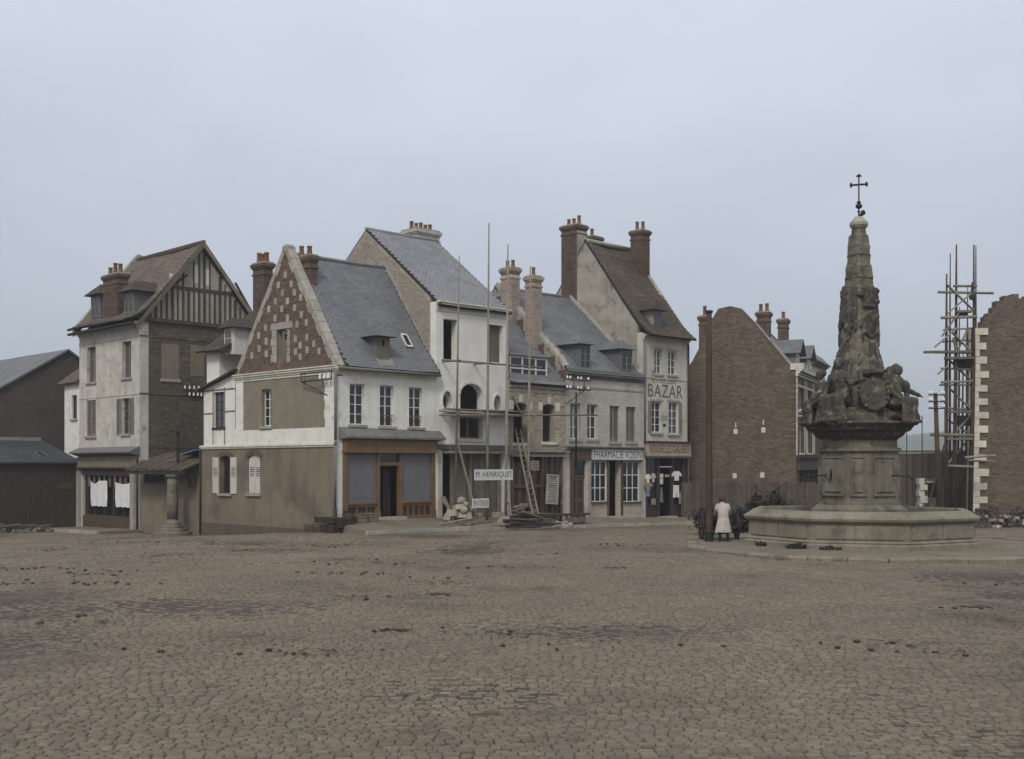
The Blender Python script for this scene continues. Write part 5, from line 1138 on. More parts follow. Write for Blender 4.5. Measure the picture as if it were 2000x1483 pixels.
# ================================================================== BOARD FENCE
Fz = Frame(8.9, 60.6, 8)
a1 = Fz.A(1600)
T = Thing(Fz, 'board_fence', 'grey vertical board fence in front of the blank brick gable', 'fence', (0, 0, -.35))
x = 0; rf = random.Random(5); zt0 = Fz.Z(944, 2, 0)
T.part('rail', MB().box(0, a1, .03, .09, 0.1, .2), 'wood_grey'); T.part('rail', MB().box(0, a1, .03, .09, zt0-.45, zt0-.35), 'wood_grey')
while x < a1:
    wd = rf.uniform(.11, .17); h = zt0+rf.uniform(-.07, .07); y_ = rf.uniform(-.012, .012)
    T.part('board', MB().add([(x, y_, -.8), (x+wd-.012, y_, -.8), (x+wd-.012, y_, h-.03), (x+wd/2, y_, h+.03), (x, y_, h-.02), (x, y_+.022, -.8), (x+wd-.012, y_+.022, -.8), (x+wd-.012, y_+.022, h-.03), (x+wd/2, y_+.022, h+.03), (x, y_+.022, h-.02)],
       [(0,1,2,3,4),(9,8,7,6,5),(0,5,6,1),(1,6,7,2),(2,7,8,3),(3,8,9,4),(4,9,5,0)]), 'wood_fence'); x += wd

# ================================================================== FOUNTAIN
FA = 16.76; Q = Frame(11.2, 37.2, -FA); zg = .02
PL = [(5.4, 35.5), (7.1, 31.8), (10.0, 30.6), (13.3, 31.0), (16.6, 33.2), (17.8, 37), (16.2, 41), (12.2, 43), (8.2, 42.2), (6.1, 39.6)]
zp0 = .10
T = Thing(WF, 'fountain_platform', 'low paved stone platform with kerb round the fountain', 'platform', (11.2, 37.2, zp0), kind='structure')
m = MB(); cp = [(x, y_) for x, y_ in PL]; vs = [(x, y_, zp0) for x, y_ in cp]+[(11.2, 37.2, zp0+.05)]; m.add(vs, [(i, (i+1) % len(cp), len(cp)) for i in range(len(cp))]); T.part('paving', m, 'pavement')
rk = random.Random(2)
for i in range(len(PL)):
    p, q = Vector((*PL[i], 0)), Vector((*PL[(i+1) % len(PL)], 0)); L_ = (q-p).length; n_ = max(2, round(L_/1.05)); d = (q-p).normalized(); nn = Vector((d.y, -d.x, 0))
    for k in range(n_):
        s_, e_ = p+d*(L_*k/n_+.008), p+d*(L_*(k+1)/n_-.008); h = zp0+.03+rk.uniform(-.015, .015); o_ = .05+rk.uniform(-.015, .015)
        rr = [[(*(c+nn*a_)[:2], z) for a_, z in ((-.28, h), (o_-.04, h), (o_, h-.05), (o_, h-.45), (-.28, h-.45))] for c in (s_, e_)]
        T.part('kerb_stone', MB().ring(rr), 'stone_basin')
T = Thing(Q, 'fountain', 'tall weathered stone fountain with carved obelisk and iron cross', 'fountain', (0, 0, zg))
zF = .12; apo = 3.42
def octo(ap_, z, n=8, ph=22.5): r_ = ap_/math.cos(math.pi/n); return [(r_*math.cos(2*math.pi*i/n+R(ph)), r_*math.sin(2*math.pi*i/n+R(ph)), z) for i in range(n)]
prof = [(apo+.10, zF-.25), (apo+.10, zF+.12), (apo+.02, zF+.17), (apo+.04, zF+.20), (apo-.02, zF+.24), (apo-.06, zF+.26), (apo-.06, zF+.74), (apo+.0, zF+.78), (apo+.08, zF+.83), (apo+.10, zF+.90), (apo+.05, zF+.96), (apo-.02, zF+.99), (apo-.10, zF+1.04), (apo-.16, zF+1.10), (apo-.42, zF+1.11), (apo-.44, zF+1.06), (apo-.46, zF+.55), (1.0, zF+.55)]
T.part('basin', MB().ring([octo(a_, z) for a_, z in prof], cap=False), 'stone_basin')
T.part('water', MB().ring([octo(apo-.455, zF+.80), octo(apo-.455, zF+.79)]), 'glass')
for i in range(8):                                   # raised panels and corner strips round the basin wall
    an = R(45*i); c_, s_ = math.cos(an), math.sin(an); hwid = apo*math.tan(math.pi/8)
    for t0, t1 in ((-hwid+.16, -.03), (.03, hwid-.16)) if i % 2 else ((-hwid+.16, hwid-.16),):
        rr = [[((apo-.06+e)*c_-t*s_, (apo-.06+e)*s_+t*c_, z) for t, z in ((t0+k, zF+.30+k), (t1-k, zF+.30+k), (t1-k, zF+.70-k), (t0+k, zF+.70-k))] for e, k in ((-.01, 0), (.028, 0), (.035, .02))]
        T.part('basin_panel', MB().ring(rr), 'stone_basin')
def cham(h, c, z):                                   # square turned on its corner, corners cut: long faces look left and right
    pts = []
    for k in range(4):
        an = R(-90+90*k); d = Vector((math.cos(an), math.sin(an))); t = Vector((-d.y, d.x)); pts += [tuple(d*h-t*c)+(z,), tuple(d*h+t*c)+(z,)]
    return pts
zk = lambda v: CAMH+(HOR-v)/FPX*38.85*math.cos(R(FA))
pd = [(1.56, .60, zF+.3), (1.56, .60, zk(1001)), (1.47, .56, zk(1000)), (1.47, .56, zk(993)), (1.40, .50, zk(992)), (1.33, .45, zk(987)), (1.27, .40, zk(985)), (1.27, .40, zk(979)), (1.20, .33, zk(978)), (1.20, .33, zk(883)), (1.29, .37, zk(882)), (1.29, .37, zk(876)), (1.18, .32, zk(875)), (1.16, .32, zk(862))]
T.part('pedestal', MB().ring([cham(*p) for p in pd]), 'stone_fountain')
cn = [(1.16, .32, zk(862)), (1.20, .34, zk(858)), (1.34, .40, zk(853)), (1.42, .44, zk(848)), (1.40, .44, zk(846)), (1.58, .5, zk(842)), (1.62, .52, zk(838)), (1.64, .52, zk(836)), (1.72, .58, zk(832)), (1.76, .60, zk(829)), (1.70, .57, zk(826)), (1.4, .45, zk(824))]
T.part('cornice', MB().ring([cham(*p) for p in cn]), 'stone_sculpture')
for k in range(8):
    pts = cham(1.20, .33, 0); p, q = Vector(pts[k]), Vector(pts[(k+1) % 8]); d = (q-p).normalized(); nn = Vector((d.y, -d.x, 0)); L_ = (q-p).length
    i0, i1 = L_*.12, L_*.88
    rr = [[tuple(p+d*t+nn*e)[:2]+(z,) for t, z in ((i0+kk, zk(968)+kk), (i1-kk, zk(968)+kk), (i1-kk, zk(892)-kk), (i0+kk, zk(892)-kk))] for e, kk in ((-.02, 0), (.055, 0), (.055, .05), (.02, .07), (.02, .12), (.07, .14))]
    T.part('pedestal_panel', MB().ring(rr), 'stone_fountain')
m = MB(); m.path([(-.85, -.55, zk(928)), (-1.4, -.8, zk(929)), (-1.62, -.9, zk(931)), (-1.75, -.95, zk(937))], .028, 7); T.part('spout', m, 'iron', smooth=True)
m = MB(); m.path([(.85, -.55, zk(928)), (1.5, -.85, zk(930)), (1.62, -.9, zk(937))], .028, 7); T.part('spout', m, 'iron', smooth=True)
T.part('spout_recess', MB().ball((-.84, -.74, zk(928)), .05, .09, .24), 'dark')
X = lambda u: (u-1678)/63.2
def carve(name, mb_, vox=.035, disp=.05, mt='stone_sculpture', tex=.18):
    o = T.part(name, mb_, mt, smooth=True)
    r_ = o.modifiers.new('remesh', 'REMESH'); r_.mode = 'VOXEL'; r_.voxel_size = vox; r_.use_smooth_shade = True
    s_ = o.modifiers.new('smooth', 'SMOOTH'); s_.factor = .5; s_.iterations = 2
    tx = bpy.data.textures.new(name+'_relief', 'CLOUDS'); tx.noise_scale = tex; tx.noise_depth = 3
    d_ = o.modifiers.new('relief', 'DISPLACE'); d_.texture = tx; d_.strength = disp; d_.texture_coords = 'LOCAL'
    t2 = bpy.data.textures.new(name+'_fine', 'CLOUDS'); t2.noise_scale = .06; t2.noise_depth = 2
    d2 = o.modifiers.new('fine_relief', 'DISPLACE'); d2.texture = t2; d2.strength = .035; d2.texture_coords = 'LOCAL'
    return o
# obelisk on its corner
ob = [(.80, .10, zk(824)), (.66, .08, zk(720)), (.61, .06, zk(690)), (.54, .05, zk(620)), (.46, .05, zk(565)), (.385, .05, zk(520)), (.37, .05, zk(519)), (.345, .05, zk(480)), (.33, .05, zk(479)), (.30, .05, zk(461)), (.23, .06, zk(459)), (.205, .06, zk(448))]
o = carve('obelisk', MB().ring([cham(*p) for p in ob]), .028, .075, 'stone_fountain', .22)
for v, h in ((545, .43), (500, .36)):
    m = MB(); m.ring([cham(h+.012, .06, zk(v)-.012), cham(h+.012, .06, zk(v)+.012)]); T.part('joint', m, 'stone_sculpture', o)
T.part('capital', MB().lathe((0, 0, 0), [(.21, zk(448)), (.25, zk(446)), (.31, zk(441)), (.31, zk(436)), (.24, zk(432)), (.17, zk(428)), (.13, zk(424)), (.04, zk(423))], 8, R(22.5)), 'stone_pale')
# iron cross
m = MB(); zt_, zb_ = zk(343), zk(426); zc_ = zk(361)
m.bar((0, 0, zb_), (0, 0, zt_), .055, .045, (1, 0, 0)); m.bar((-.24, 0, zc_), (.24, 0, zc_), .045, .055)
for p in ((-.24, 0, zc_), (.24, 0, zc_), (0, 0, zt_)):
    m.ball(p, .05, seg=8); 
    for e in (-1, 1): m.ball((p[0], 0, p[2]+.05*e) if p[0] else (.05*e, 0, p[2]-.02), .035, seg=6)
for v, r_ in ((403, .11), (396, .07), (414, .05)): m.ball((0, 0, zk(v)), r_, rz=r_*.8)
T.part('cross', m, 'iron', smooth=True)
m = MB()
m.cap((.03, -.05, zk(422)), (.16, -.05, zk(418)), .06, .05); m.ball((.13, -.05, zk(416)), .075, seg=8); T.part('scroll', m, 'iron', smooth=True)
# carved trophies on the upper obelisk: medallions, crowns, hanging drapery on each of the four faces
for k in range(4):
    an = R(-45+90*k); d = Vector((math.cos(an), math.sin(an), 0)); t = Vector((-d.y, d.x, 0)); rot = Matrix((t, d, Vector((0, 0, 1)))).transposed()
    def P(du, dep, v): return t*du+d*dep+Vector((0, 0, zk(v)))
    m = MB(); ro_ = random.Random(40+k)
    if k % 2 == 0:                                   # oval medallion under a crown
        m.ball(P(.06, .47, 636), .27, .10, .38, rot, 16, 10)
        for i in range(20): aa_ = 2*math.pi*i/20; m.ball(P(.06+.29*math.cos(aa_), .50, 636)+Vector((0, 0, .40*math.sin(aa_))), .055, seg=7, rings=5)
        m.ball(P(.04, .40, 590), .24, .16, .15, rot); m.cap(P(-.2, .46, 601), P(.26, .46, 601), .07, .07, 8)
        for i in range(5): m.cap(P(-.2+.11*i, .48, 598), P(-.24+.13*i, .46, 568-4*(i % 2)), .05, .06, 7)
        m.cap(P(.30, .36, 640), P(.40, .34, 690), .10, .05, 8); m.cap(P(-.26, .40, 650), P(-.30, .40, 700), .10, .05, 8)
    else:                                            # hanging cloth with tassels and a tilted shield
        m.ball(P(-.05, .43, 612), .20, .10, .34, rot@Matrix.Rotation(R(18), 3, 'Y'), 14, 8)
        for i in range(6): m.cap(P(-.26+.10*i, .40, 568+ro_.uniform(-6, 6)), P(-.34+.13*i, .46, 625+ro_.uniform(-14, 26)), .07, .085, 8)
        m.cap(P(-.32, .36, 575), P(.25, .42, 588), .09, .08, 8); m.cap(P(-.36, .40, 630), P(-.44, .42, 676), .11, .05, 8); m.cap(P(.1, .47, 640), P(.0, .5, 668), .10, .05, 8)
    for i in range(16): m.ball(P(ro_.uniform(-.40, .40), ro_.uniform(.34, .46), ro_.uniform(566, 690)), ro_.uniform(.05, .11), seg=7, rings=5)
    carve('medallion', m, .035, .06)
# drapery falling from the obelisk to the group
m = MB()
for s_, fl in ((-1, 1.0), (1, .72)):
    for i in range(6):
        x0 = s_*(.40+.03*i); x1 = s_*(.48+.075*i*fl); y0 = -.28+.09*i
        m.cap((x0*.9, y0, zk(672)), (x1*.95, y0-.05, zk(735)), .10, .13, 8); m.cap((x1*.95, y0-.05, zk(735)), (x1*1.06, y0-.1, zk(790)), .13, .15, 8)
for i in range(5):
    x = -.3+.15*i; m.cap((x*.8, -.48+.12*abs(i-2), zk(660)), (x*1.1, -.6+.12*abs(i-2), zk(740)), .08, .11, 8)
carve('drapery', m, .04, .07)
# rock base under the figures
m = MB(); rr = random.Random(9)
for i in range(70):
    an = rr.uniform(0, 2*math.pi); r_ = rr.uniform(.5, 1.38); sq = 1/max(abs(math.cos(an))+abs(math.sin(an)), 1)*1.25
    x, y_ = r_*math.cos(an)*sq, r_*math.sin(an)*sq; m.ball((x, y_, zk(822)+rr.uniform(.0, .30)*(1.3-r_*.6)), rr.uniform(.16, .30), rr.uniform(.16, .30), rr.uniform(.12, .24), seg=8, rings=5)
m.ring([cham(1.42, .45, zk(826)), cham(1.3, .42, zk(806)), cham(.95, .3, zk(795))]); carve('rock_base', m, .05, .12, tex=.3)
def figure(name, base, face, arm, lean=0.0, sc=1.0, drape=True):
    """Seated draped stone figure; base = seat point, face = heading in degrees, arm = reach of one arm (local)."""
    m = MB(); f_ = R(face); fx = Vector((math.cos(f_), math.sin(f_), 0)); sx = Vector((-fx.y, fx.x, 0)); up = Vector((0, 0, 1)); b_ = Vector(base)
    L = lambda x, y_, z: b_+(sx*x+fx*y_+up*z)*sc
    m.ball(L(0, 0, .1), .24*sc, .24*sc, .18*sc); m.cap(L(0, 0, .12), L(lean*.5, .03, .42), .20*sc, .19*sc); m.cap(L(lean*.5, .03, .42), L(lean, .06, .62), .20*sc, .22*sc)
    for s_ in (-1, 1): m.ball(L(lean+s_*.22, .05, .66), .11*sc)
    m.cap(L(lean, .06, .68), L(lean*1.1, .1, .84), .075*sc, .07*sc); m.ball(L(lean*1.1, .13, .96), .115*sc, .125*sc, .15*sc); m.ball(L(lean*1.1, .06, 1.02), .13*sc, seg=8)
    m.ball(L(lean*1.1, .24, .94), .03*sc, seg=6)
    for s_ in (-1, 1):
        hip, knee, foot = L(s_*.12, .05, .08), L(s_*.2, .52, .12), L(s_*.18, .5, -.42); m.cap(hip, knee, .15*sc, .12*sc); m.cap(knee, foot, .12*sc, .075*sc); m.cap(foot, foot+fx*.2*sc, .065*sc, .05*sc)
    sh0 = L(lean+.24, .05, .64); el, ha = L(*arm[0]), L(*arm[1]); m.cap(sh0, el, .09*sc, .075*sc, 8); m.cap(el, ha, .075*sc, .05*sc, 8); m.ball(ha, .065*sc)
    for q_ in range(4): m.cap(ha, ha+(ha-el).normalized()*.13*sc+sx*(.03*(q_-1.5))*sc, .022*sc, .018*sc, 5)
    sh1 = L(lean-.24, .05, .64); e1, h1 = L(lean-.36, .1, .36), L(-.28, .36, .2); m.cap(sh1, e1, .09*sc, .075*sc, 8); m.cap(e1, h1, .075*sc, .05*sc, 8); m.ball(h1, .06*sc)
    if drape:
        for i in range(8):
            t = -1+2*i/7; m.cap(L(t*.26, .45, .16-.06*abs(t)), L(t*.36, .5, -.42), .075*sc, .10*sc, 7); m.cap(L(t*.2, .1, .2), L(t*.26, .45, .16-.06*abs(t)), .08*sc, .08*sc, 7)
        m.cap(L(-.28, -.1, .7), L(.25, .1, .3), .07*sc, .08*sc, 7)
    return carve(name, m, .03, .045, tex=.12)
zb = zk(795)
figure('statue', (X(1648), -.88, zb+.06), -125, ((.42, .25, .46), (.85, .42, .52)), lean=-.06, sc=1.3)
figure('statue', (X(1742), -.55, zb-.02), -25, ((.40, .3, .42), (.52, .5, .3)), lean=.08, sc=1.18)
figure('statue', (X(1612), -.42, zb-.06), -165, ((.42, .3, .4), (.6, .5, .25)), lean=-.1, sc=1.12)
figure('statue', (-.15, 1.1, zb), 95, ((.42, .2, .46), (.6, .45, .3)), sc=1.1)
figure('statue', (-1.05, .15, zb-.12), 175, ((.4, .2, .46), (.6, .4, .4)), sc=.85)
# cartouche shield in front between the figures
m = MB(); rot = Matrix.Rotation(R(-8), 3, 'Y')@Matrix.Rotation(R(-14), 3, 'X')
m.ball((X(1706), -1.14, zk(768)), .42, .12, .58, rot, 16, 10)
for i in range(22):
    a_ = 2*math.pi*i/22; m.ball(Vector((X(1706), -1.19, zk(768)))+rot@Vector((.45*math.cos(a_), -.03, .62*math.sin(a_))), .075, seg=7, rings=5)
m.cap((X(1690), -1.2, zk(733)), (X(1720), -1.2, zk(731)), .1, .1); m.cap((X(1720), -1.1, zk(803)), (X(1685), -1.2, zk(812)), .1, .07); carve('cartouche', m, .03, .04, tex=.1)
m = MB(); m.cap((X(1735), -.5, zk(742)), (X(1741), -.45, zk(733)), .19, .17); m.ball((X(1738), -.5, zk(730)), .18); m.cap((X(1745), -.45, zk(745)), (X(1768), -.4, zk(756)), .12, .12)
m.ball((X(1766), -.4, zk(758)), .17, .17, .2); m.cap((X(1770), -.4, zk(765)), (X(1768), -.42, zk(790)), .09, .10); m.cap((X(1768), -.42, zk(790)), (X(1752), -.4, zk(800)), .12, .15); carve('cherub', m, .03, .05, tex=.1)
m = MB(); rr = random.Random(6)
for i in range(26): m.cap((X(1590)+rr.uniform(-.25, .35), -.2+rr.uniform(-.6, .5), zk(818)), (X(1602)+rr.uniform(-.3, .4), -.15+rr.uniform(-.5, .5), zk(rr.uniform(775, 800))), .09, .05, 6)
carve('carved_reeds', m, .04, .08)
m = MB()
for i in range(22): m.cap((X(1760)+rr.uniform(-.35, .25), -.2+rr.uniform(-.6, .5), zk(818)), (X(1762)+rr.uniform(-.3, .25), -.15+rr.uniform(-.5, .5), zk(rr.uniform(785, 802))), .1, .06, 6)
carve('carved_reeds', m, .04, .08)

# weeds growing at the basin foot
def tuft(F, name, label, cat, at, n, h, sp, mt, group=None, seed=0):
    r_ = random.Random(seed); m = MB(); x, y_, z = at
    for i in range(n):
        a_ = r_.uniform(0, 6.28); d = r_.random()**.6*sp; p = Vector((x+d*math.cos(a_), y_+.6*d*math.sin(a_), z)); hh = h*r_.uniform(.4, 1)*(1-.5*d/sp)
        t = p+Vector((r_.uniform(-.3, .3)*h, r_.uniform(-.3, .3)*h, hh)); s_ = Vector((math.cos(a_+1.5), math.sin(a_+1.5), 0))*.018
        mid = p.lerp(t, .55)+Vector((0, 0, .1*hh)); m.add([p-s_, p+s_, mid+s_*1.6, mid-s_*1.6, t], [(0, 1, 2, 3), (3, 2, 4)])
    return single(F, name, m, mt, at, label, cat, group)
ap_ = 3.62
tuft(Q, 'weed_tuft', 'large weed tuft at the foot of the basin', 'weed', (-1.75, -3.35, zF), 160, .26, .42, 'leaf', 'weeds at the basin foot', 1)
tuft(Q, 'weed_tuft', 'small weed tuft by the middle panel of the basin foot', 'weed', (-.8, -3.6, zF), 90, .2, .35, 'leaf', 'weeds at the basin foot', 2)
tuft(Q, 'weed_tuft', 'weed sprig at the angle of the basin nearest the tall pole', 'weed', (-2.9, -2.6, zF), 50, .24, .18, 'leaf', 'weeds at the basin foot', 3)

# ================================================================== TALL POLE, PERSON, HANDCART
def ray(u, v, zz=None):
    z = 0.0
    for _ in range(12):
        Yd = FPX*(CAMH-z)/(v-HOR); x = (u-1000)/FPX*Yd; z = gz(x, Yd) if zz is None else zz
    return x, Yd, z
px, py, pz = ray(1385, 1058, .10)
T = Thing(WF, 'tall_pole', 'tall dark wooden pole with flat iron cap beside the fountain', 'pole', (px, py, pz))
zt = CAMH+(HOR-612)/FPX*py
T.part('shaft', MB().lathe((px, py, pz), [(.125, -.3), (.12, .6), (.105, 3), (.095, 6), (.09, zt-pz)], 12), 'pole_wood', smooth=True)
T.part('cap', MB().lathe((px, py, zt), [(.09, 0), (.13, .03), (.13, .07), (.1, .09)], 12), 'iron')
T.part('base_sleeve', MB().lathe((px, py, pz), [(.15, -.2), (.15, .35), (.13, .40)], 12), 'iron')
x, y_, z = ray(1352, 1064)
single(WF, 'stone_block', MB().ring([[(x-.16, y_-.12, z-.1), (x+.16, y_-.12, z-.1), (x+.16, y_+.12, z-.1), (x-.16, y_+.12, z-.1)], [(x-.14, y_-.11, z+.2), (x+.14, y_-.11, z+.22), (x+.15, y_+.11, z+.22), (x-.14, y_+.11, z+.2)]]), 'stone_fountain', (x, y_, z), 'small squared stone alone on the setts beside the platform kerb', 'stone')

def person(at):
    x, y_, z = at; T = Thing(WF, 'person', 'person in pale belted coat seen from behind bending over a handcart', 'person', at); T.o.scale = (.92, .92, .92)
    # one continuous body: skeleton with skin modifier, leaning forward (away from us), arms to the cart handles
    J = dict(pel=(0, 0, .80), sp=(0, .05, 1.0), ch=(0, .16, 1.22), nk=(0, .25, 1.36), hd=(0, .34, 1.45), tp=(0, .40, 1.54),
             ls=(-.17, .15, 1.27), le=(-.25, .26, 1.03), lw=(-.23, .46, .92), lh=(-.23, .54, .90), rs=(.17, .15, 1.27), re=(.26, .24, 1.02), rw=(.24, .45, .91), rh=(.24, .53, .89),
             lhp=(-.09, 0, .76), lk=(-.12, .04, .44), la=(-.13, -.02, .09), lf=(-.13, .13, .035), rhp=(.09, 0, .76), rk=(.13, -.02, .44), ra=(.14, -.08, .09), rf=(.14, .07, .035))
    Rr = dict(pel=.135, sp=.12, ch=.14, nk=.055, hd=.085, tp=.07, ls=.06, le=.045, lw=.03, lh=.035, rs=.06, re=.045, rw=.03, rh=.035, lhp=.09, lk=.055, la=.038, lf=.036, rhp=.09, rk=.055, ra=.038, rf=.036)
    E = [('pel','sp'),('sp','ch'),('ch','nk'),('nk','hd'),('hd','tp'),('ch','ls'),('ls','le'),('le','lw'),('lw','lh'),('ch','rs'),('rs','re'),('re','rw'),('rw','rh'),('pel','lhp'),('lhp','lk'),('lk','la'),('la','lf'),('pel','rhp'),('rhp','rk'),('rk','ra'),('ra','rf')]
    ks = list(J)
    for side, s_ in (('l', -1), ('r', 1)):               # five curled fingers on each hand
        hx, hy, hz = J[side+'h']
        for q_, (dx, ln) in enumerate(((-.024, .05), (-.008, .058), (.009, .054), (.025, .044))):
            J[f'{side}f{q_}a'] = (hx+dx, hy+.035, hz+.005); J[f'{side}f{q_}b'] = (hx+dx, hy+.035+ln*.6, hz-.02); J[f'{side}f{q_}c'] = (hx+dx, hy+.03, hz-.05)
            for e_ in 'abc': Rr[f'{side}f{q_}{e_}'] = .009
            E += [(side+'h', f'{side}f{q_}a'), (f'{side}f{q_}a', f'{side}f{q_}b'), (f'{side}f{q_}b', f'{side}f{q_}c')]
        J[side+'t0'] = (hx-s_*.04, hy+.01, hz); J[side+'t1'] = (hx-s_*.05, hy+.04, hz-.025); Rr[side+'t0'] = Rr[side+'t1'] = .01; E += [(side+'h', side+'t0'), (side+'t0', side+'t1')]
    ks = list(J); me = bpy.data.meshes.new('body'); me.from_pydata([J[k] for k in ks], [(ks.index(a), ks.index(b)) for a, b in E], [])
    o = bpy.data.objects.new('body', me); COL.objects.link(o); o.parent = T.o; me.materials.append(MATS['skin'])
    sk = o.modifiers.new('skin', 'SKIN'); 
    for i, k in enumerate(ks): me.skin_vertices[0].data[i].radius = (Rr[k],)*2; me.skin_vertices[0].data[i].use_root = (k == 'pel')
    sk.use_smooth_shade = True; sb = o.modifiers.new('sub', 'SUBSURF'); sb.levels = 2; sb.render_levels = 2
    n = 24
    def rg(cx, cy, cz, rx, ry, f=0): return [(x+cx+(rx+f*.018*math.sin(i*math.pi*2*6/n))*math.cos(2*math.pi*i/n), y_+cy+(ry+f*.018*math.sin(i*math.pi*2*6/n))*math.sin(2*math.pi*i/n), z+cz) for i in range(n)]
    T.part('coat', MB().ring([rg(0, -.01, .34, .30, .25, 1.6), rg(0, -.01, .5, .27, .22, 1.3), rg(0, 0, .68, .235, .19, .8), rg(0, .02, .84, .20, .165, .2), rg(0, .035, .93, .185, .15), rg(0, .07, 1.04, .20, .16), rg(0, .12, 1.17, .225, .165), rg(0, .16, 1.27, .215, .155), rg(0, .20, 1.33, .15, .12), rg(0, .235, 1.375, .075, .075)], cap=False), 'coat', smooth=True)
    T.part('belt', MB().ring([rg(0, .03, .90, .196, .162), rg(0, .035, .95, .194, .16)], cap=False), 'coat', smooth=True)
    for s_ in ('l', 'r'):
        p = [Vector(at)+Vector(J[s_+k]) for k in ('s', 'e', 'w')]; m = MB().cap(p[0], p[1], .088, .072, 12); m.cap(p[1], p[1].lerp(p[2], .9), .072, .055, 12); T.part('sleeve', m, 'coat', smooth=True)
        la, lk, lf = (Vector(at)+Vector(J[s_+k]) for k in ('a', 'k', 'f')); T.part('stocking', MB().cap(lk, la, .064, .046, 10), 'shoe', smooth=True)
        T.part('shoe', MB().cap(la+Vector((0, -.02, -.05)), lf+Vector((0, .02, .0)), .045, .042, 10), 'shoe', smooth=True)
    hd = Vector(at)+Vector((0, .345, 1.49)); m = MB().ball(hd+Vector((0, -.02, .02)), .105, .115, .12, seg=14, rings=9); m.ball(hd+Vector((0, -.11, .0)), .06, seg=10); T.part('hair', m, 'hair', smooth=True)
    m = MB()
    for s_ in (-1, 1): m.ball(hd+Vector((s_*.092, .03, -.02)), .012, .025, .03, seg=8)
    m.cap(hd+Vector((0, .105, -.02)), hd+Vector((0, .125, -.045)), .012, .016, 6)
    T.part('ears_and_nose', m, 'skin', smooth=True)
    m = MB()
    for s_ in (-1, 1): m.ball(hd+Vector((s_*.035, .095, .005)), .014, seg=8)
    T.part('eyes', m, 'porcelain', smooth=True); T.part('mouth', MB().ball(hd+Vector((0, .098, -.075)), .028, .012, .008), 'terracotta', smooth=True)
x, y_, z = ray(1413, 1058, .11); person((x, y_, .11))
T = Thing(WF, 'handcart', 'dark two wheeled wooden handcart in front of the bending person', 'handcart', (x+.12, y_+1.15, .05))
cx, cy = x+.08, y_+1.2
m = MB()
for i in range(5): m.box(cx-.5, cx+.5, cy-.55+.24*i, cy-.33+.24*i, .52, .56)
T.part('bed', m, 'wood_dark')
for s_ in (-1, 1):
    for k in range(3): T.part('side_board', MB().box(cx+s_*.5-.02, cx+s_*.5+.02, cy-.56, cy+.64, .57+.17*k, .72+.17*k), 'wood_dark')
    T.part('shaft', MB().bar((cx+s_*.2, cy-.7, .86), (cx+s_*.34, cy+.6, .55), .05, .06), 'wood_dark')
    n_ = 20; rr = [[(cx+s_*.6+dx, cy+.05+r_*math.cos(2*math.pi*i/n_), .05+.48+r_*math.sin(2*math.pi*i/n_)) for i in range(n_)] for dx, r_ in ((-.025, .42), (.025, .42), (.025, .47), (-.025, .47), (-.025, .42))]
    wh = T.part('wheel', MB().ring(rr, cap=False), 'iron'); mm = MB()
    for i in range(10): a_ = 2*math.pi*i/10; mm.tube((cx+s_*.6, cy+.05, .53), (cx+s_*.6, cy+.05+.43*math.cos(a_), .53+.43*math.sin(a_)), .02, n=5)
    mm.lathe((0, 0, 0), [(0.01, 0)]*2, 3); mm.ball((cx+s_*.6, cy+.05, .53), .08); T.part('spokes', mm, 'wood_dark', wh)
T.part('front_board', MB().box(cx-.48, cx+.48, cy+.62, cy+.66, .57, 1.05), 'wood_dark')
m = MB(); rr = random.Random(3)
for i in range(14): m.ball((cx+rr.uniform(-.36, .36), cy+rr.uniform(-.4, .5), .66+rr.uniform(0, .3)), rr.uniform(.12, .2), rr.uniform(.12, .2), rr.uniform(.08, .14), seg=8, rings=5)
single(WF, 'cart_load', m, 'cloth_dark', (cx, cy, .56), 'dark bundled load lying in the handcart', 'load', kind=None, smooth=True)

# ================================================================== SHRUBS AND HEAPS BEHIND THE BASIN
def shrub(at, rx, ry, rz, n, label, seed, mt='leaf', name='shrub', cat='shrub'):
    r_ = random.Random(seed); x, y_, z = at; T = Thing(WF, name, label, cat, at, 'shrubs behind the fountain' if cat == 'shrub' else None); m = MB(); st = MB()
    for i in range(14):
        a_ = r_.uniform(0, 6.28); st.tube((x+.1*math.cos(a_), y_+.1*math.sin(a_), z-.05), (x+rx*.8*math.cos(a_), y_+ry*.8*math.sin(a_), z+rz*r_.uniform(.6, 1.1)), .025, .008, 5)
    cl = [Vector((x+rx*r_.uniform(-.85, .85), y_+ry*r_.uniform(-.8, .8), z+rz*r_.uniform(.25, .95))) for _ in range(40)]
    for i in range(n):
        c = cl[r_.randrange(40)]; p = c+Vector((r_.gauss(0, rx*.17), r_.gauss(0, ry*.17), r_.gauss(0, rz*.16)))
        d = Vector((r_.uniform(-1, 1), r_.uniform(-1, 1), r_.uniform(-.4, 1))).normalized(); s_ = d.orthogonal().normalized(); L_ = r_.uniform(.10, .22)
        m.add([p, p+d*L_*.5+s_*L_*.3, p+d*L_, p+d*L_*.5-s_*L_*.3], [(0, 1, 2, 3)])
    T.part('stems', st, 'wood_dark'); T.part('foliage', m, mt)
shrub((8.6, 46, gz(8.6, 46)), 1.2, .6, .9, 5500, 'low dark spiky shrub behind the handcart', 1)
shrub((10.6, 47.5, gz(10.6, 47)), .8, .6, 1.35, 4500, 'taller brown shrub against the board fence', 2, 'leaf_dry')
shrub((12.0, 46.5, gz(12, 46)), 1.4, .7, .95, 6000, 'dense dark shrub close to the fountain pedestal', 3)
shrub((16.9, 47.2, gz(17, 47)), .7, .6, .95, 3000, 'dry bush behind the basin on the scaffold tower side', 4, 'leaf_dry')
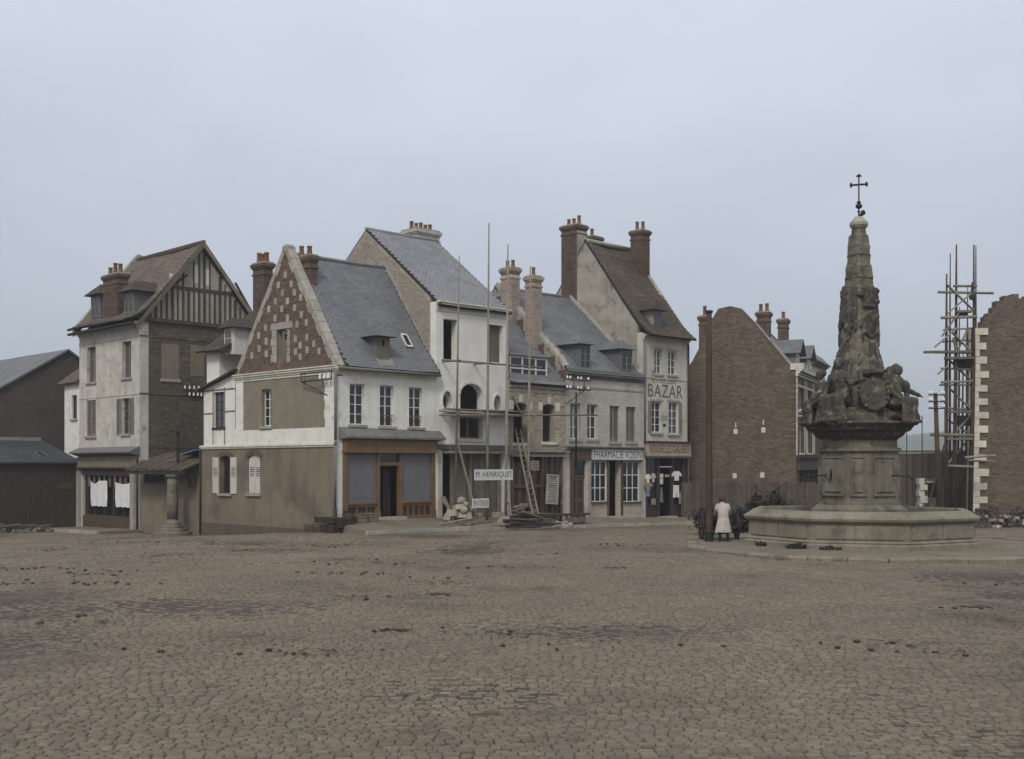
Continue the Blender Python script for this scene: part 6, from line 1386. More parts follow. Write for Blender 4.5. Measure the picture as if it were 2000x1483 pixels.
# ================================================================== RIGHT: RUIN, SCAFFOLD TOWER, POLE, WALL
Rn = Frame(25.15, 63.0, 0.0)
T = Thing(Rn, 'ruined_building', 'ruined brick building with toothed pale stone quoins and broken top', 'ruin', (0, 0, -.4))
rzv = lambda v: Rn.Z(v, 0, 0); zq = rzv(642)
rr = random.Random(12); top_ = [(9, 13.6), (7.6, 13.2), (7.3, 12.5), (5.6, 12.7), (5.1, 12.1), (3.6, 12.3), (3.3, 11.9), (2.2, 11.9)]
ax_ = lambda u: Rn.A(u)
def ragged(l, seed):
    r_ = random.Random(seed); o_ = []
    for (x0, y0), (x1, y1) in zip(l, l[1:]):
        n_ = max(1, int(math.hypot(x1-x0, y1-y0)/.28)); px_, py_ = x0, y0
        for k in range(n_):
            t_ = (k+1)/n_; x, y = x0+(x1-x0)*t_, y0+(y1-y0)*t_+r_.uniform(-.13, .13); y = round(y/.08)*.08; o_ += [(px_, py_), (x, py_)] if abs(y-py_) > .01 else [(px_, py_)]; px_, py_ = x, y
    return o_+[l[-1]]
top_ += [(ax_(1960), rzv(588)), (ax_(1945), rzv(600)), (ax_(1938), rzv(612)), (ax_(1928), rzv(618)), (ax_(1922), rzv(628)), (ax_(1917), rzv(640))]
top_ = ragged(top_, 3)
ho = [rect(4.2, 5.9, .9, 3.9), rect(4.2, 5.9, 5.6, 8.2)]
rw_ = T.part('wall', MB().wall('a', 0, [(ax_(1908), -1.5), (9, -1.5)]+top_+[(ax_(1908), rzv(642))], ho, .55), 'brick_house'); bricks(T, rw_, 'a', 0, [(ax_(1908), -1.5), (9, -1.5)]+top_+[(ax_(1908), rzv(642))], ho, 'brick_piece_brown', 0, bw=.24, bh=.08, proud=.007)
T.part('side_wall', MB().box(4.5, 5, .56, 7, -1.5, 8.5), 'brick_house')
nq = 32; z = -.6; k = 0
while z < zq-.1:
    h = rr.uniform(.36, .42); u1 = rr.uniform(1925, 1931) if k % 2 else rr.uniform(1909, 1914); u0 = rr.uniform(1891, 1893)
    T.part('quoin', MB().box(ax_(u0), ax_(u1), -.06-rr.uniform(0, .03), .4, z+.008, z+h-.008), 'stone_quoin'); z += h; k += 1
# scaffold tower
Ts = Frame(0, 61.6, 0.0); T = Thing(Ts, 'scaffold_tower', 'rickety pole scaffold tower beside the ruined brick building', 'scaffold', (Ts.A(1872), 0, -.5))
P_ = [(1848, 535, 0, .075), (1855, 495, 1.3, .05), (1867, 478, 0.1, .075), (1880, 690, 1.4, .05), (1889, 560, .7, .045), (1901, 478, .1, .07), (1905, 480, 1.5, .05), (1897, 640, .6, .06), (1873, 600, 1.2, .045)]
for u, v, b, r_ in P_:
    x, zt = Ts.A(u+4, b), Ts.Z(v, 0, b); x2 = Ts.A(u, b) if u < 1895 else Ts.A(u+1, b)
    T.part('pole', MB().tube((x-.1 if u < 1860 else x-.25, b, -.8), (x2, b, zt*.55), r_*1.5, r_*1.35, 8).tube((x2, b, zt*.55), (Ts.A(u+1, b), b, zt), r_*1.35, r_*.55, 8), 'pole_wood', smooth=True)
for u0, u1, v0, v1, b, r_ in ((1832, 1940, 571, 573, -.06, .05), (1862, 1908, 559, 559, .0, .05), (1838, 1908, 621, 619, -.08, .06), (1842, 1905, 645, 641, .2, .035), (1840, 1900, 668, 664, 1.3, .04), (1838, 1900, 747, 745, -.06, .05), (1835, 1905, 752, 752, .7, .04), (1818, 1900, 849, 851, -.05, .07), (1848, 1900, 798, 800, .6, .05), (1850, 1900, 910, 912, -.04, .05), (1884, 1945, 894, 890, -.12, .05), (1890, 1945, 899, 902, -.1, .04), (1838, 1905, 720, 722, .3, .04)):
    T.part('ledger', MB().tube((Ts.A(u0, b), b, Ts.Z(v0, 0, b)), (Ts.A(u1, b), b, Ts.Z(v1, 0, b)), r_*1.4, n=7), 'wood_pale', smooth=True)
for u0, v0, u1, v1, b in ((1848, 555, 1900, 605, -.1), (1852, 612, 1905, 566, -.14), (1840, 657, 1872, 612, -.1), (1826, 678, 1870, 640, -.15), (1860, 650, 1890, 680, .1), (1832, 731, 1850, 715, -.1), (1850, 700, 1898, 745, .5), (1856, 760, 1896, 800, .5), (1850, 820, 1898, 850, .5), (1870, 700, 1862, 660, -.05), (1868, 690, 1892, 640, .2), (1850, 860, 1895, 812, .3), (1852, 905, 1890, 860, .6)):
    T.part('brace', MB().bar((Ts.A(u0, b), b, Ts.Z(v0, 0, b)), (Ts.A(u1, b), b, Ts.Z(v1, 0, b)), 0.06, .19, (0, 1, 0)), 'wood_pale')
for u0, u1, v, n_ in ((1805, 1897, 688, 3), (1845, 1900, 700, 3), (1868, 1897, 609, 2), (1848, 1898, 858, 3), (1850, 1897, 805, 2)):
    for k in range(n_):
        b = -.1+.45*k; T.part('platform_plank', MB().bar((Ts.A(u0+4*k, b), b, Ts.Z(v, 0, b)), (Ts.A(u1, b), b, Ts.Z(v-1+k, 0, b)), 0.26, .12), 'wood_grey')
for u0, u1, v0, v1, b in ((1862, 1897, 703, 722, .9), (1868, 1897, 812, 832, .9), (1870, 1890, 607, 618, .5)):
    T.part('hoarding', MB().box(Ts.A(u0, b), Ts.A(u1, b), b, b+.04, Ts.Z(v1, 0, b), Ts.Z(v0, 0, b)), 'wood_dark')
T.part('pulley', MB().lathe((Ts.A(1897), -.15, Ts.Z(578, 0, 0)), [(.05, -.25), (.16, -.2), (.18, -.02), (.1, .1), (.04, .7)], 9), 'iron')
# telegraph pole
px, py, pz = 21.75, 59.0, gz(21.75, 59)
T = Thing(WF, 'telegraph_pole', 'leaning telegraph pole with three cross arms before the scaffold tower', 'pole', (px+.6, py, pz))
zv = lambda v: CAMH+(HOR-v)/FPX*py; xu = lambda u: (u-1000)/FPX*py
T.part('shaft', MB().tube((xu(1836), py, pz-.3), (xu(1827), py, zv(768)), .15, .10, 10), 'pole_wood', smooth=True)
for v in (772, 785, 798): T.part('cross_arm', MB().box(xu(1812), xu(1843), py-.16, py-.08, zv(v)-.03, zv(v)+.03), 'iron')
for v in (772, 785, 798):
    for u in (1814, 1818, 1838, 1842): T.part('insulator', MB().lathe((xu(u), py-.12, zv(v)+.03), [(.02, 0), (.05, .03), (.05, .12), (.02, .17)], 7), 'porcelain', smooth=True)
T.part('stay', MB().tube((xu(1800), py-.2, pz), (xu(1843), py-.1, zv(868)), .05, .04, 6), 'wood_dark')
for u, v0, v1, h in ((1771, 845, 900, 0), (1801, 812, 900, 0)):
    yy = 66; single(WF, 'thin_mast', MB().tube(((u-1000)/FPX*yy, yy, -.4), ((u-1000)/FPX*yy, yy, CAMH+(HOR-v0)/FPX*yy), .035, .025, 6), 'iron', ((u-1000)/FPX*yy, yy, -.4), 'thin dark mast rising behind the low brick wall'+(', the taller one' if u > 1780 else ', the shorter one beside the fountain cornice'), 'mast', 'masts behind the brick wall')
Fw = Frame(0, 68, 0); T = Thing(Fw, 'low_brick_wall', 'long low brown brick wall behind the scaffold tower', 'wall', (Fw.A(1800), 0, -.4))
T.part('wall', MB().wall('a', 0, [(Fw.A(1690), -1), (Fw.A(2010), -1), (Fw.A(2010), Fw.Z(885, 0, 0)), (Fw.A(1860), Fw.Z(884, 0, 0)), (Fw.A(1780), Fw.Z(886, 0, 0)), (Fw.A(1690), Fw.Z(885, 0, 0))], [], .4), 'brick_house')
T.part('coping', MB().box(Fw.A(1690), Fw.A(2010), -.06, .45, Fw.Z(884, 0, 0), Fw.Z(884, 0, 0)+.12), 'stone_fountain'); 
for u in (1782, 1812): T.part('pier', MB().box(Fw.A(u), Fw.A(u+5), -.1, .0, -1, Fw.Z(886, 0, 0)), 'brick_dark')
Fp = Frame(0, 64.5, 0); T = Thing(Fp, 'ruined_pier', 'broken pale stone doorway pier standing in front of the low wall', 'ruin', (Fp.A(1803), 0, -.4))
z = -.5; k = 0; rr = random.Random(22)
while z < Fp.Z(936, 0, 0):
    h = rr.uniform(.3, .4); T.part('stone', MB().box(Fp.A(1797 if k % 2 else 1795), Fp.A(1811 if k % 2 else 1806), -.05*(k % 2), .5, z+.005, z+h-.005), 'stone_quoin'); z += h; k += 1
T.part('wall', MB().wall('a', .12, [(Fp.A(1806), -.8), (Fp.A(1850), -.8), (Fp.A(1850), Fp.Z(936, 0, 0)), (Fp.A(1806), Fp.Z(936, 0, 0))], [rect(Fp.A(1814), Fp.A(1834), Fp.Z(972, 0, 0), Fp.Z(945, 0, 0))], .3), 'brick_house')
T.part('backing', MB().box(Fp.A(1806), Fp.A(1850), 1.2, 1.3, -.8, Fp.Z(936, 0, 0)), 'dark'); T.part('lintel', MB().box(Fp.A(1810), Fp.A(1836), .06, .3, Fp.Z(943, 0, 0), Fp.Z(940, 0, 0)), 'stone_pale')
for i in range(5): T.part('bar', MB().box(Fp.A(1813+4.5*i), Fp.A(1815+4.5*i), .05, .09, -.5, Fp.Z(974, 0, 0)), 'wood_pale')
# rubble heap at the right
def rubble(name, label, pts, n, rmin, rmax, mt, seed, cat='rubble', big=0, bname='fallen_stone', blabel='', group=''):
    r_ = random.Random(seed); m = MB()
    def stone(mm, p, s_):
        rot = Matrix.Rotation(r_.uniform(0, 6), 3, 'Z')@Matrix.Rotation(r_.uniform(-.5, .5), 3, 'X')@Matrix.Rotation(r_.uniform(-.5, .5), 3, 'Y'); dx, dy, dz = s_*r_.uniform(.7, 1.3), s_*r_.uniform(.6, 1), s_*r_.uniform(.4, .8)
        mm.add([Vector(p)+rot@Vector((i*dx*r_.uniform(.8, 1), j*dy*r_.uniform(.8, 1), k*dz*r_.uniform(.8, 1))) for k in (-1, 1) for i, j in ((-1,-1),(1,-1),(1,1),(-1,1))], [(3,2,1,0),(4,5,6,7),(0,1,5,4),(1,2,6,5),(2,3,7,6),(3,0,4,7)])
    for i in range(n):
        (x, y_, rx, ry, h) = pts[r_.randrange(len(pts))]; a_, d = r_.uniform(0, 6.28), math.sqrt(r_.random()); px_, py_ = x+rx*d*math.cos(a_), y_+ry*d*math.sin(a_)
        stone(m, (px_, py_, gz(px_, py_)+h*(1-d)*r_.uniform(.6, 1.05)), r_.uniform(rmin, rmax))
    x, y_ = pts[0][:2]; single(WF, name, m, mt, (x, y_, gz(x, y_)), label, cat, kind='stuff')
rubble('rubble', 'dark rubble heap piled at the foot of the scaffold tower', [(24.0, 58.3, 1.9, 1.0, 1.1), (26.2, 58.6, 1.9, 1.0, 1.2), (22.6, 57.6, 1.2, .7, .6)], 900, .07, .19, 'brick_dark', 31)
rubble('rubble', 'pale mortar rubble strewn among the bricks by the ruin', [(24.4, 57.5, 2.3, .8, .8), (27.0, 57.2, 2.0, .9, .8)], 90, .06, .15, 'bone', 32)

# ================================================================== SCAFFOLD IN FRONT OF THE WHITE HOUSE
bS = -.95
T = Thing(G, 'facade_scaffold', 'scaffold of four tall poles against the white house front', 'scaffold', (A(950, bS), bS, .2))
for u, v, ub, r_ in ((897, 500, 889, .05), (955, 436, 951, .065), (992, 478, 988, .07), (1036, 520, 1031, .065)):
    p0, p1 = (A(ub, bS), bS, zf(8)-.25), (A(u, bS), bS, Z(v, A(u, bS), bS)); T.part('pole', MB().tube(p0, tuple(Vector(p0).lerp(Vector(p1), .45)), r_, r_*.92, 8).tube(tuple(Vector(p0).lerp(Vector(p1), .45)), p1, r_*.92, r_*.4, 8), 'wood_pale', smooth=True)
for u0, u1, v0, v1, r_ in ((867, 1062, 703, 718, .05), (862, 1022, 802, 813, .05), (862, 1170, 811, 811, .045), (870, 985, 884, 886, .05)):
    T.part('ledger', MB().tube((A(u0, bS), bS+.1, Z(v0, A(u0, bS), bS)), (A(u1, bS), bS+.1, Z(v1, A(u1, bS), bS)), r_, r_*.8, 7), 'wood_pale', smooth=True)
for u, v in ((893, 808), (953, 810), (990, 811), (894, 704), (955, 709)): T.part('putlog', MB().tube((A(u, bS), bS-.15, Z(v, A(u, bS), bS)), (A(u, bS), .2, Z(v, A(u, bS), bS)), .04, n=6), 'wood_pale', smooth=True)
for k in range(4): T.part('platform_plank', MB().bar((A(866+2*k, -.7+.2*k), -.75+.22*k, Z(802, 6, 0)+.02*k), (A(1030-4*k, -.7+.2*k), -.75+.22*k, Z(807, 11, 0)+.02*(k % 2)), .2, .05), 'wood_pale')
T.part('raker', MB().bar((A(893, bS), bS-.06, Z(868, A(893, bS), bS)), (A(932, -1.6), -1.6, Z(1010, A(932, -1.6), -1.6)), .07, .08), 'wood_pale')
T.part('brace', MB().bar((A(1000, bS), bS, Z(773, A(1000, bS), bS)), (A(1017, bS), bS, Z(810, 11, bS)), .05, .1, (0, 1, 0)), 'wood_pale')
T.part('raker', MB().bar((A(992, bS), bS-.05, Z(960, A(990, bS), bS)), (A(998, -1.5), -1.5, Z(1008, A(998, -1.5), -1.5)), .06, .06), 'wood_pale')
def board_sign(name, label, u0, u1, v0, v1, b, s_, mt='sign_white', cat='sign', lm='letter', pad=.09):
    q = RA(u0, u1, v0, v1, b); T = Thing(G, name, label, cat, (q[0], b, q[2])); bo = T.part('panel', MB().box(q[0], q[1], b-.025, b, q[2], q[3]), mt)
    hh = q[3]-q[2]; text(T, s_, 'a', b-.025, q[0]+pad, q[1]-pad*.6, q[2]+hh*.2, q[3]-hh*.2, lm, -.004); return T
board_sign('name_board', 'white name board lettered in black hung on the scaffold poles', 926, 1001, 917, 938, bS-.1, 'M. HENRIQUET')
board_sign('entrance_sign', 'small white entrance sign tied low on the leaning scaffold prop', 922, 954, 974, 992, -1.85, 'ENTREE', pad=.05)
# ladder leaning on the brick shop house
T = Thing(G, 'ladder', 'long wooden ladder leaning on the first floor window of the brick house', 'ladder', (A(1040, -1.7), -1.7, .1))
pb0, pt0 = Vector((A(1046, -1.8), -1.8, Z(1006, A(1046, -1.8), -1.8))), Vector((A(1011, -.15), -.15, Z(838, A(1011, -.15), -.15))); off = Vector((.2, .02, 0))
for s_ in (-1, 1): T.part('rail', MB().bar(pb0+off*s_, pt0+off*s_*.85, .05, .08), 'wood_pale')
for i in range(15): c = pb0.lerp(pt0, (i+.6)/15.4); T.part('rung', MB().tube(c-off, c+off*.95, .02, n=6), 'wood_pale', smooth=True)
# notices
T = Thing(G, 'notice_board', 'tilted pale notice board leaning on the boarded shopfront', 'notice', (A(1079), -.12, 1)); q = RA(1066, 1090, 927, 985, -.1)
c_ = ((q[0]+q[1])/2, (q[2]+q[3])/2); tl = .07
def tp(x, z): return (c_[0]+x*math.cos(tl)+z*math.sin(tl), c_[1]-x*math.sin(tl)+z*math.cos(tl))
hw, hh = (q[1]-q[0])/2, (q[3]-q[2])/2; pts = [tp(-hw, -hh), tp(hw, -hh), tp(hw, hh), tp(-hw, hh)]
T.part('panel', MB().add([(p[0], d, p[1]) for d in (-.14, -.11) for p in pts], [(0,1,2,3),(7,6,5,4),(0,4,5,1),(1,5,6,2),(2,6,7,3),(3,7,4,0)]), 'infill')
for i in range(12):
    t = .86-.152*i; w_ = hw*(.78, .5, .7, .74, .62, .76)[i % 6]; e_ = .035 if i in (0, 1, 4) else .018; pts = [tp(-w_, hh*t-e_), tp(w_, hh*t-e_), tp(w_, hh*t+e_), tp(-w_, hh*t+e_)]
    T.part('text_line', MB().add([(p[0], -.143, p[1]) for p in pts], [(0, 1, 2, 3)]), 'letter_faded')
q = RA(1035, 1051, 900, 919, .0); T = Thing(G, 'notice_card', 'small pale notice card on the boarded shopfront behind the ladder', 'notice', (q[0], -.0, q[2]))
T.part('panel', MB().box(q[0], q[1], -.06, -.03, q[2], q[3]), 'infill')
for i in range(4): T.part('text_line', MB().box(q[0]+.06, q[1]-.06-.04*(i % 2), -.064, -.06, q[2]+.07+.09*i, q[2]+.105+.09*i), 'letter_faded')
# wall-mounted wire post between brick house and pharmacy
T = Thing(G, 'wire_post', 'iron wire post with two cross arms fixed on the pharmacy front', 'post', (A(1125, -.3), -.3, 3))
yb = -.35; xa = lambda u: A(u, yb); za = lambda v: Z(v, A(1125), yb)
T.part('shaft', MB().tube((xa(1125), yb, za(912)), (xa(1125.5), yb, za(767)), .04, n=7), 'iron', smooth=True)
m = MB()
for v in (743, 761.5): m.tube((xa(1105), yb, za(v)), (xa(1153), yb, za(v)), .03, n=6)
for u in (1121, 1141): m.tube((xa(u), yb, za(743)), (xa(u), yb, za(762)), .022, n=6)
m.tube((xa(1142), yb, za(762)), (xa(1142), 0, za(762)), .02, n=6)
for v in (792, 880): T.part('wall_tie', MB().tube((xa(1125), yb, za(v)), (xa(1125), 0, za(v)), .02, n=6), 'iron')
T.part('cross_arm', m, 'iron')
T.part('stay', MB().tube((xa(1105), yb, za(792)), (xa(1142), yb, za(762)), .02, n=6), 'iron')
for v in (743, 761.5):
    for u in (1108, 1114, 1129, 1135, 1149): T.part('insulator', MB().lathe((xa(u), yb, za(v)+.02), [(.02, 0), (.05, .02), (.05, .1), (.02, .15)], 7), 'porcelain', smooth=True)
# ================================================================== BUILDING STONES, TIMBER AND BOXES ON THE PAVEMENT
def zpav(a, b): zk_ = ggz(G, a, KB)+.13; t = max(0, min(1, (b-KB-.16)/(.2-KB-.16))); return (zk_+(max(zf(a), zk_)-zk_)*t) if b > KB else ggz(G, a, b)
def stone_thing(u, v, w_, label, b, seed, name='building_stone', mt='bone', rnd=False):
    r_ = random.Random(seed); a = A(u, b); z = Z(v, a, b); m = MB()
    if rnd: m.ball((a, b, z), w_*r_.uniform(.9, 1.1), w_*.9, w_*r_.uniform(.75, .95), Matrix.Rotation(r_.uniform(0, 3), 3, 'X'), 8, 5); m.v = [tuple(Vector((a, b, z))+(Vector(p)-Vector((a, b, z)))*r_.uniform(.8, 1.12)) for p in m.v]
    else:
        rot = Matrix.Rotation(r_.uniform(0, 3), 3, 'Z')@Matrix.Rotation(r_.uniform(-.35, .35), 3, 'X')
        m.add([Vector((a, b, z))+rot@Vector((i*w_*r_.uniform(.85, 1.1), j*w_*.75*r_.uniform(.85, 1.1), k*w_*.6*r_.uniform(.8, 1.1))) for k in (-1, 1) for i, j in ((-1,-1),(1,-1),(1,1),(-1,1))], [(3,2,1,0),(4,5,6,7),(0,1,5,4),(1,2,6,5),(2,3,7,6),(3,0,4,7)])
    return single(G, name, m, mt, (a, b, z-w_*.5), label, 'stone', 'building stones heaped at the white house', smooth=rnd)
ST = [(901, 979, .21, 'roundest pale building stone at the top of the heap', 1), (909, 986, .18, 'rounded building stone beside the topmost one', 1), (895, 992, .19, 'squared building stone under the round ones', 0), (906, 997, .2, 'rounded stone in the middle of the heap', 1), (917, 994, .18, 'building stone high on the heap beside the leaning prop', 0), (886, 1003, .24, 'flat building stone at the foot of the heap nearest the brick pier', 0), (900, 1007, .22, 'long low building stone at the foot of the heap', 0), (913, 1008, .22, 'squared stone at the foot of the heap nearest the leaning prop', 0), (874, 1010, .2, 'pale stone lying against the brick pier', 0), (934, 1008, .17, 'lone pale stone under the entrance sign', 0), (972, 1006, .2, 'pale stone by the long poles on the pavement', 0), (985, 1014, .2, 'white stone at the edge of the plank pile', 0), (980, 1019, .16, 'small white stone before the plank pile', 0)]
for i, (u, v, w_, lb, rd) in enumerate(ST): stone_thing(u, v, w_, lb, -1.1-.15*(i % 4) if v < 1012 else -2.0, i, rnd=bool(rd))
def plank(label, u0, v0, b0, u1, v1, b1, w_=.16, t=.05, mt='wood_pale', name='plank', group='planks and poles lying on the pavement', cat='plank', rnd=False):
    p, q = Vector((A(u0, b0), b0, Z(v0, A(u0, b0), b0))), Vector((A(u1, b1), b1, Z(v1, A(u1, b1), b1)))
    m = MB().tube(p, q, w_/2, w_/2.5, 8) if rnd else MB().bar(p, q, w_, t)
    c = (p+q)/2; return single(G, name, m, mt, (c.x, c.y, min(p.z, q.z)-t/2), label, cat, group)
plank('grey plank leaning on the brick pier beside the stones', 863, 972, -.5, 884, 1004, -1.0, .2, .06, 'wood_grey'); plank('second grey plank leaning behind the first at the brick pier', 866, 970, -.3, 878, 996, -.6, .2, .06, 'wood_grey')
plank('long pale pole lying along the kerb edge', 860, 1024, -1.9, 925, 1012, -1.6, .1, .1, rnd=True); plank('thin pole crossing in front of the stones', 880, 1032, -2.35, 1010, 1023, -2.3, .09, .09, rnd=True); plank('weathered board lying on the pavement below the boards', 900, 1020, -1.9, 968, 1018, -2.1, .2, .06)
rr = random.Random(15); PLB = ['topmost', 'second', 'third', 'fourth', 'fifth', 'sixth', 'seventh', 'eighth', 'ninth', 'tenth', 'eleventh', 'twelfth', 'lowest']
def plank_abs(label, p, q, w_, t, mt, name, group, cat):
    c = (p+q)/2; return single(G, name, MB().bar(p, q, w_, t), mt, (c.x, c.y, min(p.z, q.z)-t/2), label, cat, group)
for i in range(13):
    k = 12-i; lay = k//4; u0 = 978+rr.uniform(0, 26)+lay*6; u1 = u0+rr.uniform(62, 104)-lay*8; b_ = -2.75+.42*(k % 4)+rr.uniform(-.1, .1)+.1*lay; b2_ = b_+rr.uniform(-.28, .28)
    p, q = Vector((A(u0, b_), b_, 0)), Vector((A(min(u1, 1104), b2_), b2_, 0)); h = .07+.13*lay
    p.z = max(zpav(p.x, p.y), zpav((p.x+q.x)/2, (p.y+q.y)/2))+h+rr.uniform(0, .06)+.03*lay; q.z = zpav(q.x, q.y)+h+rr.uniform(-.02, .06)
    plank_abs(f'dark old plank, {PLB[i]} in the pile heaped on the kerb', p, q, rr.uniform(.18, .27), .07, rr.choice(('wood_dark', 'wood_grey', 'wood_dark', 'wood_dark')), 'plank', 'planks heaped on the kerb', 'plank')
rubble('rubble', 'pale mortar rubble spilling beside the plank pile', [(*G.W(A(1096, -2.2), -2.2)[:2], .8, .5, .28), (*G.W(A(1080, -2.3), -2.3)[:2], .7, .5, .2), (*G.W(A(975, -1.6), -1.6)[:2], .9, .5, .25), (*G.W(A(895, -1.3), -1.3)[:2], .9, .4, .45)], 260, .04, .11, 'bone', 44)
NTH = ['first', 'second', 'third', 'fourth', 'fifth', 'sixth', 'seventh', 'eighth', 'ninth', 'tenth', 'eleventh', 'twelfth', 'thirteenth', 'fourteenth', 'fifteenth', 'sixteenth', 'seventeenth', 'eighteenth', 'nineteenth', 'twentieth']
for i in range(20):
    b_ = rr.uniform(-1.35, -.7); a_ = A(1001+2.1*i, b_); zb_ = zpav(a_, b_)+.08+.95*max(0, 1-abs(i-9)/12)*rr.uniform(.15, 1); an = rr.uniform(-.9, 1.0); L_ = rr.uniform(.35, .75)
    d = Vector((math.cos(an), rr.uniform(-.35, .35), math.sin(an)))*L_/2; c = Vector((a_, b_, zb_+abs(d.z)))
    plank_abs(f'short broken timber, {NTH[i]} from the scaffold pole in the jumble under the ladder', c-d, c+d, rr.uniform(.09, .16), rr.uniform(.06, .1), rr.choice(('wood_pale', 'wood_door', 'wood_grey', 'wood_door')), 'broken_timber', 'broken timbers jumbled under the ladder', 'timber')
# boxes, barrel and crate
def crate(label, u0, u1, v0, v1, b, dep, mt='wood_grey', name='crate', slats=3, cat='crate'):
    q = RA(u0, u1, v0, v1, b); T = Thing(G, name, label, cat, (q[0], b, q[2])); h = (q[3]-q[2])/slats
    T.part('inner_box', MB().box(q[0]+.02, q[1]-.02, b+.02, b+dep-.02, q[2]+.02, q[3]-.02), 'wood_dark')
    for k in range(slats):
        for d0, d1 in ((b, b+.018), (b+dep-.018, b+dep)): T.part('slat', MB().box(q[0], q[1], d0, d1, q[2]+h*k+.008, q[2]+h*(k+1)-.008), mt)
        for x0 in (q[0]-.018, q[1]): T.part('slat', MB().box(x0, x0+.018, b, b+dep, q[2]+h*k+.008, q[2]+h*(k+1)-.008), mt)
    for x0 in (q[0], q[1]-.06): T.part('batten', MB().box(x0, x0+.06, b-.018, b-.001, q[2], q[3]), mt)
    T.part('lid', MB().box(q[0]-.02, q[1]+.02, b-.02, b+dep+.02, q[3], q[3]+.025), mt)
crate('pale packing case beside the shop door', 704, 717, 1005, 1028, -.75, .45); crate('larger pale packing case at the shop doorstep', 720, 739, 1004, 1026, -.7, .5)
q = RA(680, 698, 999, 1032, -.85); T = Thing(G, 'barrel', 'dark wooden barrel under the shop shutter nearest the house corner', 'barrel', ((q[0]+q[1])/2, -.6, q[2])); r_ = (q[1]-q[0])/2
T.part('staves', MB().lathe(((q[0]+q[1])/2, -.6, q[2]), [(r_*.8, 0), (r_*.95, .2), (r_, .4), (r_*.95, .6), (r_*.8, q[3]-q[2]), (r_*.7, q[3]-q[2]), (r_*.7, q[3]-q[2]-.04)], 16), 'wood_dark', smooth=True)
for t in (.12, .28, .62): T.part('hoop', MB().lathe(((q[0]+q[1])/2, -.6, q[2]), [(r_*.93+.02*math.sin(t*3), t), (r_*.97+.02*math.sin(t*3), t+.05)], 16), 'iron')
crate('low dark box on the pavement corner beside the downpipe', 664, 679, 1015, 1031, -1.0, .5, 'wood_dark')
def crateB(label, u0, u1, v0, v1, a, dep, mt):
    q = RB(u0, u1, v0, v1, a); T = Thing(G, 'crate', label, 'crate', (a, q[0], q[2])); 
    T.part('inner_box', MB().box(a+.02, a+dep-.02, q[0]+.02, q[1]-.02, q[2], q[3]-.02), 'wood_dark'); h = (q[3]-q[2])/3
    for k in range(3):
        T.part('slat', MB().box(a-.02, a, q[0], q[1], q[2]+h*k+.01, q[2]+h*(k+1)-.012), mt); T.part('slat', MB().box(a, a+dep, q[0]-.02, q[0], q[2]+h*k+.01, q[2]+h*(k+1)-.012), mt)
    for t in (0, .5, .93): T.part('batten', MB().box(a-.04, a-.021, q[0]+(q[1]-q[0])*t, q[0]+(q[1]-q[0])*t+.07, q[2], q[3]), mt)
crateB('brown wooden crate standing on the street against the side wall', 596, 625, 1024, 1044, -.75, .55, 'wood_door'); crateB('dark crate standing next to the downpipe at the house corner', 626, 651, 1024, 1043, -.7, .5, 'wood_dark'); crateB('flat slatted crate laid across the two lower crates', 615, 650, 1010, 1022.5, -.72, .5, 'wood_dark')
# workbench by the pharmacy
q = RA(1086, 1145, 1003, 1007, -2.0); T = Thing(G, 'workbench', 'rough wooden workbench standing on the pavement by the pharmacy', 'workbench', (q[0], -2.0, zpav(q[0], -2)))
T.part('top', MB().box(q[0], q[1], -2.25, -1.7, q[2], q[3]), 'wood_dark')
for x in (q[0]+.5, q[1]-.35):
    for y_ in (-2.2, -1.8): T.part('leg', MB().box(x, x+.09, y_, y_+.08, zpav(x, y_)-.03, q[2]-.002), 'wood_grey')
T.part('front_board', MB().box(q[0]+.6, q[1]-.36, -2.22, -2.18, zpav(q[0], -2)+.02, q[2]-.08), 'wood_grey')
# goods hanging at the bazaar front
def garment(label, u0, u1, v0, v1, mt, kind='shirt'):
    b = -.12; q = RA(u0, u1, v0, v1, b); c_ = (q[0]+q[1])/2; w_ = (q[1]-q[0])/2; h = q[3]-q[2]
    if kind == 'shirt': out_ = [(-.42, 0), (.42, 0), (.5, .55), (1.0, .42), (1.05, .68), (.35, 1), (.12, .93), (-.12, .93), (-.35, 1), (-1.05, .68), (-1.0, .42), (-.5, .55)]
    elif kind == 'trousers': out_ = [(-.8, 0), (-.2, 0), (0, .62), (.2, 0), (.8, 0), (.75, 1), (-.75, 1)]
    else: out_ = [(-.9, 0), (-.3, .05), (.3, 0), (.9, .04), (.6, .6), (.3, 1), (-.3, 1), (-.6, .6)]
    m = MB().wall('a', b, [(c_+x*w_, q[2]+z*h) for x, z in out_], [], .035)
    single(G, 'garment', m, mt, (c_, b, q[2]), label, 'garment', 'clothes hung outside the bazaar')
garment('white shirt hung highest on the fence side of the bazaar door', 1313, 1331, 920, 939, 'cloth_white'); garment('pale shirt hung on the pharmacy side of the bazaar door', 1261, 1271, 926, 944, 'cloth_white'); garment('second pale shirt hung between the first one and the doorway', 1272, 1281, 924, 942, 'coat')
garment('striped pale trousers hung below the white shirt', 1314, 1328, 948, 972, 'cloth_white', 'trousers'); garment('tan jacket hung low beside the pharmacy pilaster', 1258, 1275, 942, 958, 'cloth_tan'); garment('grey blue dress hung under the tan jacket', 1262, 1270, 956, 970, 'blue_sheet', 'dress')
garment('long grey smock hung in the middle of the bazaar doorway', 1289, 1296, 952, 982, 'roller', 'dress'); garment('brown stockings hung at the foot of the bazaar window', 1272, 1282, 974, 986, 'cloth_tan', 'trousers'); garment('tan breeches hung at the bazaar pilaster by the fence', 1326, 1334, 962, 984, 'cloth_tan', 'trousers')
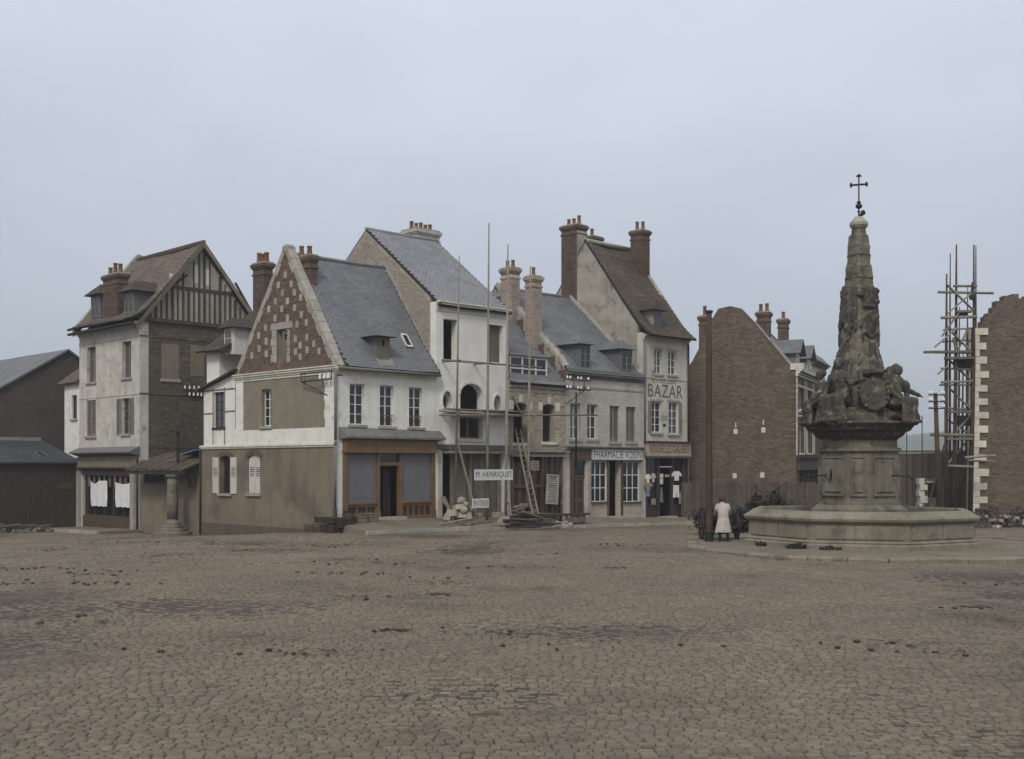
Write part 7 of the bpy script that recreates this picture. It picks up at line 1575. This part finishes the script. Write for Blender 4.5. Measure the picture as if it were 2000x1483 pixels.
for u0, u1, v0, v1, lb in ((1287, 1295.5, 925.5, 934, 'upper red and white card in the bazaar doorway'), (1287, 1295, 935, 946, 'lower white card in the bazaar doorway'), (1299, 1308, 927, 932, 'small yellowish card beside the doorway cards')):
    q = RA(u0, u1, v0, v1, .1); single(G, 'price_card', MB().box(q[0], q[1], .10, .12, q[2], q[3]), 'sign_white' if u0 < 1290 else 'sign_tan', (q[0], .1, q[2]), lb, 'card', 'cards in the bazaar doorway')

# ================================================================== HAZE
hz = bpy.data.materials.new('haze'); hz.use_nodes = True; hn = hz.node_tree; hn.nodes.clear()
ho_ = hn.nodes.new('ShaderNodeOutputMaterial'); pv = hn.nodes.new('ShaderNodeVolumePrincipled'); pv.inputs['Color'].default_value = (.86, .89, .95, 1); pv.inputs['Density'].default_value = .0007; pv.inputs['Anisotropy'].default_value = .1
hn.links.new(pv.outputs[0], ho_.inputs['Volume']); MATS['haze'] = hz
single(WF, 'haze', MB().box(-1600, 1600, -400, 1500, -4, 60), 'haze', (0, 0, 0), 'thin pale haze hanging over the town', 'haze', kind='stuff')

pl = G.W(-1.6, 21.5); rubble('rubble', 'low heap of rubble and boards before the dark shed', [(*G.W(-2.6, 21.2)[:2], 1.5, .6, .22), (*G.W(-4.6, 20.9)[:2], 1.4, .6, .25)], 120, .05, .12, 'stone_fountain', 51)
for i in range(4):
    p = Vector((-2.2-.8*i, 21.0, ggz(G, -2.2-.8*i, 21)+.32+.04*i)); q = p+Vector((-1.5, .35-.2*i, -.12+.08*(i % 2)))
    plank_abs(f'grey board, {NTH[i]} from the shop pilaster on the rubble before the shed', p, q, .2, .05, 'wood_grey', 'plank', 'boards lying before the shed', 'plank')

r_ = random.Random(77); m = MB()
for c in range(46):
    yy = r_.uniform(14, 42); xx = r_.uniform(-.44, .42)*yy; n_ = r_.randint(6, 22); sp = r_.uniform(.15, .9)
    if blocked(xx, yy): continue
    for i in range(n_):
        x, y_ = xx+r_.gauss(0, sp), yy+r_.gauss(0, sp*.4); z = gz(x, y_)+.012; s_ = r_.uniform(.02, .07); a_ = r_.uniform(0, 3.1)
        if r_.random() < .55: m.ball((x, y_, z), s_, s_*.8, s_*.35, Matrix.Rotation(a_, 3, 'Z'), 6, 4)
        else: m.bar((x-s_*2*math.cos(a_), y_-s_*2*math.sin(a_), z), (x+s_*2*math.cos(a_), y_+s_*2*math.sin(a_), z+.01), .012, .008)
single(WF, 'litter', m, 'litter', (0, 30, 0), 'scattered straw and dirt clods on the setts', 'litter', kind='stuff')
